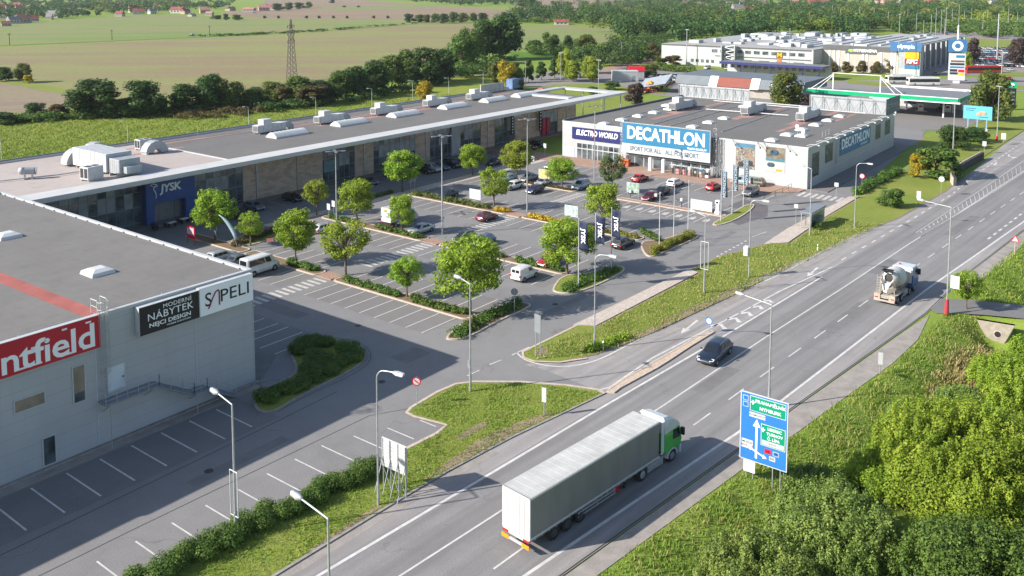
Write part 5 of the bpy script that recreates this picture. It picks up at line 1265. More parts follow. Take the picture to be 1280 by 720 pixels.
hedge('hedge', 'dark hedge between the lawn and the fuel station', GL([(790,120),(830,110),(842,104)]), 3, 1.6, L_purple, 1500, .4, 0, 53)

# -- foreground bushes below the road
def bush(label, px, py, w_, h, mat, n, ls, seed, nb=30, name='bush', asp=1.0):
    x, y, z = GG(px, py); rng = np.random.default_rng(seed)
    t = thing(name, label, 'bush', (x,y,z-.1), rng.random()*6)
    bl = crown_blobs(rng, .3, h, w_/2, nb*2, .22, 'ball')
    bl = [(b[0],b[1]*asp,b[2],b[3],b[4],b[5]) for b in bl] + [(0,0,h*.32,w_*.28,w_*.28*asp,h*.3)]
    # upright twigs of leaves breaking the outline
    for _ in range(nb*7):
        a = rng.random()*6.28; r_ = w_*.5*sqrt(rng.random())*.97; zz = h*(.55+.45*sqrt(max(0,1-(r_/(w_*.5))**2)))*(.84+.26*rng.random())
        q_ = .22+.16*rng.random(); bl.append((r_*cos(a), r_*sin(a)*asp, zz-.45, q_, q_, .55+.45*rng.random()))
    addmesh('foliage', quads_mesh('foliage', leaf_arrays(bl, n, ls, rng, .35, .35), mat), t)
    m = MB()
    for i in range(16):
        b = bl[i]; m.tube([(rng.normal()*.3,rng.normal()*.3,-.2),(b[0]*.5,b[1]*.5,b[2]*.5),(b[0],b[1],b[2])], [.09,.05,.02], 5)
    m.build('stem', M_wood, t); return t
bush('big yellow green maple bush at the right edge', 1200, 628, 13.0, 6.8, L_fg1, 140000, .155, 71, 40)
bush('yellow green bush behind the big maple bush, cut by the right edge', 1296, 545, 9, 5.4, L_fg1, 45000, .16, 72, 26)
bush('grey green willow bush left of the maple bush', 1045, 712, 9.5, 4.6, L_fg2, 80000, .14, 73, 36)
bush('grey green willow bush at the bottom, lowest in the picture', 950, 760, 8.5, 3.8, L_fg2, 56000, .14, 74, 30)
bush('dark green bush in the bottom right corner', 1235, 780, 12, 5.0, L_hedge, 60000, .16, 75, 34)
bush('small yellowish bush at the right edge above the maple bush', 1284, 452, 3.6, 2.6, L_fg1, 12000, .15, 76, 14)
bush('leafy bush filling the gap left of the maple bush', 1125, 600, 5.5, 3.4, L_fg1, 30000, .14, 91, 20)
bush('grey green bush below the dry slope', 1150, 548, 6.0, 2.8, L_fg2, 30000, .14, 92, 20)
bush('yellow green bush under the small yellowish bush', 1262, 500, 7.5, 3.8, L_fg1, 36000, .15, 93, 24)
bush('green bush on the slope beside the dry grass', 1205, 520, 5.0, 2.4, L_fg2, 24000, .14, 94, 18)
bush('low willow bush behind the road sign', 1020, 632, 5.5, 2.4, L_fg2, 24000, .13, 77, 20)
bush('low leafy bush between sign and maple bush', 1098, 618, 5.0, 2.6, L_fg1, 22000, .14, 78, 20)
bush('bright leafy bush climbing the slope behind the maple bush', 1225, 560, 6.5, 3.4, L_fg1, 30000, .15, 79, 22)

# -- grass blades near the viewer
def blades(name, label, n, sampler, hgt, wid, mat, seed):
    rng = np.random.default_rng(seed); P = []
    while len(P) < n:
        q = sampler(rng)
        if q is not None: P.append(q)
    P = np.array(P); k = .35+.65*np.array([sst((hn(p[0]*1.7, p[1]*1.5)+1)/1.6) for p in P])
    a = rng.random(n)*2*pi; h = hgt*(.5+rng.random(n))*k; w2 = wid*(.6+.8*rng.random(n))*.5
    d = np.stack([np.cos(a), np.sin(a), np.zeros(n)], 1); l = rng.normal(size=(n,3))*.35; l[:,2] = 1
    V = np.stack([P-d*w2[:,None], P+d*w2[:,None], P+l*h[:,None]+d*w2[:,None]*.3, P+l*h[:,None]-d*w2[:,None]*.3], 1).reshape(-1,3)
    o = addmesh(name, quads_mesh(name, V, mat)); return tag(o, label, 'grass', kind='stuff')
GM1 = leaf_mat('grass_blade', [(.09,.16,.022),(.165,.255,.032),(.26,.325,.055),(.37,.36,.10)], .3, .12, 0)
GM2 = leaf_mat('grass_dry', [(.20,.22,.05),(.33,.29,.10),(.42,.34,.15),(.46,.34,.17)], .3, .12, 0)
def s_right(rng):
    x = rng.uniform(-22, 62); y = rng.uniform(-70, -38)
    e = interp(x, E_R); 
    if y > e-.05-.5*rng.random() or dist_track(x, y) < 2.7: return None
    if x > 36 and y < -62: return None
    return (x, y, gz(x, y))
def s_right2(rng):
    x = 66+60*rng.random()**1.4; y = interp(x, E_R)-.1-14*rng.random()
    if dist_track(x, y) < 2.7: return None
    return (x, y, gz(x, y))
vpoly = [(18.2,-27.5),(6.6,-25.8),(-6,-24.9),(-22,-24.4),(-30,-20.2),(-3.3,-20.3),(3.2,-20.7),(5,-20.2),(4.6,-16),(11.4,-15.8),(15.4,-20.4)]
vpoly2 = [(21.5,-16.2),(31.7,-18.4),(56,-19.1),(57,-17.6),(64,-17.9),(75,-21),(77,-23.4),(96,-22.6),(96,-31),(75,-28.7),(60.9,-27.1),(51,-26.2),(42.5,-25.1),(30.2,-23.7),(25.3,-22.4),(20.4,-18.2)]
def s_poly(P, z):
    X0, X1, Y0, Y1 = min(p[0] for p in P), max(p[0] for p in P), min(p[1] for p in P), max(p[1] for p in P)
    def f(rng):
        x = rng.uniform(X0, X1); y = rng.uniform(Y0, Y1)
        return (x, y, z) if in_poly(x, y, P) else None
    return f
blades('grass', 'tall green grass on the slope below the road', 78000, s_right, .26, .08, GM1, 81)
blades('grass', 'tall green grass beyond the field track', 18000, s_right2, .3, .12, GM1, 82)
blades('grass', 'dry grass mixed into the slope', 16000, s_right, .34, .07, GM2, 83)
blades('grass', 'brown dry grass on the upper slope', 7000, lambda rng: (lambda x, y: (x, y, gz(x, y)) if ((x-45)/12)**2+((y+55)/4.5)**2 < rng.random()*1.3 else None)(rng.uniform(33,57), rng.uniform(-59.5,-50.5)), .5, .12, leaf_mat('grass_brown', [(.24,.20,.08),(.34,.28,.12),(.42,.34,.16),(.36,.34,.12)], .3, .1, 0), 88)
blades('grass', 'green grass on the lower left verge', 16000, s_poly(vpoly, .1), .13, .07, GM1, 84)
blades('grass', 'green grass on the verge by the slip lane', 15000, s_poly(vpoly2, .1), .14, .08, GM1, 85)
blades('grass', 'tall rough grass tufts in the meadow', 36000, lambda rng: (lambda u, v: (*G(u, v), 0) if 118-.0*u < v < 205-u*.12 and v > 158-u*.12 else None)(rng.uniform(-20,640), rng.uniform(60,205)), .32, .22, leaf_mat('meadow_blade', [(.10,.18,.022),(.15,.23,.03),(.21,.26,.04),(.28,.27,.06)], .3, .02, 0), 87)
blades('grass', 'dry grass along the verge by the slip lane', 7000, s_poly(vpoly2, .1), .2, .1, GM2, 86)
# ================================================================== VEHICLES
def paint(name, col, metal=.25, rough=.32):
    if name in MATS: return MATS[name]
    s = N(name); v = s.coord('Object'); n_ = s.noise(v, 1.3, 3)
    c = s.ramp(n_, [(.3,tuple(x*.88 for x in col)),(.7,tuple(min(1,x*1.08) for x in col))])
    s.p.inputs['Coat Weight'].default_value = .6; s.p.inputs['Coat Roughness'].default_value = .12
    return s.fin(c, rough, metal, .5)
P0 = paint('car_paint', (.45,.46,.47)); C_glass = M('car_glass', (.012,.015,.018), .07, 0, .1, spec=.9)
C_rim = M('alloy_rim', (.38,.39,.40), .35, .6, .05); C_head = M('headlight_lens', (.62,.64,.66), .15, .1, .05); C_tail = M('tail_light_lens', (.35,.015,.015), .25, 0, .05)
C_plate = M('number_plate', (.65,.65,.62), .5, 0, .05); C_trim = M('car_trim', (.02,.021,.023), .6, 0, .1)
def wheel_part(t, x, y, r, w_=.2, side=1, name='wheel', rim=C_rim, rn='rim'):
    m = MB(); a = y-w_/2; b = y+w_/2; n = 16
    rings = [[(x+q*cos(2*pi*i/n), yy, r+q*sin(2*pi*i/n)) for i in range(n)] for yy, q in ((a,r*.6),(a,r*.93),(a+.03,r),(b-.03,r),(b,r*.93),(b,r*.6))]
    m.loft(rings, 0, True, True); wo = m.build(name, M_rubber, t)
    m = MB(); yo = b+.004 if side > 0 else a-.004; yi = yo - .02*side
    m.cyl((x,yi,r),(x,yo+.012*side,r), r*.62, r*.55, 14, 0); 
    for k in range(5):
        a_ = 2*pi*k/5; m.obb((x+r*.3*cos(a_), yo+.014*side, r+r*.3*sin(a_)), (r*.5,.015,r*.13), 0, 0, -a_)
    m.build(rn, rim, wo); return wo
def car(kind, name='parked_car', label='', cat='car'):
    # L, W, H, hood start z, belt z, cabin base x0..x1, roof x0..x1 (x forward), tail z
    K = {'hatch': (4.1,1.74,1.47,.86,.93,-2.0,1.02,-1.55,.25,.95), 'sedan': (4.6,1.78,1.44,.86,.93,-1.75,1.05,-1.05,.30,1.02),
         'wagon': (4.65,1.80,1.49,.88,.95,-2.25,1.05,-1.85,.30,.97), 'suv': (4.55,1.86,1.70,1.02,1.10,-2.2,1.10,-1.85,.40,1.12),
         'van': (4.2,1.74,1.82,.98,1.08,-2.06,1.30,-2.0,.45,1.10), 'bus': (5.4,1.95,2.35,1.05,1.25,-2.66,2.15,-2.6,1.35,1.2)}[kind]
    L, W, H, hz, bz, c0, c1, r0, r1, tz = K; w = W/2; zb = .24
    t = thing(name, label, cat)
    m = MB()
    st = [(-L/2,.86,.42,tz-.22),(-L/2+.06,.95,.30,tz-.06),(-L/2+.25,1.0,zb,tz),(c0+.25,1.0,zb,bz),(0,1.0,zb,bz),(c1-.15,1.0,zb,bz-.01),(c1+.25,.99,zb,hz+.02),(L/2-.55,.97,zb,hz-.05),(L/2-.18,.92,.27,hz-.16),(L/2-.03,.82,.34,hz-.30),(L/2,.72,.40,hz-.38)]
    rings = []
    for x, k, lo, hi in st:
        ww = w*k; h_ = hi-lo
        rings.append([(x,-ww*.9,lo),(x,ww*.9,lo),(x,ww*.985,lo+h_*.18),(x,ww,lo+h_*.45),(x,ww*.985,lo+h_*.72),(x,ww*.93,hi-h_*.07),(x,ww*.80,hi),(x,0,hi+.02),(x,-ww*.80,hi),(x,-ww*.93,hi-h_*.07),(x,-ww*.985,lo+h_*.72),(x,-ww,lo+h_*.45),(x,-ww*.985,lo+h_*.18)])
    m.loft(rings, 0, True, True)
    # cabin
    wr = w*.74 if kind not in ('van','bus') else w*.88; wb = w*.93
    zr = H; e = .10
    ring0 = [(c0,-wb*.9,bz-.06),(c0,wb*.9,bz-.06),(c0+.1,wb,bz-.06),(c1-.35,wb,bz-.06),(c1,wb*.82,bz-.06),(c1,-wb*.82,bz-.06),(c1-.35,-wb,bz-.06),(c0+.1,-wb,bz-.06)]
    ring1 = [(r0-.03,-wr*.86,zr-.10),(r0-.03,wr*.86,zr-.10),(r0+.08,wr*1.03,zr-.10),(r1-.15,wr*1.03,zr-.10),(r1+.06,wr*.84,zr-.10),(r1+.06,-wr*.84,zr-.10),(r1-.15,-wr*1.03,zr-.10),(r0+.08,-wr*1.03,zr-.10)]
    ring2 = [(r0+.10,-wr*.70,zr-.01),(r0+.10,wr*.70,zr-.01),(r0+.2,wr*.86,zr-.015),(r1-.25,wr*.86,zr-.015),(r1-.12,wr*.66,zr-.02),(r1-.12,-wr*.66,zr-.02),(r1-.25,-wr*.86,zr-.015),(r0+.2,-wr*.86,zr-.015)]
    ring3 = [(r0+.5,-.2,zr+.015),(r0+.5,.2,zr+.015),(r0+.55,.25,zr+.015),(r1-.55,.25,zr+.015),(r1-.5,.2,zr+.015),(r1-.5,-.2,zr+.015),(r1-.55,-.25,zr+.015),(r0+.55,-.25,zr+.015)]
    m.loft([ring0, ring1], 0, False); m.loft([ring1, ring2, ring3], 0, True, True)
    m.build('body', P0, t)
    def lerp(a, b, u): return tuple(a[i]+(b[i]-a[i])*u for i in range(3))
    def pane(A, B, C, D, u0, u1, v0, v1, off):
        """patch of the quad A-B (bottom) D-C (top) pushed out by off"""
        P = []
        for u, v in ((u0,v0),(u1,v0),(u1,v1),(u0,v1)): P.append(lerp(lerp(A,B,u), lerp(D,C,u), v))
        nrm = np.cross(np.array(P[1])-P[0], np.array(P[3])-P[0]); nrm = nrm/np.linalg.norm(nrm)*off
        return [tuple(np.array(p)+nrm) for p in P]
        # front
    def addpane(name, A, B, C, D, cuts, v0, v1, out, label=None):
        m = MB()
        for u0, u1 in cuts:
            P0_ = pane(A,B,C,D,u0,u1,v0,v1,0); P = pane(A,B,C,D,u0,u1,v0,v1,.014)
            if sum((P[0][i]-P0_[0][i])*out[i] for i in range(3)) < 0: P = pane(A,B,C,D,u0,u1,v0,v1,-.014)
            m.add(P, [(0,1,2,3)])
        return m.build(name, C_glass, t)
    addpane('windscreen', ring0[5],ring0[4],ring1[4],ring1[5], [(.04,.96)], .14, .95, (1,0,0))
    if kind == 'van': addpane('rear_window', ring0[1],ring0[0],ring1[0],ring1[1], [(.08,.46),(.54,.92)], .35, .88, (-1,0,0))
    else: addpane('rear_window', ring0[1],ring0[0],ring1[0],ring1[1], [(.07,.93)], .25, .9, (-1,0,0))
    cuts = {'van': [(.68,.93)], 'bus': [(.05,.66),(.69,.9)], 'hatch': [(.10,.46),(.49,.96)], 'sedan': [(.06,.46),(.49,.96)], 'wagon': [(.05,.28),(.31,.62),(.65,.97)], 'suv': [(.05,.26),(.29,.60),(.63,.96)]}[kind]
    addpane('side_window', ring0[2],ring0[3],ring1[3],ring1[2], cuts, .17, .88, (0,1,0))
    addpane('side_window', ring0[6],ring0[7],ring1[7],ring1[6], [(1-b,1-a) for a, b in cuts], .17, .88, (0,-1,0))
    if kind in ('wagon','suv'):
        m = MB()
        for y in (-wr*.88, wr*.88): m.tube([(r0+.2,y,zr+.01),(r0+.35,y,zr+.06),(r1-.4,y,zr+.06),(r1-.25,y,zr)], .02, 5)
        m.build('roof_rail', M_galv, t)
    wr_ = .31 if kind not in ('suv','bus') else .35; wx = L*.5-.82 if kind != 'bus' else L*.5-1.0
    ax = (-wx+.02 if kind != 'bus' else -wx, wx)
    m = MB()
    for x in ax:
        for s_ in (-1,1):
            m.cyl((x,s_*(w-.16),wr_+.02),(x,s_*(w+.004),wr_+.02), wr_*1.2, None, 16)
    m.box(-wx,wx,-w*.85,w*.85,.16,.3); m.box(-L/2+.02,-L/2+.12,-w*.8,w*.8,.3,.42); m.box(L/2-.14,L/2+.008,-w*.55,w*.55,.34,.46)
    m.build('lower_trim', C_trim, t)
    for x in ax:
        for s_ in (-1,1): wheel_part(t, x, s_*(w-.09), wr_, .2, s_)
    for s_ in (-1,1):
        m = MB(); m.loft([[(L/2-.36,s_*w*.62,hz-.22),(L/2-.36,s_*w*.9,hz-.24),(L/2-.36,s_*w*.9,hz-.1),(L/2-.36,s_*w*.62,hz-.09)],[(L/2-.02,s_*w*.48,hz-.36),(L/2-.14,s_*w*.86,hz-.36),(L/2-.14,s_*w*.86,hz-.20),(L/2-.03,s_*w*.48,hz-.26)]]); m.build('headlight', C_head, t)
        m = MB(); m.box(-L/2-.012,-L/2+.2,min(s_*w*.66,s_*w*.965),max(s_*w*.66,s_*w*.965),tz-.34,tz-.12); m.build('tail_light', C_tail, t)
        m = MB(); m.obb((c1-.42,s_*(w+.08),bz+.03),(.12,.18,.12)); m.build('wing_mirror', P0, t)
    m = MB(); m.box(-L/2-.014,-L/2+.05,-.26,.26,.52,.63); m.build('number_plate', C_plate, t)
    return snapshot(t)
CARS = {k: car(k) for k in ('hatch','sedan','wagon','suv','van','bus')}
COLS = {'white': (.62,.62,.61), 'silver': (.42,.43,.44), 'black': (.014,.015,.017), 'darkblue': (.02,.028,.05), 'blue': (.06,.11,.20), 'steel': (.15,.19,.25), 'red': (.33,.012,.014), 'wine': (.13,.012,.03), 'grey': (.13,.135,.14), 'pale': (.26,.34,.40), 'olive': (.11,.11,.07), 'violet': (.05,.045,.10), 'palegreen': (.30,.38,.36), 'beige': (.36,.33,.28)}
def pc(c): return {'car_paint': paint('paint_'+c, COLS[c], .35 if c not in ('white','red','black') else .05)}
carused = set()
def putcar(kind, px, py, deg, col, label, group='cars parked in the lot', cat=None, z=0, s=1, name=None):
    loc = G(px, py); loc = (loc[0], loc[1], z)
    r = dup(CARS[kind], loc, R(deg), label, group, s, cat=cat, mats=pc(col))
    r.name = name or {'van':'delivery_van','bus':'minibus'}.get(kind, 'parked_car'); return r
vs_ = [('hatch',318,262,-90,'steel','dark grey blue hatchback parked at the stone wall left of the first downpipe'),
('hatch',366,251,-90,'black','black hatchback parked at the stone wall left of the roof-high lamp mast'),('hatch',297,273,-90,'black','black car half hidden behind the tree at the blue portal'),
('wagon',278,325,2,'silver','silver estate car behind the roof edge left of the white minibus'),('sedan',300,330,2,'grey','grey car squeezed between silver estate and white minibus'),
('wagon',408,289,0,'silver','silver estate car between two trees near the two-headed lamp'),('sedan',526,291,180,'silver','silver saloon parked beside the white box truck'),
('sedan',559,247,182,'darkblue','dark blue saloon alone behind the long shrub strip'),('hatch',609,275,0,'wine','dark red hatchback at the end of the zebra crossing'),
('hatch',580,302,180,'black','dark car tucked behind the crown of the largest tree'),('hatch',604,306,180,'blue','blue grey hatchback right beside the dark car behind the largest tree'),
('hatch',686,331,180,'red','red car hidden under the wide green tree'),('wagon',779,308,2,'black','black estate car right of the navy flags'),('sedan',741,300,2,'black','black saloon behind the navy flags'),
('suv',726,236,182,'pale','pale silver off-roader under the compact round tree'),('hatch',668,241,182,'violet','violet blue small car near the tall lamp mast'),('wagon',641,236,180,'white','white estate car left of the tall lamp mast'),
('hatch',679,232,180,'silver','silver small car behind the violet blue one'),('wagon',633,227,180,'palegreen','pale green estate car half hidden by a tree'),('sedan',661,226,180,'grey','dark grey saloon behind the silver small car'),
('hatch',690,210,182,'silver','silver small car alone near the red paved corner'),('sedan',800,226,2,'red','red coupe in front of the store entrance'),('wagon',844,232,2,'white','white estate car under the huge blue sign'),
('hatch',827,243,182,'black','black hatchback in the middle of the front row'),('hatch',812,250,182,'wine','burgundy hatchback at the brick bed'),('hatch',892,237,0,'red','bright red hatchback at the right of the front row'),
('suv',938,244,182,'grey','grey off-roader near the photo posters'),
('sedan',530,216,-92,'black','black saloon by the shop fronts, left of four'),('suv',540,214,-92,'silver','silver off-roader by the shop fronts, between black and blue cars'),('hatch',551,212,-92,'blue','blue hatchback by the shop fronts'),('suv',565,209,-92,'black','black off-roader by the shop fronts, right of the blue hatchback'),
('sedan',460,230,-92,'grey','grey saloon in the canopy shade near the dark glass front'),('wagon',618,206,184,'black','black estate car in the shade behind the orange tipped tree'),('hatch',598,197,-92,'grey','dark grey car in the shade next to the glass front'),
('sedan',660,186,-92,'wine','dark red saloon in the shade below the red shop sign'),('hatch',672,183,-92,'black','black hatchback beside the dark red saloon in the shade'),('hatch',441,257,-92,'white','white car partly hidden behind the round tree'),('wagon',497,222,-92,'grey','grey estate car in the shade behind the large round tree'),
('hatch',585,205,-92,'darkblue','navy hatchback in the shade right of the black off-roader')]
for k, x, y, d, c, lb_ in vs_: putcar(k, x, y, d, c, lb_)
putcar('van',656,348,1,'white','small white delivery van in the front bays',cat='van')
putcar('bus',325,340,2,'white','white minibus with dark windows beside the roof corner of the left building',cat='minibus')
putcar('van',927,231,95,'pale','pale blue van by the white store wall','vans by the store wall',cat='van'); putcar('suv',941,232,95,'olive','olive off-roader by the white store wall','vans by the store wall')
sv = putcar('wagon',893,447,183.5,'darkblue','dark blue estate car driving along the near lane',None,s=(1.17,1.12,1.03),name='moving_car')
for k, x, y, d, c, lb_ in (('sedan',1178,139,-20,'black','black car refuelling under the green canopy'),('sedan',1170,94,0,'black','black car driving on the road behind the green canopy'),('sedan',1201,101,185,'red','bright red car on the road right of the logo pylon'),
 ('sedan',1262,100,0,'red','red car on the far road near the right edge'),('hatch',910,87,180,'silver','silver car by the wall of the big store'),('hatch',675,115,90,'red','red car at the lawn behind the long building'),('hatch',808,116,180,'red','red car at the road bend behind the lawn'),
 ('hatch',1012,107,0,'red','red car beyond the left tip of the green canopy'),('wagon',241,44.5,10,'white','tiny white car on the far field path')):
    r = putcar(k, x, y, d, c, lb_, None)
for p in CARS.values():
    pass
# far car park cars: single meshes
farcars = []
def farcar(c):
    m = MB(); m.loft([[(x,-.85*k,lo),(x,.85*k,lo),(x,.88*k,hi*.7),(x,.8*k,hi),(x,-.8*k,hi),(x,-.88*k,hi*.7)] for x,k,lo,hi in ((-2.2,.9,.3,.85),(-2,1,.2,.95),(1,1,.2,.95),(2,.95,.25,.8),(2.2,.8,.35,.6))], 0, True)
    m.loft([[(-1.9,-.75,.93),(-1.9,.75,.93),(1.1,.75,.93),(1.1,-.75,.93)],[(-1.4,-.62,1.42),(-1.4,.62,1.42),(.4,.62,1.42),(.4,-.62,1.42)]], 1, True)
    m.box(-1.3,.3,-.6,.6,1.425,1.45,0)
    for x in (-1.4,1.4):
        for y in (-.8,.8): m.cyl((x,y-.1,.32),(x,y+.1,.32),.32,None,8,2)
    return m.mesh('far_car', [paint('paint_'+c, COLS[c]), C_glass, M_rubber])
FM = {c: farcar(c) for c in ('white','silver','black','darkblue','red','grey','pale','blue','wine','beige')}
fck = list(FM); rng_ = random.Random(5); nfar = 0
def farrow(p0, p1, n, deg, group, label, skip=.12):
    for i in range(n):
        if rng_.random() < skip: continue
        t = i/max(1,n-1); x, y = G(p0[0]+(p1[0]-p0[0])*t, p0[1]+(p1[1]-p0[1])*t)
        c = rng_.choice(['white','silver','silver','black','darkblue','red','grey','pale','blue','wine','beige','white','grey'])
        o = bpy.data.objects.new('parked_car', FM[c]); COL.objects.link(o); o.location = (x+rng_.uniform(-.4,.4), y, 0); o.rotation_euler = (0,0,R(deg)+rng_.choice((0,pi)))
        tag(o, label, 'car', group)
gl = 'cars in the big car park beyond the logo pylon'
lbl = 'car in the crowded far car park beyond the logo pylon'
for j in range(9): farrow((1206+j*2, 82-j*2.6), (1320, 85.5-j*2.8), 17-j//2, 45+90*(0), gl, lbl)
for j in range(3): farrow((1146+j*5, 87-j*1), (1178+j*3, 55-j*1), 15, 0, 'cars parked in the shade along the side of the big store', 'car parked in the shade along the side of the big store', .05)
for j in range(4): farrow((1120+14*j, 40-j*1.5), (1160+14*j, 47-j*1.5), 9, 30, gl, lbl)
for j in range(2): farrow((1185+5*j, 68-j*6), (1192+6*j, 48-j), 6, 40, gl, lbl)
farrow((800,96),(862,96.5),12,0,'cars parked beyond the small white building','car parked beyond the small white building, before the low hedge',.1)
farrow((812,100),(846,101),7,0,'cars parked beyond the small white building','car parked beyond the small white building, before the low hedge',.3)
for k in list(CARS): 
    # the prototypes themselves become real cars
    pass
protos = {'hatch':(1215,88.5,0,'darkblue','dark blue hatchback at the near edge of the far car park'),'sedan':(1128,97,0,'silver','silver saloon waiting on the road behind the coaches'),'wagon':(1262,88.5,30,'white','white estate car at the near edge of the far car park'),
 'suv':(1240,88.8,20,'grey','grey off-roader at the near edge of the far car park'),'van':(884,86.5,180,'white','white van parked by the wall of the big store'),'bus':(990,91,0,'pale','pale minibus in the loading yard of the big store')}
for k, (x, y, d, c, lb_) in protos.items():
    t = CARS[k]; g = G(x, y); t.location = (g[0],g[1],0); t.rotation_euler = (0,0,R(d)); t['label'] = lb_; t['category'] = {'van':'van','bus':'minibus'}.get(k,'car'); t.name = {'van':'delivery_van','bus':'minibus'}.get(k,'parked_car')

C_rimd = M('dusty_rim', (.06,.06,.062), .7, .2)  # near-black rim colour stands in for the shade under the trailer
# ---------------------------------------------------------------- articulated lorry
tk = thing('articulated_lorry', 'long grey curtain-sided lorry with bright green cab driving in the near lane', 'lorry', (-5.1,-35.35,0), R(-6.2), sc=(1.09,1,1.0))
T_side = panel_mat('curtain_grey', (.27,.285,.28), 99, rough=.6); 
sc_ = N('curtain_side'); v_ = sc_.coord('Object'); sp_ = sc_.n('SeparateXYZ'); sc_.l(v_, sp_.inputs[0])
f_ = sc_.math('LESS_THAN', sc_.math('FRACT', sc_.math('DIVIDE', sp_.outputs['X'], .66)), .07)
cc_ = sc_.ramp(sc_.noise(sc_.coord('Object', (1,1,.25)), .9, 4), [(.3,(.165,.163,.158)),(.7,(.205,.203,.197))]); cc_ = sc_.mix(sc_.math('MULTIPLY', f_, .07), cc_, (.15,.16,.16))
sc_.bump(sc_.noise(sc_.coord('Object', (.4,1,.1)), 1.2, 2), .15, .08); T_curt = sc_.fin(cc_, .55, 0, .4)
T_roof = M('trailer_roof', (.43,.43,.415), .6, 0, .18, .7, fine=.2); T_white = M('trailer_white', (.47,.465,.455), .45, 0, .08, .5)
T_green = paint('cab_green', (.035,.36,.03), 0, .35); T_cabw = paint('cab_white', (.50,.53,.56), 0, .35)
T_orange = M('marker_orange', (.75,.24,.01), .5, 0, .06)
m = MB(); m.bbox(0.02,13.6,-1.26,1.26,.98,3.98,.05); m.build('cargo_box', T_curt, tk)
m = MB(); m.box(.0,13.62,-1.24,1.24,3.985,4.02); 
for i in range(22): m.box(.3+.62*i,.33+.62*i,-1.2,1.2,4.021,4.032)
m.build('roof', T_roof, tk)
m = MB()
for s_ in (-1,1): m.box(0,13.62,s_*1.275-.02,s_*1.275+.02,3.88,4.0); m.box(0,13.62,s_*1.28-.015,s_*1.28+.015,1.10,1.24); m.box(-.03,.05,s_*1.24-.045,s_*1.24+.045,1.1,4.0)
m.box(-.03,.04,-1.24,1.24,3.9,4.02)
for i in range(21): 
    for s_ in (-1,1): m.box(.4+.65*i,.44+.65*i,s_*1.30-.008,s_*1.30+.008,.98,1.3)
m.build('side_rail', M_wmeta, tk)
for s_ in (-1,1):
    m = MB(); m.box(-.05,.01,min(.008*s_,1.19*s_),max(.008*s_,1.19*s_),1.12,3.9)
    d_ = m.build('rear_door', T_white, tk)
    m = MB(); 
    for y in (.35,.8): m.tube([(-.06,s_*y,1.15),(-.06,s_*y,3.85)], .012, 5)
    m.build('lock_bar', T_white, d_)
m = MB(); m.box(-.1,.0,-1.24,1.24,.52,.68); m.box(-.05,.1,-1.2,1.2,.88,1.1)
bm_ = m.build('bumper', T_white, tk)
for y in (-.93,.93): m = MB(); m.box(-.12,-.101,y-.33,y+.33,.47,.76); m.build('marker_board', T_orange, bm_)
for y in (-.95,.95): m = MB(); m.box(-.08,-.051,y-.25,y+.25,.9,1.05); m.build('tail_light', C_tail, tk)
m = MB(); m.box(.1,13.2,-.45,.45,.82,1.12)
for s_ in (-1,1):
    m.box(4.6,8.6,s_*1.2-.02,s_*1.2+.02,.72,.86); m.box(4.6,8.6,s_*1.2-.02,s_*1.2+.02,.46,.58)
    for x in (4.7,6.6,8.5): m.box(x,x+.06,s_*1.17-.03,s_*1.17+.03,.46,1.1)
m.build('side_guard', M_galv, tk)
m = MB(); m.box(4.4,5.3,-1.15,-.5,.5,1.0); m.box(9.9,10.1,-.9,-.75,.1,1.1); m.box(9.9,10.1,.75,.9,.1,1.1); m.cyl((8.9,-1.1,.8),(9.35,-1.1,.8),.2,None,10); m.box(0.6,5.0,-1.22,1.22,1.02,1.09); m.build('chassis', C_trim, tk)
m = MB(); m.box(8.55,9.1,-1.22,-1.0,.5,.95); m.build('extinguisher_box', M_red, tk)
for x in (2.3,3.6,4.9-.0):
    for s_ in (-1,1): wheel_part(tk, x, s_*1.03, .5, .36, s_, rim=C_rimd)
# tractor
m = MB()
m.loft([[(x,-w_,z) for (x,z,w_) in prof]+[(x,w_,z) for (x,z,w_) in prof[::-1]] for prof in ([(14.35,1.05,1.22),(16.35,1.0,1.22)],[(14.35,1.6,1.24),(16.5,1.5,1.24)],[(14.35,2.35,1.24),(16.42,2.3,1.23)],[(14.35,3.0,1.22),(16.12,3.0,1.17)])], 0, True)
m.build('cab', T_green, tk)
m = MB()
m.loft([[(x,-w_,z) for (x,z,w_) in prof]+[(x,w_,z) for (x,z,w_) in prof[::-1]] for prof in ([(14.33,2.62,1.245),(16.32,2.72,1.22)],[(14.33,3.2,1.235),(16.08,3.1,1.18)],[(14.33,3.75,1.18),(15.6,3.45,1.1)],[(14.4,3.93,1.0),(15.2,3.72,.9)])], 0, True)
m.build('roof_fairing', T_cabw, tk)
m = MB(); m.bbox(16.36,16.56,-1.22,1.22,.35,1.0,.05); m.build('front_bumper', T_cabw, tk)
for s_ in (-1,1): m = MB(); m.box(13.95,14.32,min(s_*1.16,s_*1.2),max(s_*1.16,s_*1.2),1.2,3.7); m.build('side_deflector', T_cabw, tk)
m = MB(); m.add([(16.53,-1.1,1.75),(16.53,1.1,1.75),(16.25,1.06,2.75),(16.25,-1.06,2.75)], [(0,1,2,3)]); m.build('windscreen', C_glass, tk)
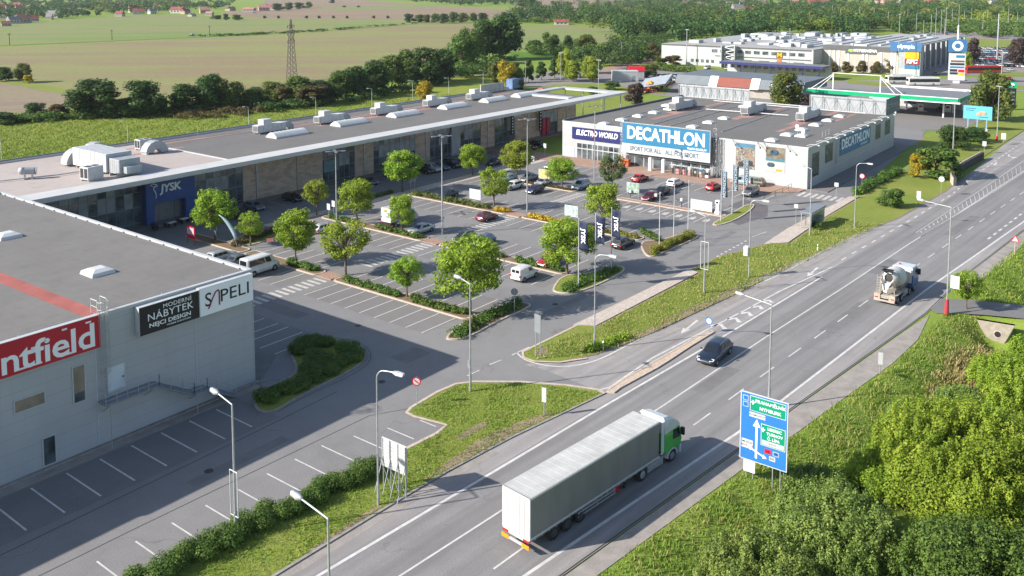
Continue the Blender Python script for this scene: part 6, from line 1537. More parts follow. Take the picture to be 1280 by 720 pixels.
for s_ in (-1,1):
    y = s_*1.252
    m = MB(); m.add([(15.35,y,1.85),(16.35,y,1.78),(16.15,y-.02*s_,2.55),(15.4,y-.01*s_,2.6)], [(0,1,2,3)] if s_ < 0 else [(3,2,1,0)]); m.build('side_window', C_glass, tk)
    m = MB(); m.box(16.35,16.5,min(y,y+s_*.3),max(y,y+s_*.3),1.9,2.5); m.build('wing_mirror', C_trim, tk)
    m = MB(); m.box(16.5,16.6,min(s_*.75,s_*1.15),max(s_*.75,s_*1.15),.62,.85); m.build('headlight', C_head, tk)
    m = MB(); m.box(12.3,14.2,min(s_*.75,s_*1.2),max(s_*.75,s_*1.2),.35,1.0); m.build('fuel_tank', M_galv, tk)
    wheel_part(tk, 15.35, s_*1.04, .5, .34, s_, rim=M_steel); wheel_part(tk, 11.7, s_*1.02, .5, .4, s_, rim=M_galv)
    m = MB(); m.loft([[(15.35+.66*cos(a), s_*1.255, .5+.66*sin(a)),(15.35+.56*cos(a), s_*1.255, .5+.56*sin(a)),(15.35+.56*cos(a), s_*.85, .5+.56*sin(a)),(15.35+.66*cos(a), s_*.85, .5+.66*sin(a))] for a in [pi*i/8 for i in range(9)]], 0, True); m.build('mudguard', T_cabw, tk)
m = MB(); m.box(11.0,15.9,-.5,.5,.6,1.05); m.build('tractor_frame', C_trim, tk)

# ---------------------------------------------------------------- concrete mixer
mx = thing('concrete_mixer', 'dirty white concrete mixer lorry with blue cab driving away', 'mixer lorry', (58.6,-41.5,0), R(-3.2))
X_w = M('drum_white', (.50,.50,.48), .5, 0, .18, .9, fine=.2); X_d = M('splashed_concrete', (.34,.30,.25), .85, 0, .35, 1.6, fine=.4); X_b = paint('cab_blue', (.03,.085,.24), 0, .35)
m = MB(); n = 20
ax0 = np.array((1.5,0,2.95)); ax1 = np.array((6.0,0,2.15)); dv = (ax1-ax0)/np.linalg.norm(ax1-ax0); up_ = np.cross(dv,(0,1,0)); 
prof = [(0,.55),(.05,.7),(.9,.98),(1.9,1.2),(2.9,1.2),(3.7,1.02),(4.35,.62),(4.5,.3)]
def ring_(d, r_): c = ax0+dv*d; return [tuple(c + up_*r_*cos(2*pi*i/n) + np.array((0,1,0))*r_*sin(2*pi*i/n)) for i in range(n)]
m.loft([ring_(d, r_) for d, r_ in prof], 0, True, True); dr_ = m.build('drum', X_w, mx)
m = MB(); m.loft([ring_(2.9,1.215), ring_(3.05,1.215)], 0, False, True); m.loft([ring_(.82,1.0), ring_(.95,1.02)], 0, False, True); m.build('drum_band', X_d, dr_)
m = MB(); m.loft([ring_(-.03,.50), ring_(-.04,.2)], 0, True); m.build('drum_mouth', C_trim, dr_)
m = MB()
m.loft([[(.95,-.45,3.75),(.95,.45,3.75),(1.75,.3,3.3),(1.75,-.3,3.3)],[(.75,-.6,4.0),(.75,.6,4.0),(1.45,.5,4.0),(1.45,-.5,4.0)]], 0, False); m.tube([(.72,-.62,4.0),(.72,.62,4.0),(1.5,.55,4.0),(1.5,-.55,4.0),(.72,-.62,4.0)], .04, 5)
m.build('hopper', C_trim, mx)
m = MB(); m.loft([[(.9,-.4,2.4),(1.5,-.3,2.6),(1.5,.3,2.6),(.9,.4,2.4)],[(.2,-.2,1.5),(.45,-.18,1.45),(.45,.18,1.45),(.2,.2,1.5)]], 0, False); m.tube([(.75,-.75,3.0),(.2,-.15,1.8)], .07, 5); m.tube([(.75,.75,3.0),(.2,.15,1.8)], .07, 5)
m.build('chute', X_w, mx)
m = MB()
for s_ in (-1,1): m.tube([(1.1,s_*.85,1.1),(.95,s_*.75,2.6),(1.2,s_*.6,3.4)], .08, 5); m.tube([(2.2,s_*.85,1.1),(1.3,s_*.75,2.4)], .07, 5); m.tube([(5.9,s_*.7,1.1),(5.9,s_*.4,2.2)], .09, 5)
m.tube([(.3,.95,.8),(.3,.95,3.4),(.9,.95,3.4)], .035, 5); m.tube([(.3,.55,.8),(.3,.55,3.4)], .035, 5)
for k in range(8): m.box(.28,.32,.55,.95,1.0+.3*k,1.04+.3*k)
m.build('ladder_frame', X_d, mx)
m = MB(); m.box(.2,8.8,-.45,.45,.75,1.12); m.box(.0,.16,-1.2,1.2,.42,.62); m.box(.15,.8,-1.2,1.2,.95,1.02)
m.build('chassis', X_d, mx)
for s_ in (-1,1):
    m = MB(); m.box(.1,.75,min(s_*.5,s_*1.2),max(s_*.5,s_*1.2),.62,1.25); m.box(.3,3.3,min(s_*.75,s_*1.24),max(s_*.75,s_*1.24),1.10,1.16); m.box(3.3,3.36,min(s_*.75,s_*1.24),max(s_*.75,s_*1.24),.7,1.16); m.build('mudguard', X_d, mx)
    m = MB(); m.box(-.01,.005,min(s_*.7,s_*1.15),max(s_*.7,s_*1.15),.66,.8) if 0 else m.box(.07,.099,min(s_*.75,s_*1.1),max(s_*.75,s_*1.1),.75,.88); m.build('tail_light', C_tail, mx)
    for x in (1.35,2.7,5.6,7.35): wheel_part(mx, x, s_*1.0, .5, .42, s_, rim=M_steel)
    m = MB(); m.box(3.6,4.9,min(s_*.8,s_*1.2),max(s_*.8,s_*1.2),.45,1.05); m.build('fuel_tank', M_galv, mx)
    m = MB(); m.box(8.5,8.7,min(s_*1.2,s_*1.5),max(s_*1.2,s_*1.5),1.9,2.6); m.build('wing_mirror', C_trim, mx)
    m = MB(); m.add([(7.45,s_*1.225,1.85),(8.4,s_*1.225,1.8),(8.25,s_*1.2,2.6),(7.45,s_*1.2,2.6)], [(0,1,2,3)] if s_ < 0 else [(3,2,1,0)]); m.build('side_window', C_glass, mx)
m = MB(); m.loft([[(6.6,-1.2,z) if 0 else (6.6,-w_,z),(xf,-w_,z),(xf,w_,z),(6.6,w_,z)] for z, w_, xf in ((.7,1.2,8.75),(1.5,1.22,8.85),(2.2,1.22,8.75),(2.85,1.17,8.45))], 0, True); m.build('cab', X_b, mx)
m = MB(); m.bbox(6.55,8.5,-1.15,1.15,2.86,3.12,.08); m.box(6.45,6.58,-1.2,1.2,2.2,3.1); m.build('cab_roof', T_cabw, mx)
m = MB(); m.box(6.2,6.5,-1.1,1.1,1.3,2.9); m.build('water_tank', X_w, mx)
m = MB(); m.add([(8.83,-1.1,1.7),(8.83,1.1,1.7),(8.5,1.08,2.75),(8.5,-1.08,2.75)], [(0,1,2,3)]); m.build('windscreen', C_glass, mx)
m = MB(); m.box(7.2,7.35,.5,.7,3.12,3.3); m.build('beacon', M_red, mx)

# ---------------------------------------------------------------- box truck in the lot
x, y = G(482, 285)
bt = thing('box_truck', 'white box truck parked behind the small tree', 'box truck', (x,y-.1,0), R(1))
m = MB(); m.bbox(0,4.3,-1.08,1.08,.95,3.15,.05); m.build('cargo_box', T_white, bt)
m = MB(); m.box(-.03,-.001,-1.0,-.03,1.0,3.0); m.build('rear_door', M_white_p, bt); m = MB(); m.box(-.03,-.001,.03,1.0,1.0,3.0); m.build('rear_door', M_white_p, bt)
m = MB(); m.box(-.04,-.031,-.35,.35,2.5,2.9); m.build('door_sticker', T_orange, bt)
m = MB(); m.box(-.04,-.031,-.75,.2,1.5,2.0); m.build('door_panel', M('pale_door_panel', (.38,.43,.50), .5), bt)
m = MB(); m.box(0,5.6,-.5,.5,.55,.95); m.box(-.15,.02,-1.0,1.0,.45,.58); m.build('chassis', C_trim, bt)
m = MB(); m.loft([[(4.45,-w_,z),(xf,-w_,z),(xf,w_,z),(4.45,w_,z)] for z, w_, xf in ((.45,.95,6.3),(1.0,1.0,6.35),(1.5,.98,5.95),(2.2,.85,5.35))], 0, True); m.build('cab', T_white, bt)
m = MB(); m.add([(5.97,-.86,1.5),(5.97,.86,1.5),(5.45,.78,2.12),(5.45,-.78,2.12)], [(0,1,2,3)]); m.build('windscreen', C_glass, bt)
for s_ in (-1,1):
    for xx in (1.1,5.2): wheel_part(bt, xx, s_*.93, .36, .24, s_)
    m = MB(); m.box(-.06,-.03,min(s_*.7,s_*.95),max(s_*.7,s_*.95),.62,.8); m.build('tail_light', C_tail, bt)
    m = MB(); m.add([(4.65,s_*1.0,1.45),(5.7,s_*1.0,1.45),(5.3,s_*.9,2.05),(4.65,s_*.9,2.05)], [(0,1,2,3)] if s_ < 0 else [(3,2,1,0)]); m.build('side_window', C_glass, bt)

# ---------------------------------------------------------------- coaches
def coach(name, label, px, py, L, deg, body, band, H=3.1):
    x, y = G(px, py); t = thing(name, label, 'bus', (x,y,0), R(deg), None)
    m = MB(); m.bbox(0,L,-1.25,1.25,.35,H,.15); m.build('body', body, t)
    m = MB()
    for s_ in (-1,1): m.box(.4,L-.3,s_*1.262-.008,s_*1.262+.008,1.3,2.5)
    m.build('window_band', C_glass, t)
    m = MB(); m.box(L+.001,L+.02,-1.1,1.1,1.0,2.7); m.build('windscreen', C_glass, t); m = MB(); m.box(-.02,-.001,-1.0,1.0,1.5,2.5); m.build('rear_window', C_glass, t)
    m = MB(); m.box(2,L-2,-.9,.9,H+.001,H+.25); m.build('roof_unit', band, t)
    for xx in (2.4,L-2.6):
        for s_ in (-1,1): wheel_part(t, xx, s_*1.1, .48, .3, s_, rim=M_steel)
    return t
cw_ = paint('paint_coachwhite', (.6,.6,.58), 0); cr_ = paint('paint_coachred', (.42,.02,.02), 0)
coach('coach', 'white coach with dark window band parked nearest behind the green canopy', 1134, 106.5, 12, -52, cw_, M_wmeta)
coach('coach', 'second white coach standing behind the nearest one', 1108, 104, 12, -48, cw_, M_wmeta)
coach('city_bus', 'red city bus on the road right of the logo pylon', 1206, 91.5, 17, -44, cr_, cr_)
# ================================================================== STREET FURNITURE
def pole_obj(t, h, r0=.09, r1=.055, mat=None, name='pole'):
    m = MB(); m.cyl((0,0,-.05),(0,0,.9),r0*1.45,r0*1.4,10); m.cyl((0,0,.9),(0,0,h*.45),r0*1.1,r0,10); m.cyl((0,0,h*.45),(0,0,h),r0*.85,r1,10); return m.build(name, mat or M_galv, t)
def lampA(label, px, py, top, deg=-80, h=None):
    x, y = G(px, py); h = h or HT(px, py, top); t = thing('street_lamp', label, 'street lamp', (x,y,.08), R(deg))
    m = MB(); m.cyl((0,0,-.1),(0,0,1.6),.11,.105,10); m.cyl((0,0,1.6),(0,0,h*.72),.075,.06,8)
    pts = [(0,0,h*.72)]+[(.75-.75*cos(R(a)), 0, h-.75+.72*sin(R(a))) for a in range(0,91,15)]+[(1.5,0,h+.02)]
    m.tube(pts, .05, 7); m.build('pole', M_galv, t)
    m = MB(); m.loft([[(1.45,-.09,h-.03),(1.45,.09,h-.03),(1.45,.09,h+.09),(1.45,-.09,h+.09)],[(1.8,-.19,h-.09),(1.8,.19,h-.09),(1.8,.15,h+.13),(1.8,-.15,h+.13)],[(2.35,-.17,h-.07),(2.35,.17,h-.07),(2.35,.11,h+.09),(2.35,-.11,h+.09)]]); m.build('lamp_head', M_wmeta, t)
    m = MB(); m.box(1.75,2.28,-.14,.14,h-.125,h-.082); m.build('lens', M_chrome, t); return t
def lampB(label, px, py, top, arm=1.6, deg=90, red=False, base=True, h=None, rise=.35, loc=None):
    x, y = loc or G(px, py); h = h or HT(px, py, top); t = thing('street_lamp', label, 'street lamp', (x,y,gz(x,y)+.05 if loc else .05), R(deg))
    m = MB(); m.cyl((0,0,-.1),(0,0,1.8),.12,.115,10); m.cyl((0,0,1.8),(0,0,h),.085,.06,10); m.build('pole', M_galv, t)
    m = MB(); m.tube([(0,0,h-.1),(0,0,h+.02),(arm,0,h+rise)], .05, 7); m.build('arm', M_wmeta, t)
    a = atan2(rise, arm); m = MB()
    m.loft([[(arm-.05,-.08,h+rise-.06),(arm-.05,.08,h+rise-.06),(arm-.05,.08,h+rise+.08),(arm-.05,-.08,h+rise+.08)],[(arm+.25,-.2,h+rise-.08),(arm+.25,.2,h+rise-.08),(arm+.25,.15,h+rise+.2),(arm+.25,-.15,h+rise+.2)],[(arm+.75,-.16,h+rise+.02),(arm+.75,.16,h+rise+.02),(arm+.75,.1,h+rise+.22),(arm+.75,-.1,h+rise+.22)]], 0, True, True)
    m.build('lamp_head', M_wmeta, t)
    if red: m = MB(); m.cyl((0,0,-.05),(0,0,1.75),.26,.2,12); m.build('red_base', M('lamp_base_red', (.36,.03,.04), .6, fine=.15), t)
    return t
def mastT(label, px, py, top, n=2, group=None):
    x, y = G(px, py); h = HT(px, py, top); t = thing('lamp_mast', label, 'lamp mast', (x,y,.05), R(-35), group)
    m = MB(); m.cyl((0,0,0),(0,0,h*.5),.13,.11,10); m.cyl((0,0,h*.5),(0,0,h),.095,.06,8); m.build('pole', M_galv, t)
    m = MB(); m.tube([(-1.1,0,h-.05),(1.1,0,h-.05)], .05, 6); m.tube([(0,-.8,h-.12),(0,.8,h-.12)], .04, 6); m.build('crossbar', M_galv, t)
    for sx, sy in ((-1,0),(1,0),(0,1),(0,-1)):
        m = MB(); m.obb((sx*1.25,sy*.95,h-.1),(.6,.42,.14) if sx else (.42,.6,.14)); m.build('lamp_head', M_steel, t)
    return t
lampA('curved-arm street lamp beside the slatted billboard', 473, 632, 462)
lampA('curved-arm street lamp on the grass nose of the slip lane', 743, 437, 318)
lampA('curved-arm street lamp on the verge above the slip lane, before the bus shelter', 936, 347, 250)
lampA('curved-arm street lamp on the verge beside the round shrub', 1068, 285, 204)
lampB('straight street lamp with slanted arm beside the trimmed hedge, in front of the grey store', 295, 672, 507)
lampB('street lamp at the very bottom edge of the picture, its head over the hedge', 414, 855, 650, 2.2)
lampB('street lamp with a round sign on its pole, beside the largest car-park tree', 588, 490, 356, 1.1)
lampB('street lamp with long arm standing behind the big road sign', 961, 510, 382, 2.6)
lampB('street lamp with a red base and white board by the field track', 1183, 393, 260, 2.9, red=True)
lampB('street lamp with a flag frame on its pole at the edge of the slip verge', 880, 367, 271, 1.3)
lampB('short-armed street lamp behind the bus shelter', 1012, 295, 212, 1.0)
mastT('tall lamp mast in the second planting strip', 553, 293, 170); mastT('tall lamp mast beside the yellow flowering shrubs', 659, 265, 149); mastT('two-headed lamp mast before the stone wall', 421, 278, 189); mastT('lamp mast in front of the navy sign', 743, 225, 132)
def thin(label, px, py, top, group=None, r=.13, head=True, name='lamp_mast', red=False):
    x, y = G(px, py); h = HT(px, py, top); t = thing(name, label, 'lamp mast', (x,y,0), rnd(0,3), group)
    m = MB(); m.cyl((0,0,0),(0,0,h),r,r*.6,8); m.build('pole', M_galv, t)
    if head: m = MB(); m.box(-.9,.9,-.12,.12,h-.1,h+.08); m.build('lamp_head', M_galv, t)
    if red: m = MB(); m.cyl((0,0,0),(0,0,1.2),.3,.25,10); m.build('red_base', M_red, t)
    return t
thin('tall thin lamp mast rising from the yellow green roadside bush', 1190, 213, 128); thin('tall thin mast with red foot left of the pale blue billboard sign', 1246, 176, 108, red=True)
thin('tall T-headed mast before the white store wall', 858, 82, 37, r=.25); thin('lamp mast on the lawn right of the yellow green trees', 748, 124, 75); thin('lamp mast in the tree avenue', 777, 80, 53); thin('lamp mast among the dark trees at the end of the long roof', 657, 109, 78)
thin('slim lamp mast left of the yellow green trees', 701, 102, 66); thin('mast in front of the big store, left of the dark sign band', 986, 92, 36); thin('mast rising in front of the tower sign', 1122, 96, 18); 
for i, (px, py, top) in enumerate(((1050,34,11),(1074,32,9),(1134,34,11),(1163,55,18),(1169,48,10),(1176,44,12),(1190,29,10),(1205,29,13),(1214,30,10),(1224,28,14),(1234,30,12),(1271,36,15),(1154,50,25),(1286,40,10),(1040,30,6),(1092,34,10),(1110,36,14),(1145,44,16),(1182,42,8),(1198,36,6),(1260,34,8),(1228,44,16),(1180,60,24))):
    thin('thin grey mast rising against the wood behind the big store', px, py, top, 'thin masts behind the big store', r=.2, head=False)
thin('thick grey mast in the far car park', 1246, 76, 17, r=.45, head=False); thin('mast with a frame beside the thick grey mast', 1252, 92, 64, r=.2)
thin('thin mast behind the pale blue billboard sign', 1158+93, 200, 64+60, r=.1) if 0 else None
mlb = ['first','second','third','fourth','fifth','sixth','seventh','eighth']
for i, (px, py, top) in enumerate(((395,147,122),(465,134,111),(516,126,101),(561,117,98),(604,112,88),(311,157,134),(160,178,152),(2,199,172))):
    x, y = G(px, py); h = HT(px, py, top); t = thing('street_lamp', ('small white lamp on the meadow behind the long roof, %s of the lamps there' % mlb[i]), 'street lamp', (x,y,0), R(150), 'small lamps on the meadow behind the long roof')
    m = MB(); m.cyl((0,0,0),(0,0,h),.08,.05,8); m.tube([(0,0,h),(.9,0,h+.15)], .05, 5); m.build('pole', M_wmeta, t)
    m = MB(); m.bbox(.8,1.6,-.15,.15,h+.08,h+.26,.04); m.build('lamp_head', M_wmeta, t)
# ornaments on poles
def board_on(label, cat, name, loc, w_, h, z, rz, mat, posts=2, thick=.06, postm=None, face=None, group=None):
    """sign board on posts: faces its local -Y side"""
    t = thing(name, label, cat, loc, rz, group)
    m = MB(); m.box(-w_/2,w_/2,-thick/2,thick/2,z,z+h); m.build('board', mat, t)
    for i in range(posts):
        x = 0 if posts == 1 else -w_/2+.12+(w_-.24)*i/(posts-1)
        m = MB(); m.cyl((x,thick,0),(x,thick,z+h*.95),.045,None,7); m.build('post', postm or M_galv, t)
    if face: m = MB(); m.box(-w_/2+.06,w_/2-.06,-thick/2-.012,-thick/2-.002,z+.06,z+h-.06); m.build('board_face', face, t)
    return t
t = thing('flag_frame', 'white rectangular frame clamped to the lamp pole by the slip verge', 'frame', (*G(880,367),3.1)); m = MB(); m.tube([(-.05,-.5,0),(-.05,-.5,3.4),(-.05,.5,3.4),(-.05,.5,0),(-.05,-.5,0)], .045, 5); m.build('frame', M_wmeta, t)
t = thing('flag_frame', 'white rectangular frame clamped to the lamp pole beside the trimmed hedge', 'frame', (*G(295,672),1.6)); m = MB(); m.tube([(-.05,-.42,0),(-.05,-.42,3.2),(-.05,.42,3.2),(-.05,.42,0),(-.05,-.42,0)], .04, 5); m.build('frame', M_wmeta, t)
P1 = lambda px, py: (*G(px, py), .1)
s_w = M('sign_face_white', (.47,.48,.49), .4, var=.04); s_b = M('sign_face_blue', (.025,.15,.42), .4, var=.04); s_g = M('sign_face_green', (.0,.23,.13), .4, var=.04); s_back = M('sign_back', (.22,.24,.26), .5, .3, var=.1)
def disc_sign(label, px, py, z, r, mat, rz, name='traffic_sign', inner=None, ht=None, backd=False):
    x, y = G(px, py); t = thing(name, label, 'traffic sign', (x,y,.08), rz); h = z+r
    m = MB(); m.cyl((0,.04,0),(0,.04,h),.035,None,6); m.build('post', M_galv, t)
    m = MB(); m.cyl((0,0,z),(0,-.02,z),r,None,20); d = m.build('disc', mat, t)
    if inner: m = MB(); m.cyl((0,-.021,z),(0,-.03,z),r*.74,None,20); m.build('sign_face', inner, d)
    return t
WEST = -pi/2
a = disc_sign('round red-ringed traffic sign on the grass corner by the service road', 521, 508, 2.25, .42, M_red, WEST+.5, inner=s_w); m = MB(); m.obb((0,-.035,2.25),(.5,.01,.12),0,0,.6); m.build('symbol', M_red, a)
disc_sign('round dark-backed traffic sign on the planted tip beside the largest tree', 643, 393, 2.6, .42, s_back, pi/2+.6)
disc_sign('round sign with white keep-left face on the paved median', 886, 416, 1.25, .42, s_b, WEST, inner=s_w)
disc_sign('round red-ringed sign by the shaded road beside the store', 1077, 238, 2.6, .5, M_red, WEST, inner=s_w)
disc_sign('round-topped sign on the verge near the retaining wall', 1176, 245, 3.0, .5, s_w, WEST)
t = thing('traffic_sign', 'dark round sign clamped to the street lamp pole near the largest tree', 'traffic sign', (G(588,490)[0]+.0,G(588,490)[1]+.18,2.6), WEST+2.6); m = MB(); m.cyl((0,0,0),(0,-.03,0),.45,None,20); m.build('disc', s_back, t)
t = thing('traffic_sign', 'white warning triangle sign with red edge right of the field track', 'traffic sign', GG(1268,320), WEST); m = MB(); m.cyl((0,.05,0),(0,.05,2.9),.04,None,6); m.build('post', M('post_cream', (.5,.42,.3), .6), t)
m = MB(); m.prism([(-.6,0),(.6,0),(0,1.05)], -.0, .03); o = m.build('triangle', M_red, t); o.rotation_euler = (pi/2,0,0); o.location = (0,0,2.0)
m = MB(); m.prism([(-.4,.12),(.4,.12),(0,.82)], .031, .036); o2 = m.build('sign_face', s_w, o)
board_on('white rectangular board clamped to the red-based street lamp', 'sign', 'notice_board', (G(1183,393)[0],G(1183,393)[1]-.75,2.3), .95, 1.5, .0+.9, WEST, s_w, 0)
board_on('tall narrow grey sign at the tip of the slip-lane grass', 'sign', 'direction_sign', P1(672,448), .9, 1.9, 2.6, R(-100), s_back, 2)
board_on('small double sign on the lower verge near the slip lane', 'sign', 'marker_sign', P1(680,521), .42, 1.3, 1.25, R(-75), s_w, 1)
board_on('small white double marker sign on the slope edge right of the mixer lane', 'sign', 'marker_sign', GG(1100,468), .42, 1.2, 1.0, R(-70), s_w, 1)
board_on('small striped marker sign on the verge above the slip lane', 'sign', 'marker_sign', P1(1148,256), .7, 1.3, 1.0, R(-90), s_w, 1)
board_on('white square sign at the shaded zebra crossing', 'sign', 'traffic_sign', (*G(1045,250),.1), .7, .7, 2.3, R(-90), s_w, 1)
board_on('white sign beside the end of the retaining wall', 'sign', 'traffic_sign', P1(1230,192), .8, 1.1, 1.6, R(-90), s_w, 1); board_on('white arrow-shaped sign by the main road top right', 'sign', 'traffic_sign', P1(1254,181), 1.0, 1.5, 1.2, R(-90), s_w, 1)
for lb_, px, py in (('small blue and white parking sign, left of the pair before the stone wall',411,276),('small blue and white parking sign, right of the pair before the stone wall',417,272),('small white parking sign, left of the pair under the large round tree',513,240),('small white parking sign, right of the pair under the large round tree',518,239),
  ('small white sign at the red paved corner',666,212),('small white sign at the shaded road by the red paving',681,195)):
    board_on(lb_, 'sign', 'parking_sign', P1(px,py), .75, 1.0, 1.7, R(-90), s_w, 1)
def post_(label, px, py, h=.95):
    x, y = G(px, py); t = thing('delineator_post', label, 'marker post', (x,y,.08)); m = MB(); m.bbox(-.07,.07,-.06,.06,0,h,.02); m.build('post', M_text, t); m = MB(); m.box(-.072,.072,-.062,.062,h*.62,h*.78); m.build('band', M_dark, t)
post_('white marker post beside the curved lamp on the grass nose', 754, 438); post_('white marker post at the road edge above the slip lane', 1022, 314); post_('white marker post on the right shoulder near the red lamp base', 1142, 406) if 0 else None
# small display boards of the car park
pr_ = [M('poster_mix_a', (.32,.42,.40), .5, var=.6, scale=1.8), M('poster_mix_b', (.22,.30,.24), .5, var=.7, scale=1.6), M('poster_mix_c', (.45,.48,.48), .5, var=.2, scale=1.5), M('poster_mix_d', (.48,.36,.16), .5, var=.5, scale=2)]
for lb_, px, py, mt, zz in (('white display board with a small portrait print near the yellow flowers',714,283,pr_[0],1.5),('display board with green print above the brick bed',791,249,pr_[1],1.1),('white display board above the long shrub strip',594,257,pr_[2],1.0),('display board with an orange print beside the compact round tree',680,231,pr_[3],1.1)):
    board_on(lb_, 'sign', 'display_board', P1(px,py), 2.5, 1.75, zz, WEST, M_wsign, 2, face=mt)
board_on('long low white board on the brick bed', 'sign', 'display_board', (86.0,-4.6,.1), 3.9, 1.75, .15, WEST, M_wsign, 3)
t = thing('air_machine', 'white bulky air pump machine beside the long low white board', 'machine', (86.2,-7.5,.1)); m = MB(); m.bbox(-.4,.4,-.45,.45,0,.5,.08); m.bbox(-.28,.28,-.3,.3,.5,1.7,.1); m.bbox(-.38,.38,-.42,.42,1.7,2.3,.12); m.build('housing', M_white_p, t); m = MB(); m.box(-.41,-.39,-.2,.2,1.8,2.15); m.build('screen', M_dark, t)
for i, (px, py) in enumerate(((788,249),(820,254),(852,260))):
    x, y = G(px, py); t = thing('floodlight_post', 'small floodlight on the brick bed, %s from the left' % ordn[i], 'floodlight', (x,y,.1), 0, 'small floodlights on the brick bed'); m = MB(); m.cyl((0,0,0),(0,0,1.1),.06,None,6); m.build('post', M_dark, t); m = MB(); m.bbox(-.2,.25,-.25,.25,1.1,1.6,.05); m.build('lamp_head', M_wmeta, t)
# navy flags and bare poles
FL = M('flag_navy', (.014,.022,.06), .7, var=.15); FG = M('flag_slate', (.07,.10,.14), .7, var=.2)
def flag(label, loc, h, w_, fh, mat, txt=None, seed=0, group=None, name='flagpole_with_flag', tm=None, ts=.82):
    t = thing(name, label, 'flag', (*loc,.1), R(-90), group)
    m = MB(); m.cyl((0,0,0),(0,0,h),.075,.045,8); m.ball((0,0,h+.05),.08,0,8,5); m.build('pole', M_wmeta, t)
    n, k = 10, 14; vs = []; 
    for j in range(k+1):
        for i in range(n+1):
            u, v = i/n, j/k; x = .06+w_*u*(1-.08*sin(pi*v)); vs.append((x, .16*sin(u*5+v*3+seed)*u, h-.15-fh*v-.10*u))
    m = MB(); m.add(vs, [(j*(n+1)+i, j*(n+1)+i+1, (j+1)*(n+1)+i+1, (j+1)*(n+1)+i) for j in range(k) for i in range(n)], 0, True); fo = m.build('cloth', mat, t)
    s_ = fo.modifiers.new('thick','SOLIDIFY'); s_.thickness = .015
    if txt: lettering(fo, txt, tm or M_text, (.06+w_*.52, -.20, h-.2-fh*.5), (pi/2, pi/2, 0), ts, .03, 0, 1.1, .01, 1.05)
    return t
def rot_text_fix(): pass
fg_ = 'navy flags near the slip lane'
flag('navy flag with white vertical letters, front left of the three', G(723,360), 8.7, 1.35, 3.6, FL, 'JYSK', 0, fg_); flag('navy flag with white vertical letters, middle of the three', G(744,348), 8.4, 1.35, 3.6, FL, 'JYSK', 2, fg_); flag('navy flag with white vertical letters, back right of the three', G(764,341), 8.6, 1.35, 3.6, FL, 'JYSK', 4, fg_)
for i, (px, py, top) in enumerate(((824,313,242),(842,303,233),(860,292,227))):
    t = thing('flagpole', 'bare white flagpole over the golden hedge, %s from the left' % ordn[i], 'flagpole', (*G(px,py),.1), 0, 'bare flagpoles'); m = MB(); h = HT(px,py,top); m.cyl((0,0,0),(0,0,h),.075,.045,8); m.build('pole', M_wmeta, t); m = MB(); m.ball((0,0,h+.06),.09,0,8,5); m.build('finial', M_wmeta, t)
for i, (px, py) in enumerate(((901,277),(915,268),(929,259))):
    flag('slate blue flag before the photo posters, %s from the left' % ordn[i], G(px,py), 8.4, .95, 4.2, FG, 'DECATHLON', i*1.7, 'slate flags before the store', ts=.62, tm=M('letter_pale', (.32,.38,.42), .5))
# leaning beach banners and the small red stand
for lb_, px, py, ln, h, sgn in (('pale blue leaning feather banner, right of the two',297,312,-.55,5.6,1),('dull blue leaning feather banner behind, left of the two',272,302,-.5,4.6,1)):
    x, y = G(px, py); t = thing('feather_banner', lb_, 'banner', (x,y,.1), R(-52)); m = MB(); pts = [(ln*h*.85*(k/8)**1.4, 0, h*(1-.10*(k/8)**3)*k/8) for k in range(9)]
    m.tube(pts, .03, 5); m.build('pole', M_wmeta, t)
    m = MB(); L_ = [p for p in pts[2:]]; m.add([(p[0],0,p[2]) for p in L_]+[(p[0]+.75*sin(pi*min(1,(i+.6)/len(L_)))**.5,0,p[2]-.12) for i,p in enumerate(L_)], [(i,i+1,len(L_)+i+1,len(L_)+i) for i in range(len(L_)-1)], 0, True)
    o = m.build('cloth', M('banner_pale' if 'pale' in lb_ else 'banner_dull', (.30,.42,.46) if 'pale' in lb_ else (.12,.20,.26), .6, var=.15), t); q = o.modifiers.new('thick','SOLIDIFY'); q.thickness = .02
t = thing('advert_stand', 'small red and white advert stand below the blue portal', 'advert stand', (*G(239,306),.05), WEST); m = MB(); m.box(-1.0,1.0,-.05,.05,.9,2.7); m.build('board', M_red, t); m = MB(); m.box(-.85,.85,-.07,-.051,1.5,2.5); m.build('board_face', M('poster_pink', (.50,.38,.42), .5, var=.4, scale=2), t); m = MB(); m.box(-1.0,-.92,-.05,.05,0,.9); m.box(.92,1.0,-.05,.05,0,.9); m.build('legs', M_red, t)
t = thing('arrow_sign', 'small pink sign between the loose tree and the tall oval tree', 'sign', (*G(338,314),.1), R(-50)); m = MB(); m.cyl((0,0,0),(0,0,1.6),.03,None,5); m.build('post', M_galv, t); m = MB(); m.box(-.5,.5,-.03,.03,1.3,1.75); m.build('board', M('pinkish_red', (.5,.16,.15), .5), t)
# slatted billboard seen from behind
t = thing('billboard', 'white slatted back of a roadside billboard beside the curved lamp', 'billboard', (-5.3,-24.05,-.05), 0)
m = MB()
for k in range(3):
    y0 = -1.27+.86*k
    for j in range(9): m.box(-.05,.0, y0+.03, y0+.8, 1.82+.245*j, 1.82+.245*j+.215)
m.box(.001,.04,-1.27,1.27,1.8,4.05); m.build('panel', M_wmeta, t)
m = MB()
for y in (-1.2,-.45,.35,1.15): m.tube([(.0,y,0),(.0,y,1.8)], .05, 5); m.tube([(-.95,y,0),(-.06,y,2.6)], .04, 5); m.tube([(-.06,y,1.8),(-.06,y,4.0)], .035, 5)
for y in (-1.2,-.45,.35): m.tube([(0,y,.2),(0,y+.75,1.6)], .03, 4)
m.build('support_frame', M_galv, t)
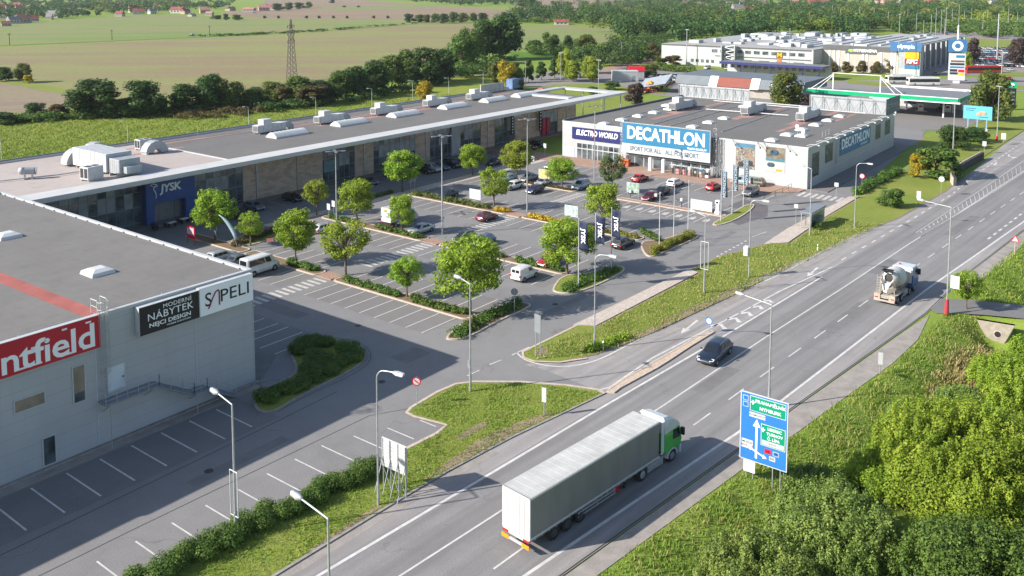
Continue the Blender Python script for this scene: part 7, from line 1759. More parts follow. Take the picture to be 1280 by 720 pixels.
# big blue direction sign
t = thing('road_sign', 'big blue and green direction sign on steel legs beside the right lane', 'road sign', (13,-45.2,-1.2), WEST)
Zb = 2.55; W2, H2 = 1.88, 5.4; SW = 'board'
m = MB(); m.box(-W2,W2,-.04,.04,Zb,Zb+H2); bo = m.build('board', s_w, t)
def fp(x0, x1, z0, z1, mat, d, name='panel'): m = MB(); m.box(x0,x1,-.04-d-.006,-.04-d,Zb+z0,Zb+z1); o = m.build(name, mat, bo); return o
fp(-W2+.07,W2-.07,.07,H2-.07,s_b,.0,'blue_field')
fp(-1.12,1.72,4.02,5.22,s_w,.008); fp(-1.07,1.67,4.07,5.17,s_g,.016,'green_field')
fp(-1.15,.12,3.55,3.92,s_w,.008); fp(-.2,1.72,1.55,3.25,s_w,.008); fp(-.15,1.67,1.6,3.2,s_g,.016,'green_field'); fp(-.1,1.62,1.65,2.0,s_w,.024)
fp(-1.72,-.82,.95,1.65,s_w,.008); fp(-1.68,-1.25,4.72,5.12,s_w,.008); fp(-1.68,-1.25,4.22,4.62,s_w,.008); fp(-1.64,-1.29,4.76,5.08,s_b,.016); fp(-1.64,-1.29,4.26,4.58,s_b,.016)
fp(.12,.62,1.0,1.35,M_red,.008); fp(.78,1.25,.98,1.33,s_w,.008); fp(.82,1.21,1.02,1.29,s_b,.016); fp(.5,.98,.52,.88,M_coping,.008)
def st_(s, x, z, size, mat=M_text, d=.03, b=.012, xs=1.0): lettering(bo, s, mat, (x,-.04-d,Zb+z), ROT_FRONT, size, b, 0, xs, .002)
st_('PRAHA', -.12, 4.86, .36); st_('MĚLNÍK', 1.08, 4.86, .34); st_('NYMBURK', .5, 4.36, .36); st_('LIBEREC', .88, 2.95, .31); st_('TURNOV', .88, 2.57, .31); st_('Č. LÍPA', .8, 2.19, .31)
st_('10', .37, 1.17, .26, d=.012); st_('38', 1.02, 1.16, .22, d=.02); st_('E65', .74, .7, .24, M_black, .012); st_('10', -1.46, 4.92, .24, d=.02); st_('16', -1.46, 4.42, .24, d=.02)
st_('KOSMONOSY', -.52, 3.73, .2, M_black, .012); st_('MLADÁ', -1.27, 1.42, .24, M_black, .012); st_('BOLESLAV', -1.27, 1.15, .2, M_black, .012); st_('centrum', .7, 1.82, .2, M_black, .028)
m = MB(); m.box(-.62,-.46,-.062,-.05,Zb+.35,Zb+3.0); m.add([(-.84,-.06,Zb+2.85),(-.24,-.06,Zb+2.85),(-.54,-.06,Zb+3.45)], [(0,1,2)])
m.add([(-1.0,-.06,Zb+.98),(.0,-.06,Zb+.62),(.0,-.06,Zb+.74),(-1.0,-.06,Zb+1.1)], [(0,1,2,3)]); m.add([(-1.3,-.06,Zb+1.12),(-.98,-.06,Zb+.86),(-.95,-.06,Zb+1.22)], [(0,1,2)]); m.add([(.32,-.06,Zb+.58),(-.02,-.06,Zb+.5),(.02,-.06,Zb+.86)], [(0,1,2)])
for x, z in ((-.85,4.72),(-.0,2.8)): m.tube([(x,-.06,Zb+z-.16),(x,-.06,Zb+z+.16)], .07, 4); m.tube([(x-.14,-.06,Zb+z),(x+.14,-.06,Zb+z)], .05, 4)
m.build('arrows', M_text, bo)
m = MB(); m.box(-1.55,-.6,-.03,.03,1.6,2.5); m.build('small_board', s_w, t)
for x, y in ((-1.35,.1),(-.8,.1),(.75,.1),(1.35,.1)):
    m = MB(); m.cyl((x,y,-.2),(x,y,Zb+H2-.4),.05,None,7); m.build('leg', M_galv, t)
m = MB()
for x, y in ((-1.35,1.3),(1.35,1.3)): m.tube([(x,.1,Zb+2.4),(x,y,-.2)], .045, 5); m.tube([(x,.1,1.6),(x,.75,1.0)], .03, 4)
m.build('brace', M_galv, t)
m = MB(); m.bbox(-1.6,-.5,-.3,.5,-.35,.72,.06); m.build('concrete_base', M('concrete_light', (.30,.25,.20), .9, var=.2, fine=.3), t)
# bus shelter
t = thing('bus_shelter', 'grey bus shelter with a flat roof on the pavement by the verge', 'bus shelter', (89,-22.3,.12), 0)
m = MB(); m.box(-3.2,3.2,-.9,.9,2.45,2.6); m.box(-3.3,3.3,-.95,-.901,2.4,2.65); m.build('roof', M_steel, t)
for i in range(4):
    for y in (-.75,.75): m = MB(); m.box(-3.0+2*i-.05,-3.0+2*i+.05,y-.05,y+.05,0,2.45); m.build('post', M_galv, t)
m = MB(); m.box(-3.0,3.0,-.8,-.77,.2,2.2); m.build('back_glass', M_glassl, t); m = MB(); m.box(-2.4,2.2,-.6,-.2,.42,.5); m.box(-2.2,-2.1,-.5,-.3,0,.42); m.box(1.9,2.0,-.5,-.3,0,.42); m.build('bench', M_wood, t)
t = thing('bus_stop_sign', 'small white bus stop sign above the shelter', 'sign', (86.5,-20.5,.12), WEST); m = MB(); m.cyl((0,0,0),(0,0,2.9),.04,None,6); m.build('post', M_galv, t); m = MB(); m.box(-.3,.3,-.03,.03,2.9,3.5); m.build('board', s_w, t)
t = thing('kerb_railing', 'low dark railing along the curve in front of the store', 'railing', (101,-9.4,.1)); m = MB()
pts = [(0,0),(3,-.9),(6,-1.1),(9,-1.0),(10.7,-.9)]
for x, y in pts: m.cyl((x,y,0),(x,y,1.0),.04,None,6)
m.tube([(x,y,1.0) for x,y in pts], .035, 5); m.tube([(x,y,.55) for x,y in pts], .025, 5); m.build('rails', M_dark, t)
# dark retaining wall beside the main road
t = thing('retaining_wall', 'low dark gabion wall along the top of the slip lane', 'wall', (0,0,0)); m = MB(); wp_ = smooth([(133.5,-33.5),(137.5,-32.2),(141.2,-31.75),(150,-31.5),(158.6,-31.9),(166,-32.3)], 1, False)
for (x0,y0),(x1,y1) in zip(wp_, wp_[1:]): m.prism([(x0,y0-.45),(x1,y1-.45),(x1,y1+.1),(x0,y0+.1)], 0, 1.55)
m.build('gabion', M('gabion_stone', (.045,.042,.042), .95, var=.4, scale=1.2, bump=.9, fine=.4), t)
m = MB()
for (x0,y0),(x1,y1) in zip(wp_, wp_[1:]): m.prism([(x0,y0+.101),(x1,y1+.101),(x1,y1+.32),(x0,y0+.32)], 0, 1.6)
m.build('coping', M_kerb, t)
# culvert headwall
t = thing('culvert', 'pale stone culvert wall with a dark round pipe mouth under the field track', 'culvert', (60.3,-53.1,0), R(8))
m = MB(); 
m.add([(0,1.9,.05),(0,-1.9,.05),(0,-.9,-2.3),(0,.6,-2.3)], [(0,1,2,3)]); m.add([(.5,1.9,.05),(.5,-1.9,.05),(0,-1.9,.05),(0,1.9,.05)], [(0,1,2,3)])
m.loft([[(-.0,1.9,.05),(.5,1.9,.05),(.5,1.0,-2.3),(0,.6,-2.3)],[(-.01,-1.9,.05),(.5,-1.9,.05),(.5,-1.2,-2.3),(0,-.9,-2.3)]]); 
m.build('headwall', M('rough_stone', (.33,.29,.24), .95, var=.3, scale=2, bump=1, fine=.45), t)
m = MB(); m.cyl((-.03,-.25,-1.25),(.1,-.25,-1.25),.42,None,16); p_ = m.build('pipe_rim', M_kerb, t); m = MB(); m.cyl((-.05,-.25,-1.25),(-.031,-.25,-1.25),.33,None,16); m.build('pipe_mouth', M_dark, t)
# things in front of the shops
t = thing('collection_bin', 'orange red collection bin at the store entrance', 'bin', (111.2,25.0,.13)); m = MB(); m.bbox(-.5,.5,-1.1,1.1,.1,1.5,.08); m.build('bin_body', M('bin_orange', (.5,.10,.03), .5), t); m = MB(); m.box(-.52,-.501,-.9,.9,.9,1.2); m.build('slot', M_dark, t)
for i, y in enumerate((18.6,15.6)):
    t = thing('display_tent', 'white upright display tube at the store entrance, %s of two' % ordn[i], 'display', (110.4,y,.13)); m = MB(); m.cyl((0,0,0),(0,0,2.6),.42,.38,12); m.build('tube', M_text, t); m = MB(); m.cyl((0,0,2.6),(0,0,2.75),.4,.1,12); m.build('cap', M_wmeta, t)
for i in range(7):
    y = 13.6-1.25*i; t = thing('goods_rack', 'crowded goods rack outside the store, number %d from the left' % (i+1), 'display rack', (110.6-.2*(i%2),y,.13), 0, 'goods racks outside the store')
    m = MB(); m.tube([(-.4,-.5,0),(-.4,-.5,1.8),(-.4,.5,1.8),(-.4,.5,0)], .035, 5); m.tube([(.4,-.5,0),(.4,-.5,1.8),(.4,.5,1.8),(.4,.5,0)], .035, 5); m.tube([(0,-.5,1.75),(0,.5,1.75)], .03, 4); m.build('frame', M_galv, t)
    for j in range(3):
        m = MB(); z0 = .15+.55*j; m.bbox(-.35,.3,-.42+rnd(0,.15),.1+rnd(0,.3),z0,z0+.45,.05); m.build('goods', random.choice([M_text, M_dark, M('goods_beige', (.4,.32,.25), .6), M('goods_pink', (.45,.2,.2), .6), M_bluesign, M_dark]), t)
for i in range(6):
    x = 24+2.6*i; t = thing('garden_set', 'shaded garden furniture set before the blue portal, number %d from the left' % (i+1), 'garden furniture', (x,57.5-.6*(i%2),.02), rnd(0,2), 'garden furniture before the blue portal')
    m = MB(); m.box(-.7,.7,-.4,.4,.7,.75); m.build('tabletop', random.choice([M_text, M_dark, M_wmeta]), t)
    for sx in (-.6,.6):
        m = MB(); m.box(sx-.03,sx+.03,-.3,.3,0,.7); m.build('leg', M_dark, t); m = MB(); m.bbox(sx*1.9-.25,sx*1.9+.25,-.25,.25,.38,.45,.02); m.box(sx*2.3-.03,sx*2.3+.03,-.25,.25,.45,.9); m.build('chair_seat', M_dark, t)
# utility: parcel box on the curved lamp by the verge
t = thing('service_cabinet', 'white service cabinet hanging on the curved lamp pole above the slip lane', 'cabinet', (*G(936,347),2.9)); m = MB(); m.bbox(-.3,.3,.1,.7,0,1.2,.04); m.build('casing', M_white_p, t); m = MB(); m.box(-.31,-.301,.15,.65,.1,1.1); m.build('door', M_wmeta, t)
for i, (x, y) in enumerate(((-12,-10.4),(7.5,-9.5),(16,3),(35,-10.5),(35.5,12),(56,5),(75.5,8),(95,-4))):
    t = thing('manhole_cover', 'round dark manhole cover in the car park asphalt', 'manhole cover', (x,y,.004), 0, 'manhole covers in the car park'); m = MB(); m.cyl((0,0,0),(0,0,.012),.36,None,16); m.build('lid', M('cast_iron', (.05,.048,.046), .7), t)
# ================================================================== BACKGROUND BUILDINGS
def bpart(t, name, mat, *boxes, label=None):
    m = MB()
    for b in boxes: m.box(*b)
    o = part(m, name, mat, t, label); return o
# fuel station
t = thing('fuel_canopy', 'fuel station canopy with a bright green edge and white roof frame', 'fuel station canopy', (232,5,0))
M_bgreen = M('fascia_green', (.0,.30,.13), .4, var=.05); M_cgrey = M('canopy_grey_roof', (.16,.165,.18), .7, var=.1)
bpart(t, 'fascia', M_bgreen, (222.5,222.8,-15.8,26.8,5.1,6.2), (222.81,246,-16.1,-15.8,5.1,6.2), (222.81,232,26.5,26.8,5.1,6.2))
bpart(t, 'roof', M_cgrey, (222.81,246,-15.79,8,5.7,6.1), (222.81,231,8.01,26.49,5.7,6.05))
bpart(t, 'lower_edge', M_white_p, (222.4,222.79,-16.4,8,4.8,5.09), (222.8,246,-16.4,-16.11,4.8,5.09), (222.82,223.4,-15.78,26.4,6.11,6.35), (245,246,-15.5,8,6.11,6.6))
m = MB()
for y in (19.4,5.6): m.cyl((224.5,y,6),(224.5,y,11.4),.2,None,8)
m.tube([(224.5,19.4,11.3),(224.5,5.6,11.3)], .12, 6)
for a, b in (((19.4,11),(26,6.2)),((19.4,10.6),(24,6.2)),((5.6,11),(-.6,6.3)),((5.6,10.6),(1.6,6.3))): m.tube([(224.5,a[0],a[1]),(224.5,b[0],b[1])], .1, 6)
part(m, 'roof_frame', M_white_p, t)
for x in (228,240):
    for y in (-11,2): m = MB(); m.cyl((x,y,0),(x,y,5.7),.25,None,8); part(m, 'column', M_white_p, t)
t = thing('kiosk', 'low pale kiosk under the green canopy', 'kiosk', (252,2,0)); bpart(t, 'wall', M_cladw, (247,257,-12,14,0,3.9)); bpart(t, 'window', M_glass, (246.9,246.99,-9,-6,.9,2.6), (246.9,246.99,1,4.5,.9,2.6)); bpart(t, 'roof', M_cgrey, (246.6,257.4,-12.4,14.4,3.91,4.3))
for i, (px, py) in enumerate(((1151,139),(1185,140))):
    x, y = G(px, py); t = thing('fuel_pump', '%s fuel pump under the green canopy' % ('left','right')[i], 'fuel pump', (x,y,0)); m = MB(); m.bbox(-.5,.5,-.7,.7,.15,2.1,.06); m.build('housing', M_white_p, t); m = MB(); m.box(-.52,-.501,-.5,.5,1.2,1.8); m.build('display', M_red, t); m = MB(); m.box(-1,1,-1.6,1.6,0,.15); m.build('plinth', M_kerb, t); m = MB(); m.box(-.3,.3,-.9,.9,2.6,3.3); m.box(-.05,.05,-.05,.05,2.1,2.6); m.build('number_board', M_bgreen, t)
# billboard and price pylon right of it
t = thing('billboard', 'pale blue billboard on three legs before the big olive tree', 'billboard', (208.5,-23.4,0), WEST)
m = MB(); m.box(-3.4,3.4,-.15,.15,2.9,6.4); b_ = m.build('board', M('billboard_cyan', (.10,.38,.46), .5, var=.06), t)
m = MB(); m.ball((1.2,-.17,4.6),.8,0,10,6,(1.2,.05,.7)); m.ball((.3,-.17,4.3),.6,0,10,6,(1,.05,.9)); m.build('picture', M('poster_orange_mix', (.55,.28,.20), .5, var=.4, scale=2), b_)
m = MB()
for z, a, b in ((5.6,-2.8,-.4),(5.1,-2.8,-.9),(3.5,.3,2.6)): m.box(a,b,-.17,-.155,z,z+.14)
m.build('text_lines', M_navy, b_)
for x in (-2.2,0,2.2): m = MB(); m.box(x-.14,x+.14,-.1,.1,.5,2.9); m.build('leg', M('leg_blue', (.18,.30,.42), .5), t); m = MB(); m.bbox(x-.4,x+.4,-.5,.5,0,.6,.05); m.build('footing', M_kerb, t)
t = thing('price_pylon', 'green and black fuel price pylon at the right edge', 'price sign', (*G(1264,137),0), WEST+.2); m = MB(); m.box(-1.1,1.1,-.3,.3,.3,6.6); m.build('board', M_black, t); m = MB(); m.box(-1.15,1.15,-.33,.33,6.61,8.4); m.build('top_panel', M_bgreen, t); m = MB(); m.cyl((0,-.34,7.6),(0,-.36,7.6),.55,None,14); m.build('emblem', M_text, t)
for k in range(4): m = MB(); m.box(-.7,.7,-.32,-.301,1.6+1.15*k,2.1+1.15*k); m.build('price_row', M_steel, t)
# round-logo pylon
t = thing('pylon_sign', 'tall pylon with a white ring on a blue box above stacked shop panels', 'pylon sign', (*G(1195,104),0), WEST+.25)
m = MB(); m.box(-2.9,2.9,-.6,.6,1.2,11.6); m.box(-1.2,1.2,-.4,.4,0,1.19); m.build('tower', M('pylon_white', (.48,.51,.54), .5, var=.06), t)
m = MB(); m.box(-3.2,3.2,-1.2,1.2,12.1,17.0); hb = m.build('logo_box', M('logo_blue', (.035,.13,.27), .4), t)
m = MB(); n = 28; m.loft([[(1.9*cos(2*pi*i/n),-1.22,14.5+1.9*sin(2*pi*i/n)) for i in range(n)],[(1.05*cos(2*pi*i/n),-1.22,14.5+1.05*sin(2*pi*i/n)) for i in range(n)]], 0, False); m.build('ring_logo', M_text, hb)
m = MB(); m.cyl((0,0,17),(0,0,22.5),.35,.2,8); m.build('spire', M_text, t)
for z0, z1, x0, x1, mt in ((9.9,10.9,-.4,2.6,M_bluesign),(8.2,8.9,-2.2,2.6,M('panel_brown', (.16,.07,.04), .5)),(7.0,7.9,-2.4,2.6,M_dark),(5.9,6.6,-2.4,2.6,M_bluesign),(3.4,4.3,-2.4,.4,M_dark),(4.5,5.5,-2.4,.2,M_dark),(3.0,4.1,.5,2.7,M('panel_yellow', (.65,.40,.02), .5)),(4.3,5.4,.5,2.7,M_red),(1.9,2.7,-2,2,M_wmeta)):
    m = MB(); m.box(x0,x1,-.64,-.601,z0,z1); m.build('shop_panel', mt, t)
# restaurant with folded roof
t = thing('restaurant', 'low restaurant with a dark grey folded roof and a rust red stripe behind the store', 'restaurant', (250,50,0))
M_slate = M('slate_blue_roof', (.12,.14,.16), .6, var=.12, scale=.4); M_rust = M('rust_red', (.19,.045,.03), .6, var=.1)
bpart(t, 'wall', M('wall_dusk', (.30,.28,.26), .7), (238,258,34,78,0,3.4))
m = MB(); m.loft([[(236.5,y,3.2),(238.5,y,6.2),(259,y,6.4),(260,y,3.2)] for y in (33,79)], 0, True); part(m, 'roof', M_slate, t)
m = MB(); m.loft([[(236.4,y,3.22),(238.4,y,6.24),(238.8,y,6.3),(236.9,y,3.2)] for y in (51,63)], 0, True); part(m, 'roof_stripe', M_rust, t)
for y0, y1 in ((48,50.99),(63.01,66)):
    m = MB(); m.loft([[(236.35,y,3.0),(238.35,y,6.4),(238.9,y,6.5),(236.9,y,3.0)] for y in (y0,y1)], 0, True); part(m, 'dormer', M_white_p, t)
m = MB(); m.loft([[(230,y,z0),(239,y+2,z0+2.6),(240,y+2,z0+2.2),(231,y,z0-.3)] for y, z0 in ((79.1,3.6),(90,1.2))], 0, True); part(m, 'side_roof', M('pale_slate', (.27,.30,.33), .5), t)
lettering(t, 'McDonald\'s', M_text, (236.5-250,40.5-50,4.6), (R(60),0,-pi/2), 1.5, .02, 0, .9)
t = thing('terrace_fence', 'dark red railing of the restaurant playground', 'fence', (229,88,0)); m = MB()
for i in range(9): m.cyl((0,-6+1.5*i,0),(0,-6+1.5*i,1.3),.08,None,5)
for z in (.5,1.2): m.tube([(0,-6,z),(0,6,z)], .06, 4)
m.build('rails', M('rail_red', (.28,.05,.05), .5), t)
t = thing('playground_tower', 'orange and yellow playground slide by the restaurant', 'playground', (232,86,0)); m = MB(); m.bbox(-1,1,-1,1,1.5,1.8,.05); m.tube([(-1,-1,0),(-1,-1,3)], .1, 5); m.tube([(1,1,0),(1,1,3)], .1, 5); m.tube([(1,-1,0),(1,-1,3)], .1, 5); m.tube([(-1,1,0),(-1,1,3)], .1, 5); m.build('frame', M('play_red', (.4,.06,.04), .5), t); m = MB(); m.loft([[(-1,-.4,1.7),(-1,.4,1.7),(-1,.4,1.9),(-1,-.4,1.9)],[(-3.6,-.4,.2),(-3.6,.4,.2),(-3.6,.4,.4),(-3.6,-.4,.4)]]); m.build('slide', T_orange, t); m = MB(); m.loft([[(-1.3,-1.3,3),(1.3,-1.3,3),(1.3,1.3,3),(-1.3,1.3,3)],[(-.1,-.1,4),(.1,-.1,4),(.1,.1,4),(-.1,.1,4)]]); m.build('roof', T_orange, t)
t = thing('logo_totem', 'tall orange totem with a yellow letter before the big store', 'totem', (*G(974,92),0), WEST+.2); m = MB(); m.box(-.9,.9,-.3,.3,0,6.6); m.build('tower', M('totem_orange', (.45,.16,.07), .5, var=.3, scale=.8), t); m = MB(); m.box(-1.35,1.35,-.35,.35,6.61,9.2); m.build('top_panel', M('totem_brown', (.14,.10,.03), .5), t)
lettering(t, 'M', M('totem_yellow', (.75,.48,.02), .4), (0,-.38,7.9), ROT_FRONT, 2.7, .012)
# small white building and red paved square
x, y = G(782, 102); t = thing('substation', 'small flat white building on the lawn', 'small building', (x,y,0), R(-52)); m = MB(); m.box(-5,5,0,5,0,3.9); m.build('wall', M_cladw, t); m = MB(); m.box(-5.1,5.1,-.1,5.1,3.9,4.1); m.build('roof', M_wmeta, t); m = MB(); m.box(2.5,3.8,-.03,-.001,0,2.2); m.build('door', M_steel, t)
x, y = G(795, 97); t = thing('red_roof_shed', 'small red-roofed shed behind the small white building', 'shed', (x,y,0), R(-50)); m = MB(); m.box(-3,3,-2,2,0,3.0); m.build('wall', M_cladw, t); m = MB(); m.loft([[(-3.3,-2.3,3),(3.3,-2.3,3),(3.3,2.3,3),(-3.3,2.3,3)],[(-3.3,-.05,4.6),(3.3,-.05,4.6),(3.3,.05,4.6),(-3.3,.05,4.6)]]); m.build('roof', M_red, t)
x, y = G(733, 97); t = thing('garden_wall', 'low white wall segments beside the yellow green tree', 'wall', (x,y,0), R(-48)); m = MB(); m.box(-4,3,-.2,.2,0,2.6); m.box(-3.8,-3.4,-2.5,-.21,0,2.0); m.build('masonry', M_cladw, t)
# big store
t = thing('superstore', 'very large white and beige superstore with a bright roof in the distance', 'superstore', (400,60,0))
SX0, SX1, SYL, SYM, SYR, SH = 352, 470, 140, 66, 33, 11.4
m = MB(); m.box(SX0-12,SX1,SYM+.01,SYL,0,9.3); m.box(SX0,SX1,SYR,SYM,0,SH-.4); part(m, 'wall', M_cladw, t)
bpart(t, 'beige_panels', M('beige_cladding', (.38,.35,.31), .6, var=.08), (SX0-.2,SX0-.01,SYR,SYM,0,SH-2.2))
bpart(t, 'band', M('band_dark', (.085,.09,.095), .5), (SX0-.35,SX0-.21,SYR,SYM,SH-2.19,SH), (SX0-.5,SX0-.36,43,56,SH-3.4,SH-.6), (SX0-12.3,SX0-12.01,67,112,4.9,5.2), (SX0-12.4,SX0-12.01,67,140,9.1,9.6))
m = MB()
for y in (35,36.2,40.5,46.5,48,54.5,58.5,60.5,62.5): m.box(SX0-.45,SX0-.22,y,y+.7,.3,SH-2.3)
part(m, 'pilaster', M_white_p, t)
bpart(t, 'roof', M('bright_roof', (.33,.32,.31), .55, var=.12, scale=.1, fine=.2), (SX0-11.8,SX1,SYM+.2,SYL-.2,9.31,9.7), (SX0+.4,SX1,SYR+.4,SYM,SH-.39,SH-.1))
m = MB()
for i in range(16): y = 70+4.1*i; m.box(SX0-12.2,SX0-12.01,y,y+2.6,6.6,8.0) if i < 11 else m.box(SX0-12.2,SX0-12.01,110+2.6*(i-10),111.3+2.6*(i-10),1.6,3)
part(m, 'window_row', M_glass, t)
m = MB()
for y in (70,78,86,94,101): m.box(SX0-12.25,SX0-12.01,y,y+4.6,0,3.8)
part(m, 'loading_door', M('dock_dark', (.09,.085,.08), .6), t)
rr = random.Random(3)
for i in range(70):
    x0 = rr.uniform(SX0-4,SX1-14); y0 = rr.uniform(SYR+6,SYL-10); zz = 9.7 if y0 > SYM-4 else SH-.1; a, b, h_ = rr.uniform(2,12), rr.uniform(1,6), rr.uniform(.5,2.2)
    bpart(t, 'roof_unit', rr.choice([hv_w, hv_g, hv_g]), (x0,x0+a,y0,y0+b,zz,zz+h_))
for i in range(12): y0 = SYR+5+i*5.6; bpart(t, 'rooflight', M_dome, (SX0+6+(i%3)*2,SX1-30,y0,y0+1.0,(9.7 if y0>SYM-1 else SH-.1),(10.2 if y0>SYM-1 else SH+.5)))
m = MB()
for i in range(9):
    z = 0+1.15*i; s_ = 1 if i%2 else -1; m.tube([(SX0-14,104-2.6*s_,z),(SX0-14,104+2.6*s_,z+1.15)], .25, 4)
m.box(SX0-16,SX0-12.4,100.6,101,0,10); m.box(SX0-16,SX0-12.4,107,107.4,0,10); part(m, 'outer_stairs', M_galv, t)
bpart(t, 'corner_tower', M('tower_grid', (.30,.33,.36), .5, .2, var=.15, scale=1), (SX0-3,SX0+2,24.5,SYR-.02,0,SH+1)); bpart(t, 'tower_base', M_cladw, (SX0-3.2,SX0-3.01,24.5,33,0,3))
bpart(t, 'blue_sign', M('tower_blue', (.04,.13,.28), .4), (SX0-3.6,SX0-3.01,24.0,36.5,SH-1.2,SH+2.6)); sg = bpart(t, 'yellow_sign', M('sign_yellow', (.62,.36,.01), .4), (SX0-3.5,SX0-3.01,25,30.5,7.2,SH-1.5)); rsg = bpart(t, 'red_sign', M_red, (SX0-3.5,SX0-3.01,25,30.5,4.9,7.1)); bpart(t, 'blue_sign', M_bluesign, (SX0-3.5,SX0-3.01,25,30.5,3.0,4.6))
lettering(t, 'KFC', M_text, (SX0-3.6-400,27.7-60,6.0), ROT_WEST, 2.3, .05, .15, 1.0); lettering(t, 'olympia', M_text, (SX0-3.7-400,30.2-60,SH+.8), ROT_WEST, 2.2, .03); lettering(t, 'HYPERNOVA', M_text, (SX0-.6-400,47.5-60,SH-2.0), ROT_WEST, 1.7, .03)
m = MB(); m.ball((SX0-.55,53.6,SH-2.1),1.0,0,10,6,(.05,1.2,.7)); part(m, 'logo', M('logo_green', (.25,.45,.08), .4), t)
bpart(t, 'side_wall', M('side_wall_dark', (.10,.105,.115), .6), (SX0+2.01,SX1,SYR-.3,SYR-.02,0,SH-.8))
m = MB()
for i in range(11): x0 = SX0+8+10*i; m.cyl((x0,SYR-3,0),(x0,SYR-3,SH),.35,None,6)
m.tube([(SX0+8,SYR-3,SH),(SX1-4,SYR-3,SH)], .3, 4); part(m, 'colonnade', M_wmeta, t)
t = thing('yard_canopy', 'long grey flat canopy with a navy edge in the loading yard of the big store', 'canopy', (300,60,0)); bpart(t, 'roof', M_cgrey, (306,316,50,94,5.2,5.6)); bpart(t, 'fascia', M_navy, (305.7,305.99,50,94,4.6,5.6)); m = MB()
for i in range(7): m.cyl((307,52+6.6*i,0),(307,52+6.6*i,5.2),.2,None,6)
part(m, 'column', M_navy, t); bpart(t, 'wall', M_cladw, (314,316,50,94,0,4.4)); m = MB()
for i in range(14): m.box(313.8,313.99,52+3*i,53.6+3*i,2.6,3.8)
part(m, 'window_row', M_glass, t)
t = thing('yard_container', 'blue container by the loading doors of the big store', 'container', (335,76,0)); m = MB(); m.bbox(-2,2,-4,4,0,3.4,.05); m.build('shell', M('container_blue', (.06,.17,.30), .5), t); m = MB(); m.box(-2.02,-2.001,-1.2,1.2,.2,3); m.build('door', M_steel, t)
# railings and walls behind the long roof
t = thing('roof_fence', 'pale slatted screen at the far end of the long roof', 'screen', (139,83,9.0)); m = MB(); m.box(-5,5,0,.2,0,2.2); m.build('panel', M('screen_pale', (.42,.41,.38), .6), t); m = MB()
for i in range(6): m.box(-5+2*i-.05,-5+2*i+.05,-.08,-.001,0,2.25)
m.build('post', M_galv, t)
t = thing('blue_trailer', 'blue and white trailer standing behind the far end of the long roof', 'trailer', (*G(648,112),0), R(10)); m = MB(); m.bbox(-7,2,-1.3,1.3,1,4.4,.06); m.build('cargo_box', M('trailer_blue', (.12,.19,.36), .5, var=.3), t)
for x in (-5,-4,1): m = MB(); m.cyl((x,-1.3,.5),(x,1.3,.5),.5,None,12); m.build('wheel', M_rubber, t)
# power pylon in the field
t = thing('power_pylon', 'dark lattice electricity pylon in the field', 'pylon', (*G(365,101),0), R(20)); m = MB(); h = HT(365,101,24)
for z0, z1, w0, w1 in ((0,h*.35,1.6,1.15),(h*.35,h*.7,1.15,.75),(h*.7,h,.75,.12)):
    for sx, sy in ((-1,-1),(1,-1),(1,1),(-1,1)): m.tube([(sx*w0,sy*w0,z0),(sx*w1,sy*w1,z1)], .13, 4)
n = 12
for i in range(n):
    z0, z1 = h*i/n, h*(i+1)/n; wf = lambda z: (1.6-.45*z/(h*.35)) if z < h*.35 else ((1.15-.4*(z-h*.35)/(h*.35)) if z < h*.7 else max(.12,.75-.63*(z-h*.7)/(h*.3)))
    a, b = wf(z0), wf(z1)
    for k in range(4):
        c = [(-1,-1),(1,-1),(1,1),(-1,1)]; p, q = c[k], c[(k+1)%4]; m.tube([(p[0]*a,p[1]*a,z0),(q[0]*b,q[1]*b,z1)], .07, 4); m.tube([(q[0]*a,q[1]*a,z0),(p[0]*b,p[1]*b,z1)], .07, 4)
m.build('lattice', M('rusted_steel', (.13,.115,.11), .7, .2), t)
m = MB()
for z in (h*.66,h*.78,h*.9): m.tube([(-2.4,0,z),(0,0,z+.3),(2.4,0,z)], .1, 4)
m.build('crossarm', M('rusted_steel', (.13,.115,.11)), t)
m = MB()
for z in (h*.66,h*.78,h*.9):
    for x in (-2.4,2.4): m.cyl((x,0,z-1.0),(x,0,z),.14,None,6)
m.build('insulator', M_dark, t)
for i, (px, py, top) in enumerate(((12,56,41),(140,50,37),(262,45,32))):
    t = thing('utility_pole', 'thin wooden pole along the far field path, %s from the left' % ordn[i], 'utility pole', (*G(px,py),0), 0, 'poles along the far field path'); m = MB(); h = HT(px,py,top); m.cyl((0,0,0),(0,0,h),.3,.2,6); m.build('pole', M_wood, t); m = MB(); m.box(-1.2,1.2,-.1,.1,h-1.0,h-.7); m.build('crossbar', M_wood, t)
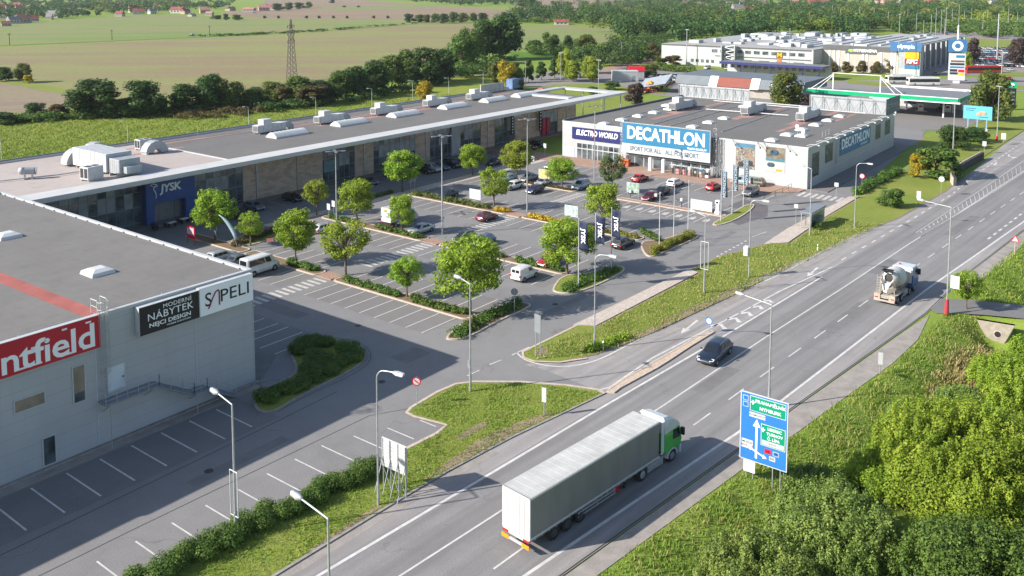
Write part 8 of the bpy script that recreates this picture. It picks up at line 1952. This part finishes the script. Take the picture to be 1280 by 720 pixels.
# far houses: villages inside the woods
HR = [M('roof_tile_red', (.24,.06,.045), .8, var=.2, scale=.5), M('roof_tile_brown', (.20,.09,.07), .8, var=.2), M('roof_tile_grey', (.20,.19,.19), .8), M('roof_tile_pink', (.34,.17,.14), .8)]
HW = [M('house_white', (.42,.41,.39), .8), M('house_cream', (.33,.30,.25), .8), M('house_pink', (.42,.28,.26), .8)]
def house(px, py, wpx, hpx, rz, ri, wi, label, group):
    g = G(px, py); k = (g[0]-CAM[0])*_F[0]+(g[1]-CAM[1])*_F[1]; w_ = wpx*k/FPX; h = hpx*k/FPX
    t = thing('house', label, 'house', (*g,0), R(rz), group); d = w_*.7
    m = MB(); m.box(-w_/2,w_/2,-d/2,d/2,0,h*.55); m.build('wall', HW[wi], t)
    m = MB(); m.loft([[(-w_*.54,-d*.56,h*.53),(w_*.54,-d*.56,h*.53),(w_*.54,d*.56,h*.53),(-w_*.54,d*.56,h*.53)],[(-w_*.53,-.1,h),(w_*.53,-.1,h),(w_*.53,.1,h),(-w_*.53,.1,h)]]); ro = m.build('roof', HR[ri], t)
    m = MB(); m.box(w_*.15,w_*.15+w_*.07,-d*.1,d*.02,h*.8,h*1.12); m.build('chimney', HW[1], ro)
    m = MB()
    for i in range(3): x = -w_*.36+w_*.28*i; m.box(x,x+w_*.12,-d/2-.06,-d/2-.01,h*.2,h*.38)
    m.build('window', C_glass, t)
rr = random.Random(12); vg = 'houses of the far village at the top left'
vil = [(4,13,9,8,0,0),(13,14,8,8,3,0),(26,16,10,9,3,0),(22,10,9,7,0,0),(36,12,9,6,1,1),(50,12,8,6,3,0),(4,22,9,7,2,1),(17,27,12,7,2,0),(30,26,14,8,1,1),(42,24,10,6,0,2),(8,30,10,5,1,2),(45,8,6,5,3,0),(68,20,14,7,2,1),(76,15,12,6,2,0),(62,22,7,5,2,1),
 (88,8,8,6,3,0),(98,14,8,5,2,1),(146,10,9,6,1,2),(150,18,9,5,0,1),(166,13,8,7,0,0),(170,16,6,6,0,0),(178,15,6,5,0,0),(190,15,8,5,2,0),(196,11,7,5,3,2),(222,14,14,6,0,0),(232,15,9,5,1,2),(256,14,11,6,3,2),(262,17,8,4,3,1),(240,18,8,3,2,0),(288,11,10,4,1,1),(312,12,12,4,3,1),(330,11,12,6,3,2),(340,10,6,5,0,0),(318,14,4,2,2,0)]
for (px, py, a, b, ri, wi) in vil: house(px, py+2.5, a*1.1, b*1.35, rr.uniform(-70,20), ri, wi, 'small far house with a pitched roof among the village trees', vg)
for (px, py, a, b, ri, wi, lb_) in ((676,27,15,5,0,2,'long red-roofed shed left of the pair by the orchard'),(702,31,17,7,0,0,'red-roofed house right of the pair by the orchard')): house(px, py, a, b, -52, ri, wi, lb_, None)
for (px, py, a, b, ri, wi) in ((922,16,10,6,2,0),(918,20,8,5,2,0),(938,14,16,4,0,2),(948,13,14,3,0,0),(1020,6,12,5,0,0),(1028,5,10,5,3,0),(1100,3,8,4,0,0),(1108,4,8,4,3,0),(1128,3,8,5,0,0),(1165,4,10,4,0,0),(913,6,8,3,2,0),(990,3,10,4,3,2),(1240,3,8,4,2,0)):
    house(px, py+3, a*1.4, b*2.4, rr.uniform(-60,-20), ri, wi, 'far house roof showing above the wood behind the big store', 'houses above the wood behind the big store')
# ---- repeated pieces of one part become parts of their own
def split_part(o):
    me = o.data; n = len(me.vertices); par = list(range(n))
    def find(a):
        while par[a] != a: par[a] = par[par[a]]; a = par[a]
        return a
    for p in me.polygons:
        v = list(p.vertices)
        for q in v[1:]: par[find(q)] = find(v[0])
    groups = {}
    for p in me.polygons: groups.setdefault(find(p.vertices[0]), []).append(p)
    if len(groups) < 2 or len(groups) > 100: return
    for i, ps in enumerate(groups.values()):
        ids = {}; vs = []; fs = []
        for p in ps:
            f = []
            for q in p.vertices:
                if q not in ids: ids[q] = len(vs); vs.append(tuple(me.vertices[q].co))
                f.append(ids[q])
            fs.append(f)
        nm = bpy.data.meshes.new(me.name.split('.')[0]); nm.from_pydata(vs, [], fs)
        for m_ in me.materials: nm.materials.append(m_)
        if i == 0: first = nm
        else: c = o.copy(); c.data = nm; COL.objects.link(c)
    o.data = first
for o in list(bpy.data.objects):
    if o.type == 'MESH' and o.parent and o.name.split('.')[0] in ('stone_cladding','blind','window_row','loading_door','pilaster','window','poster','outer_wall'):
        if not o.children: split_part(o)
# ================================================================== HAZE
m = MB(); m.box(-150, 5200, -1800, 3600, -4.0, 60)
hz_ = m.build('haze', None); hm = bpy.data.materials.new('haze_air'); hm.use_nodes = True; ht = hm.node_tree
for n_ in list(ht.nodes):
    if n_.type == 'BSDF_PRINCIPLED': ht.nodes.remove(n_)
pv = ht.nodes.new('ShaderNodeVolumePrincipled'); pv.inputs['Color'].default_value = (.80,.88,1,1); pv.inputs['Density'].default_value = .00005; pv.inputs['Anisotropy'].default_value = .2
ht.links.new(pv.outputs[0], ht.nodes['Material Output'].inputs['Volume'])
hz_.data.materials.clear(); hz_.data.materials.append(hm); tag(hz_, 'thin pale haze in the air', 'haze', kind='stuff')
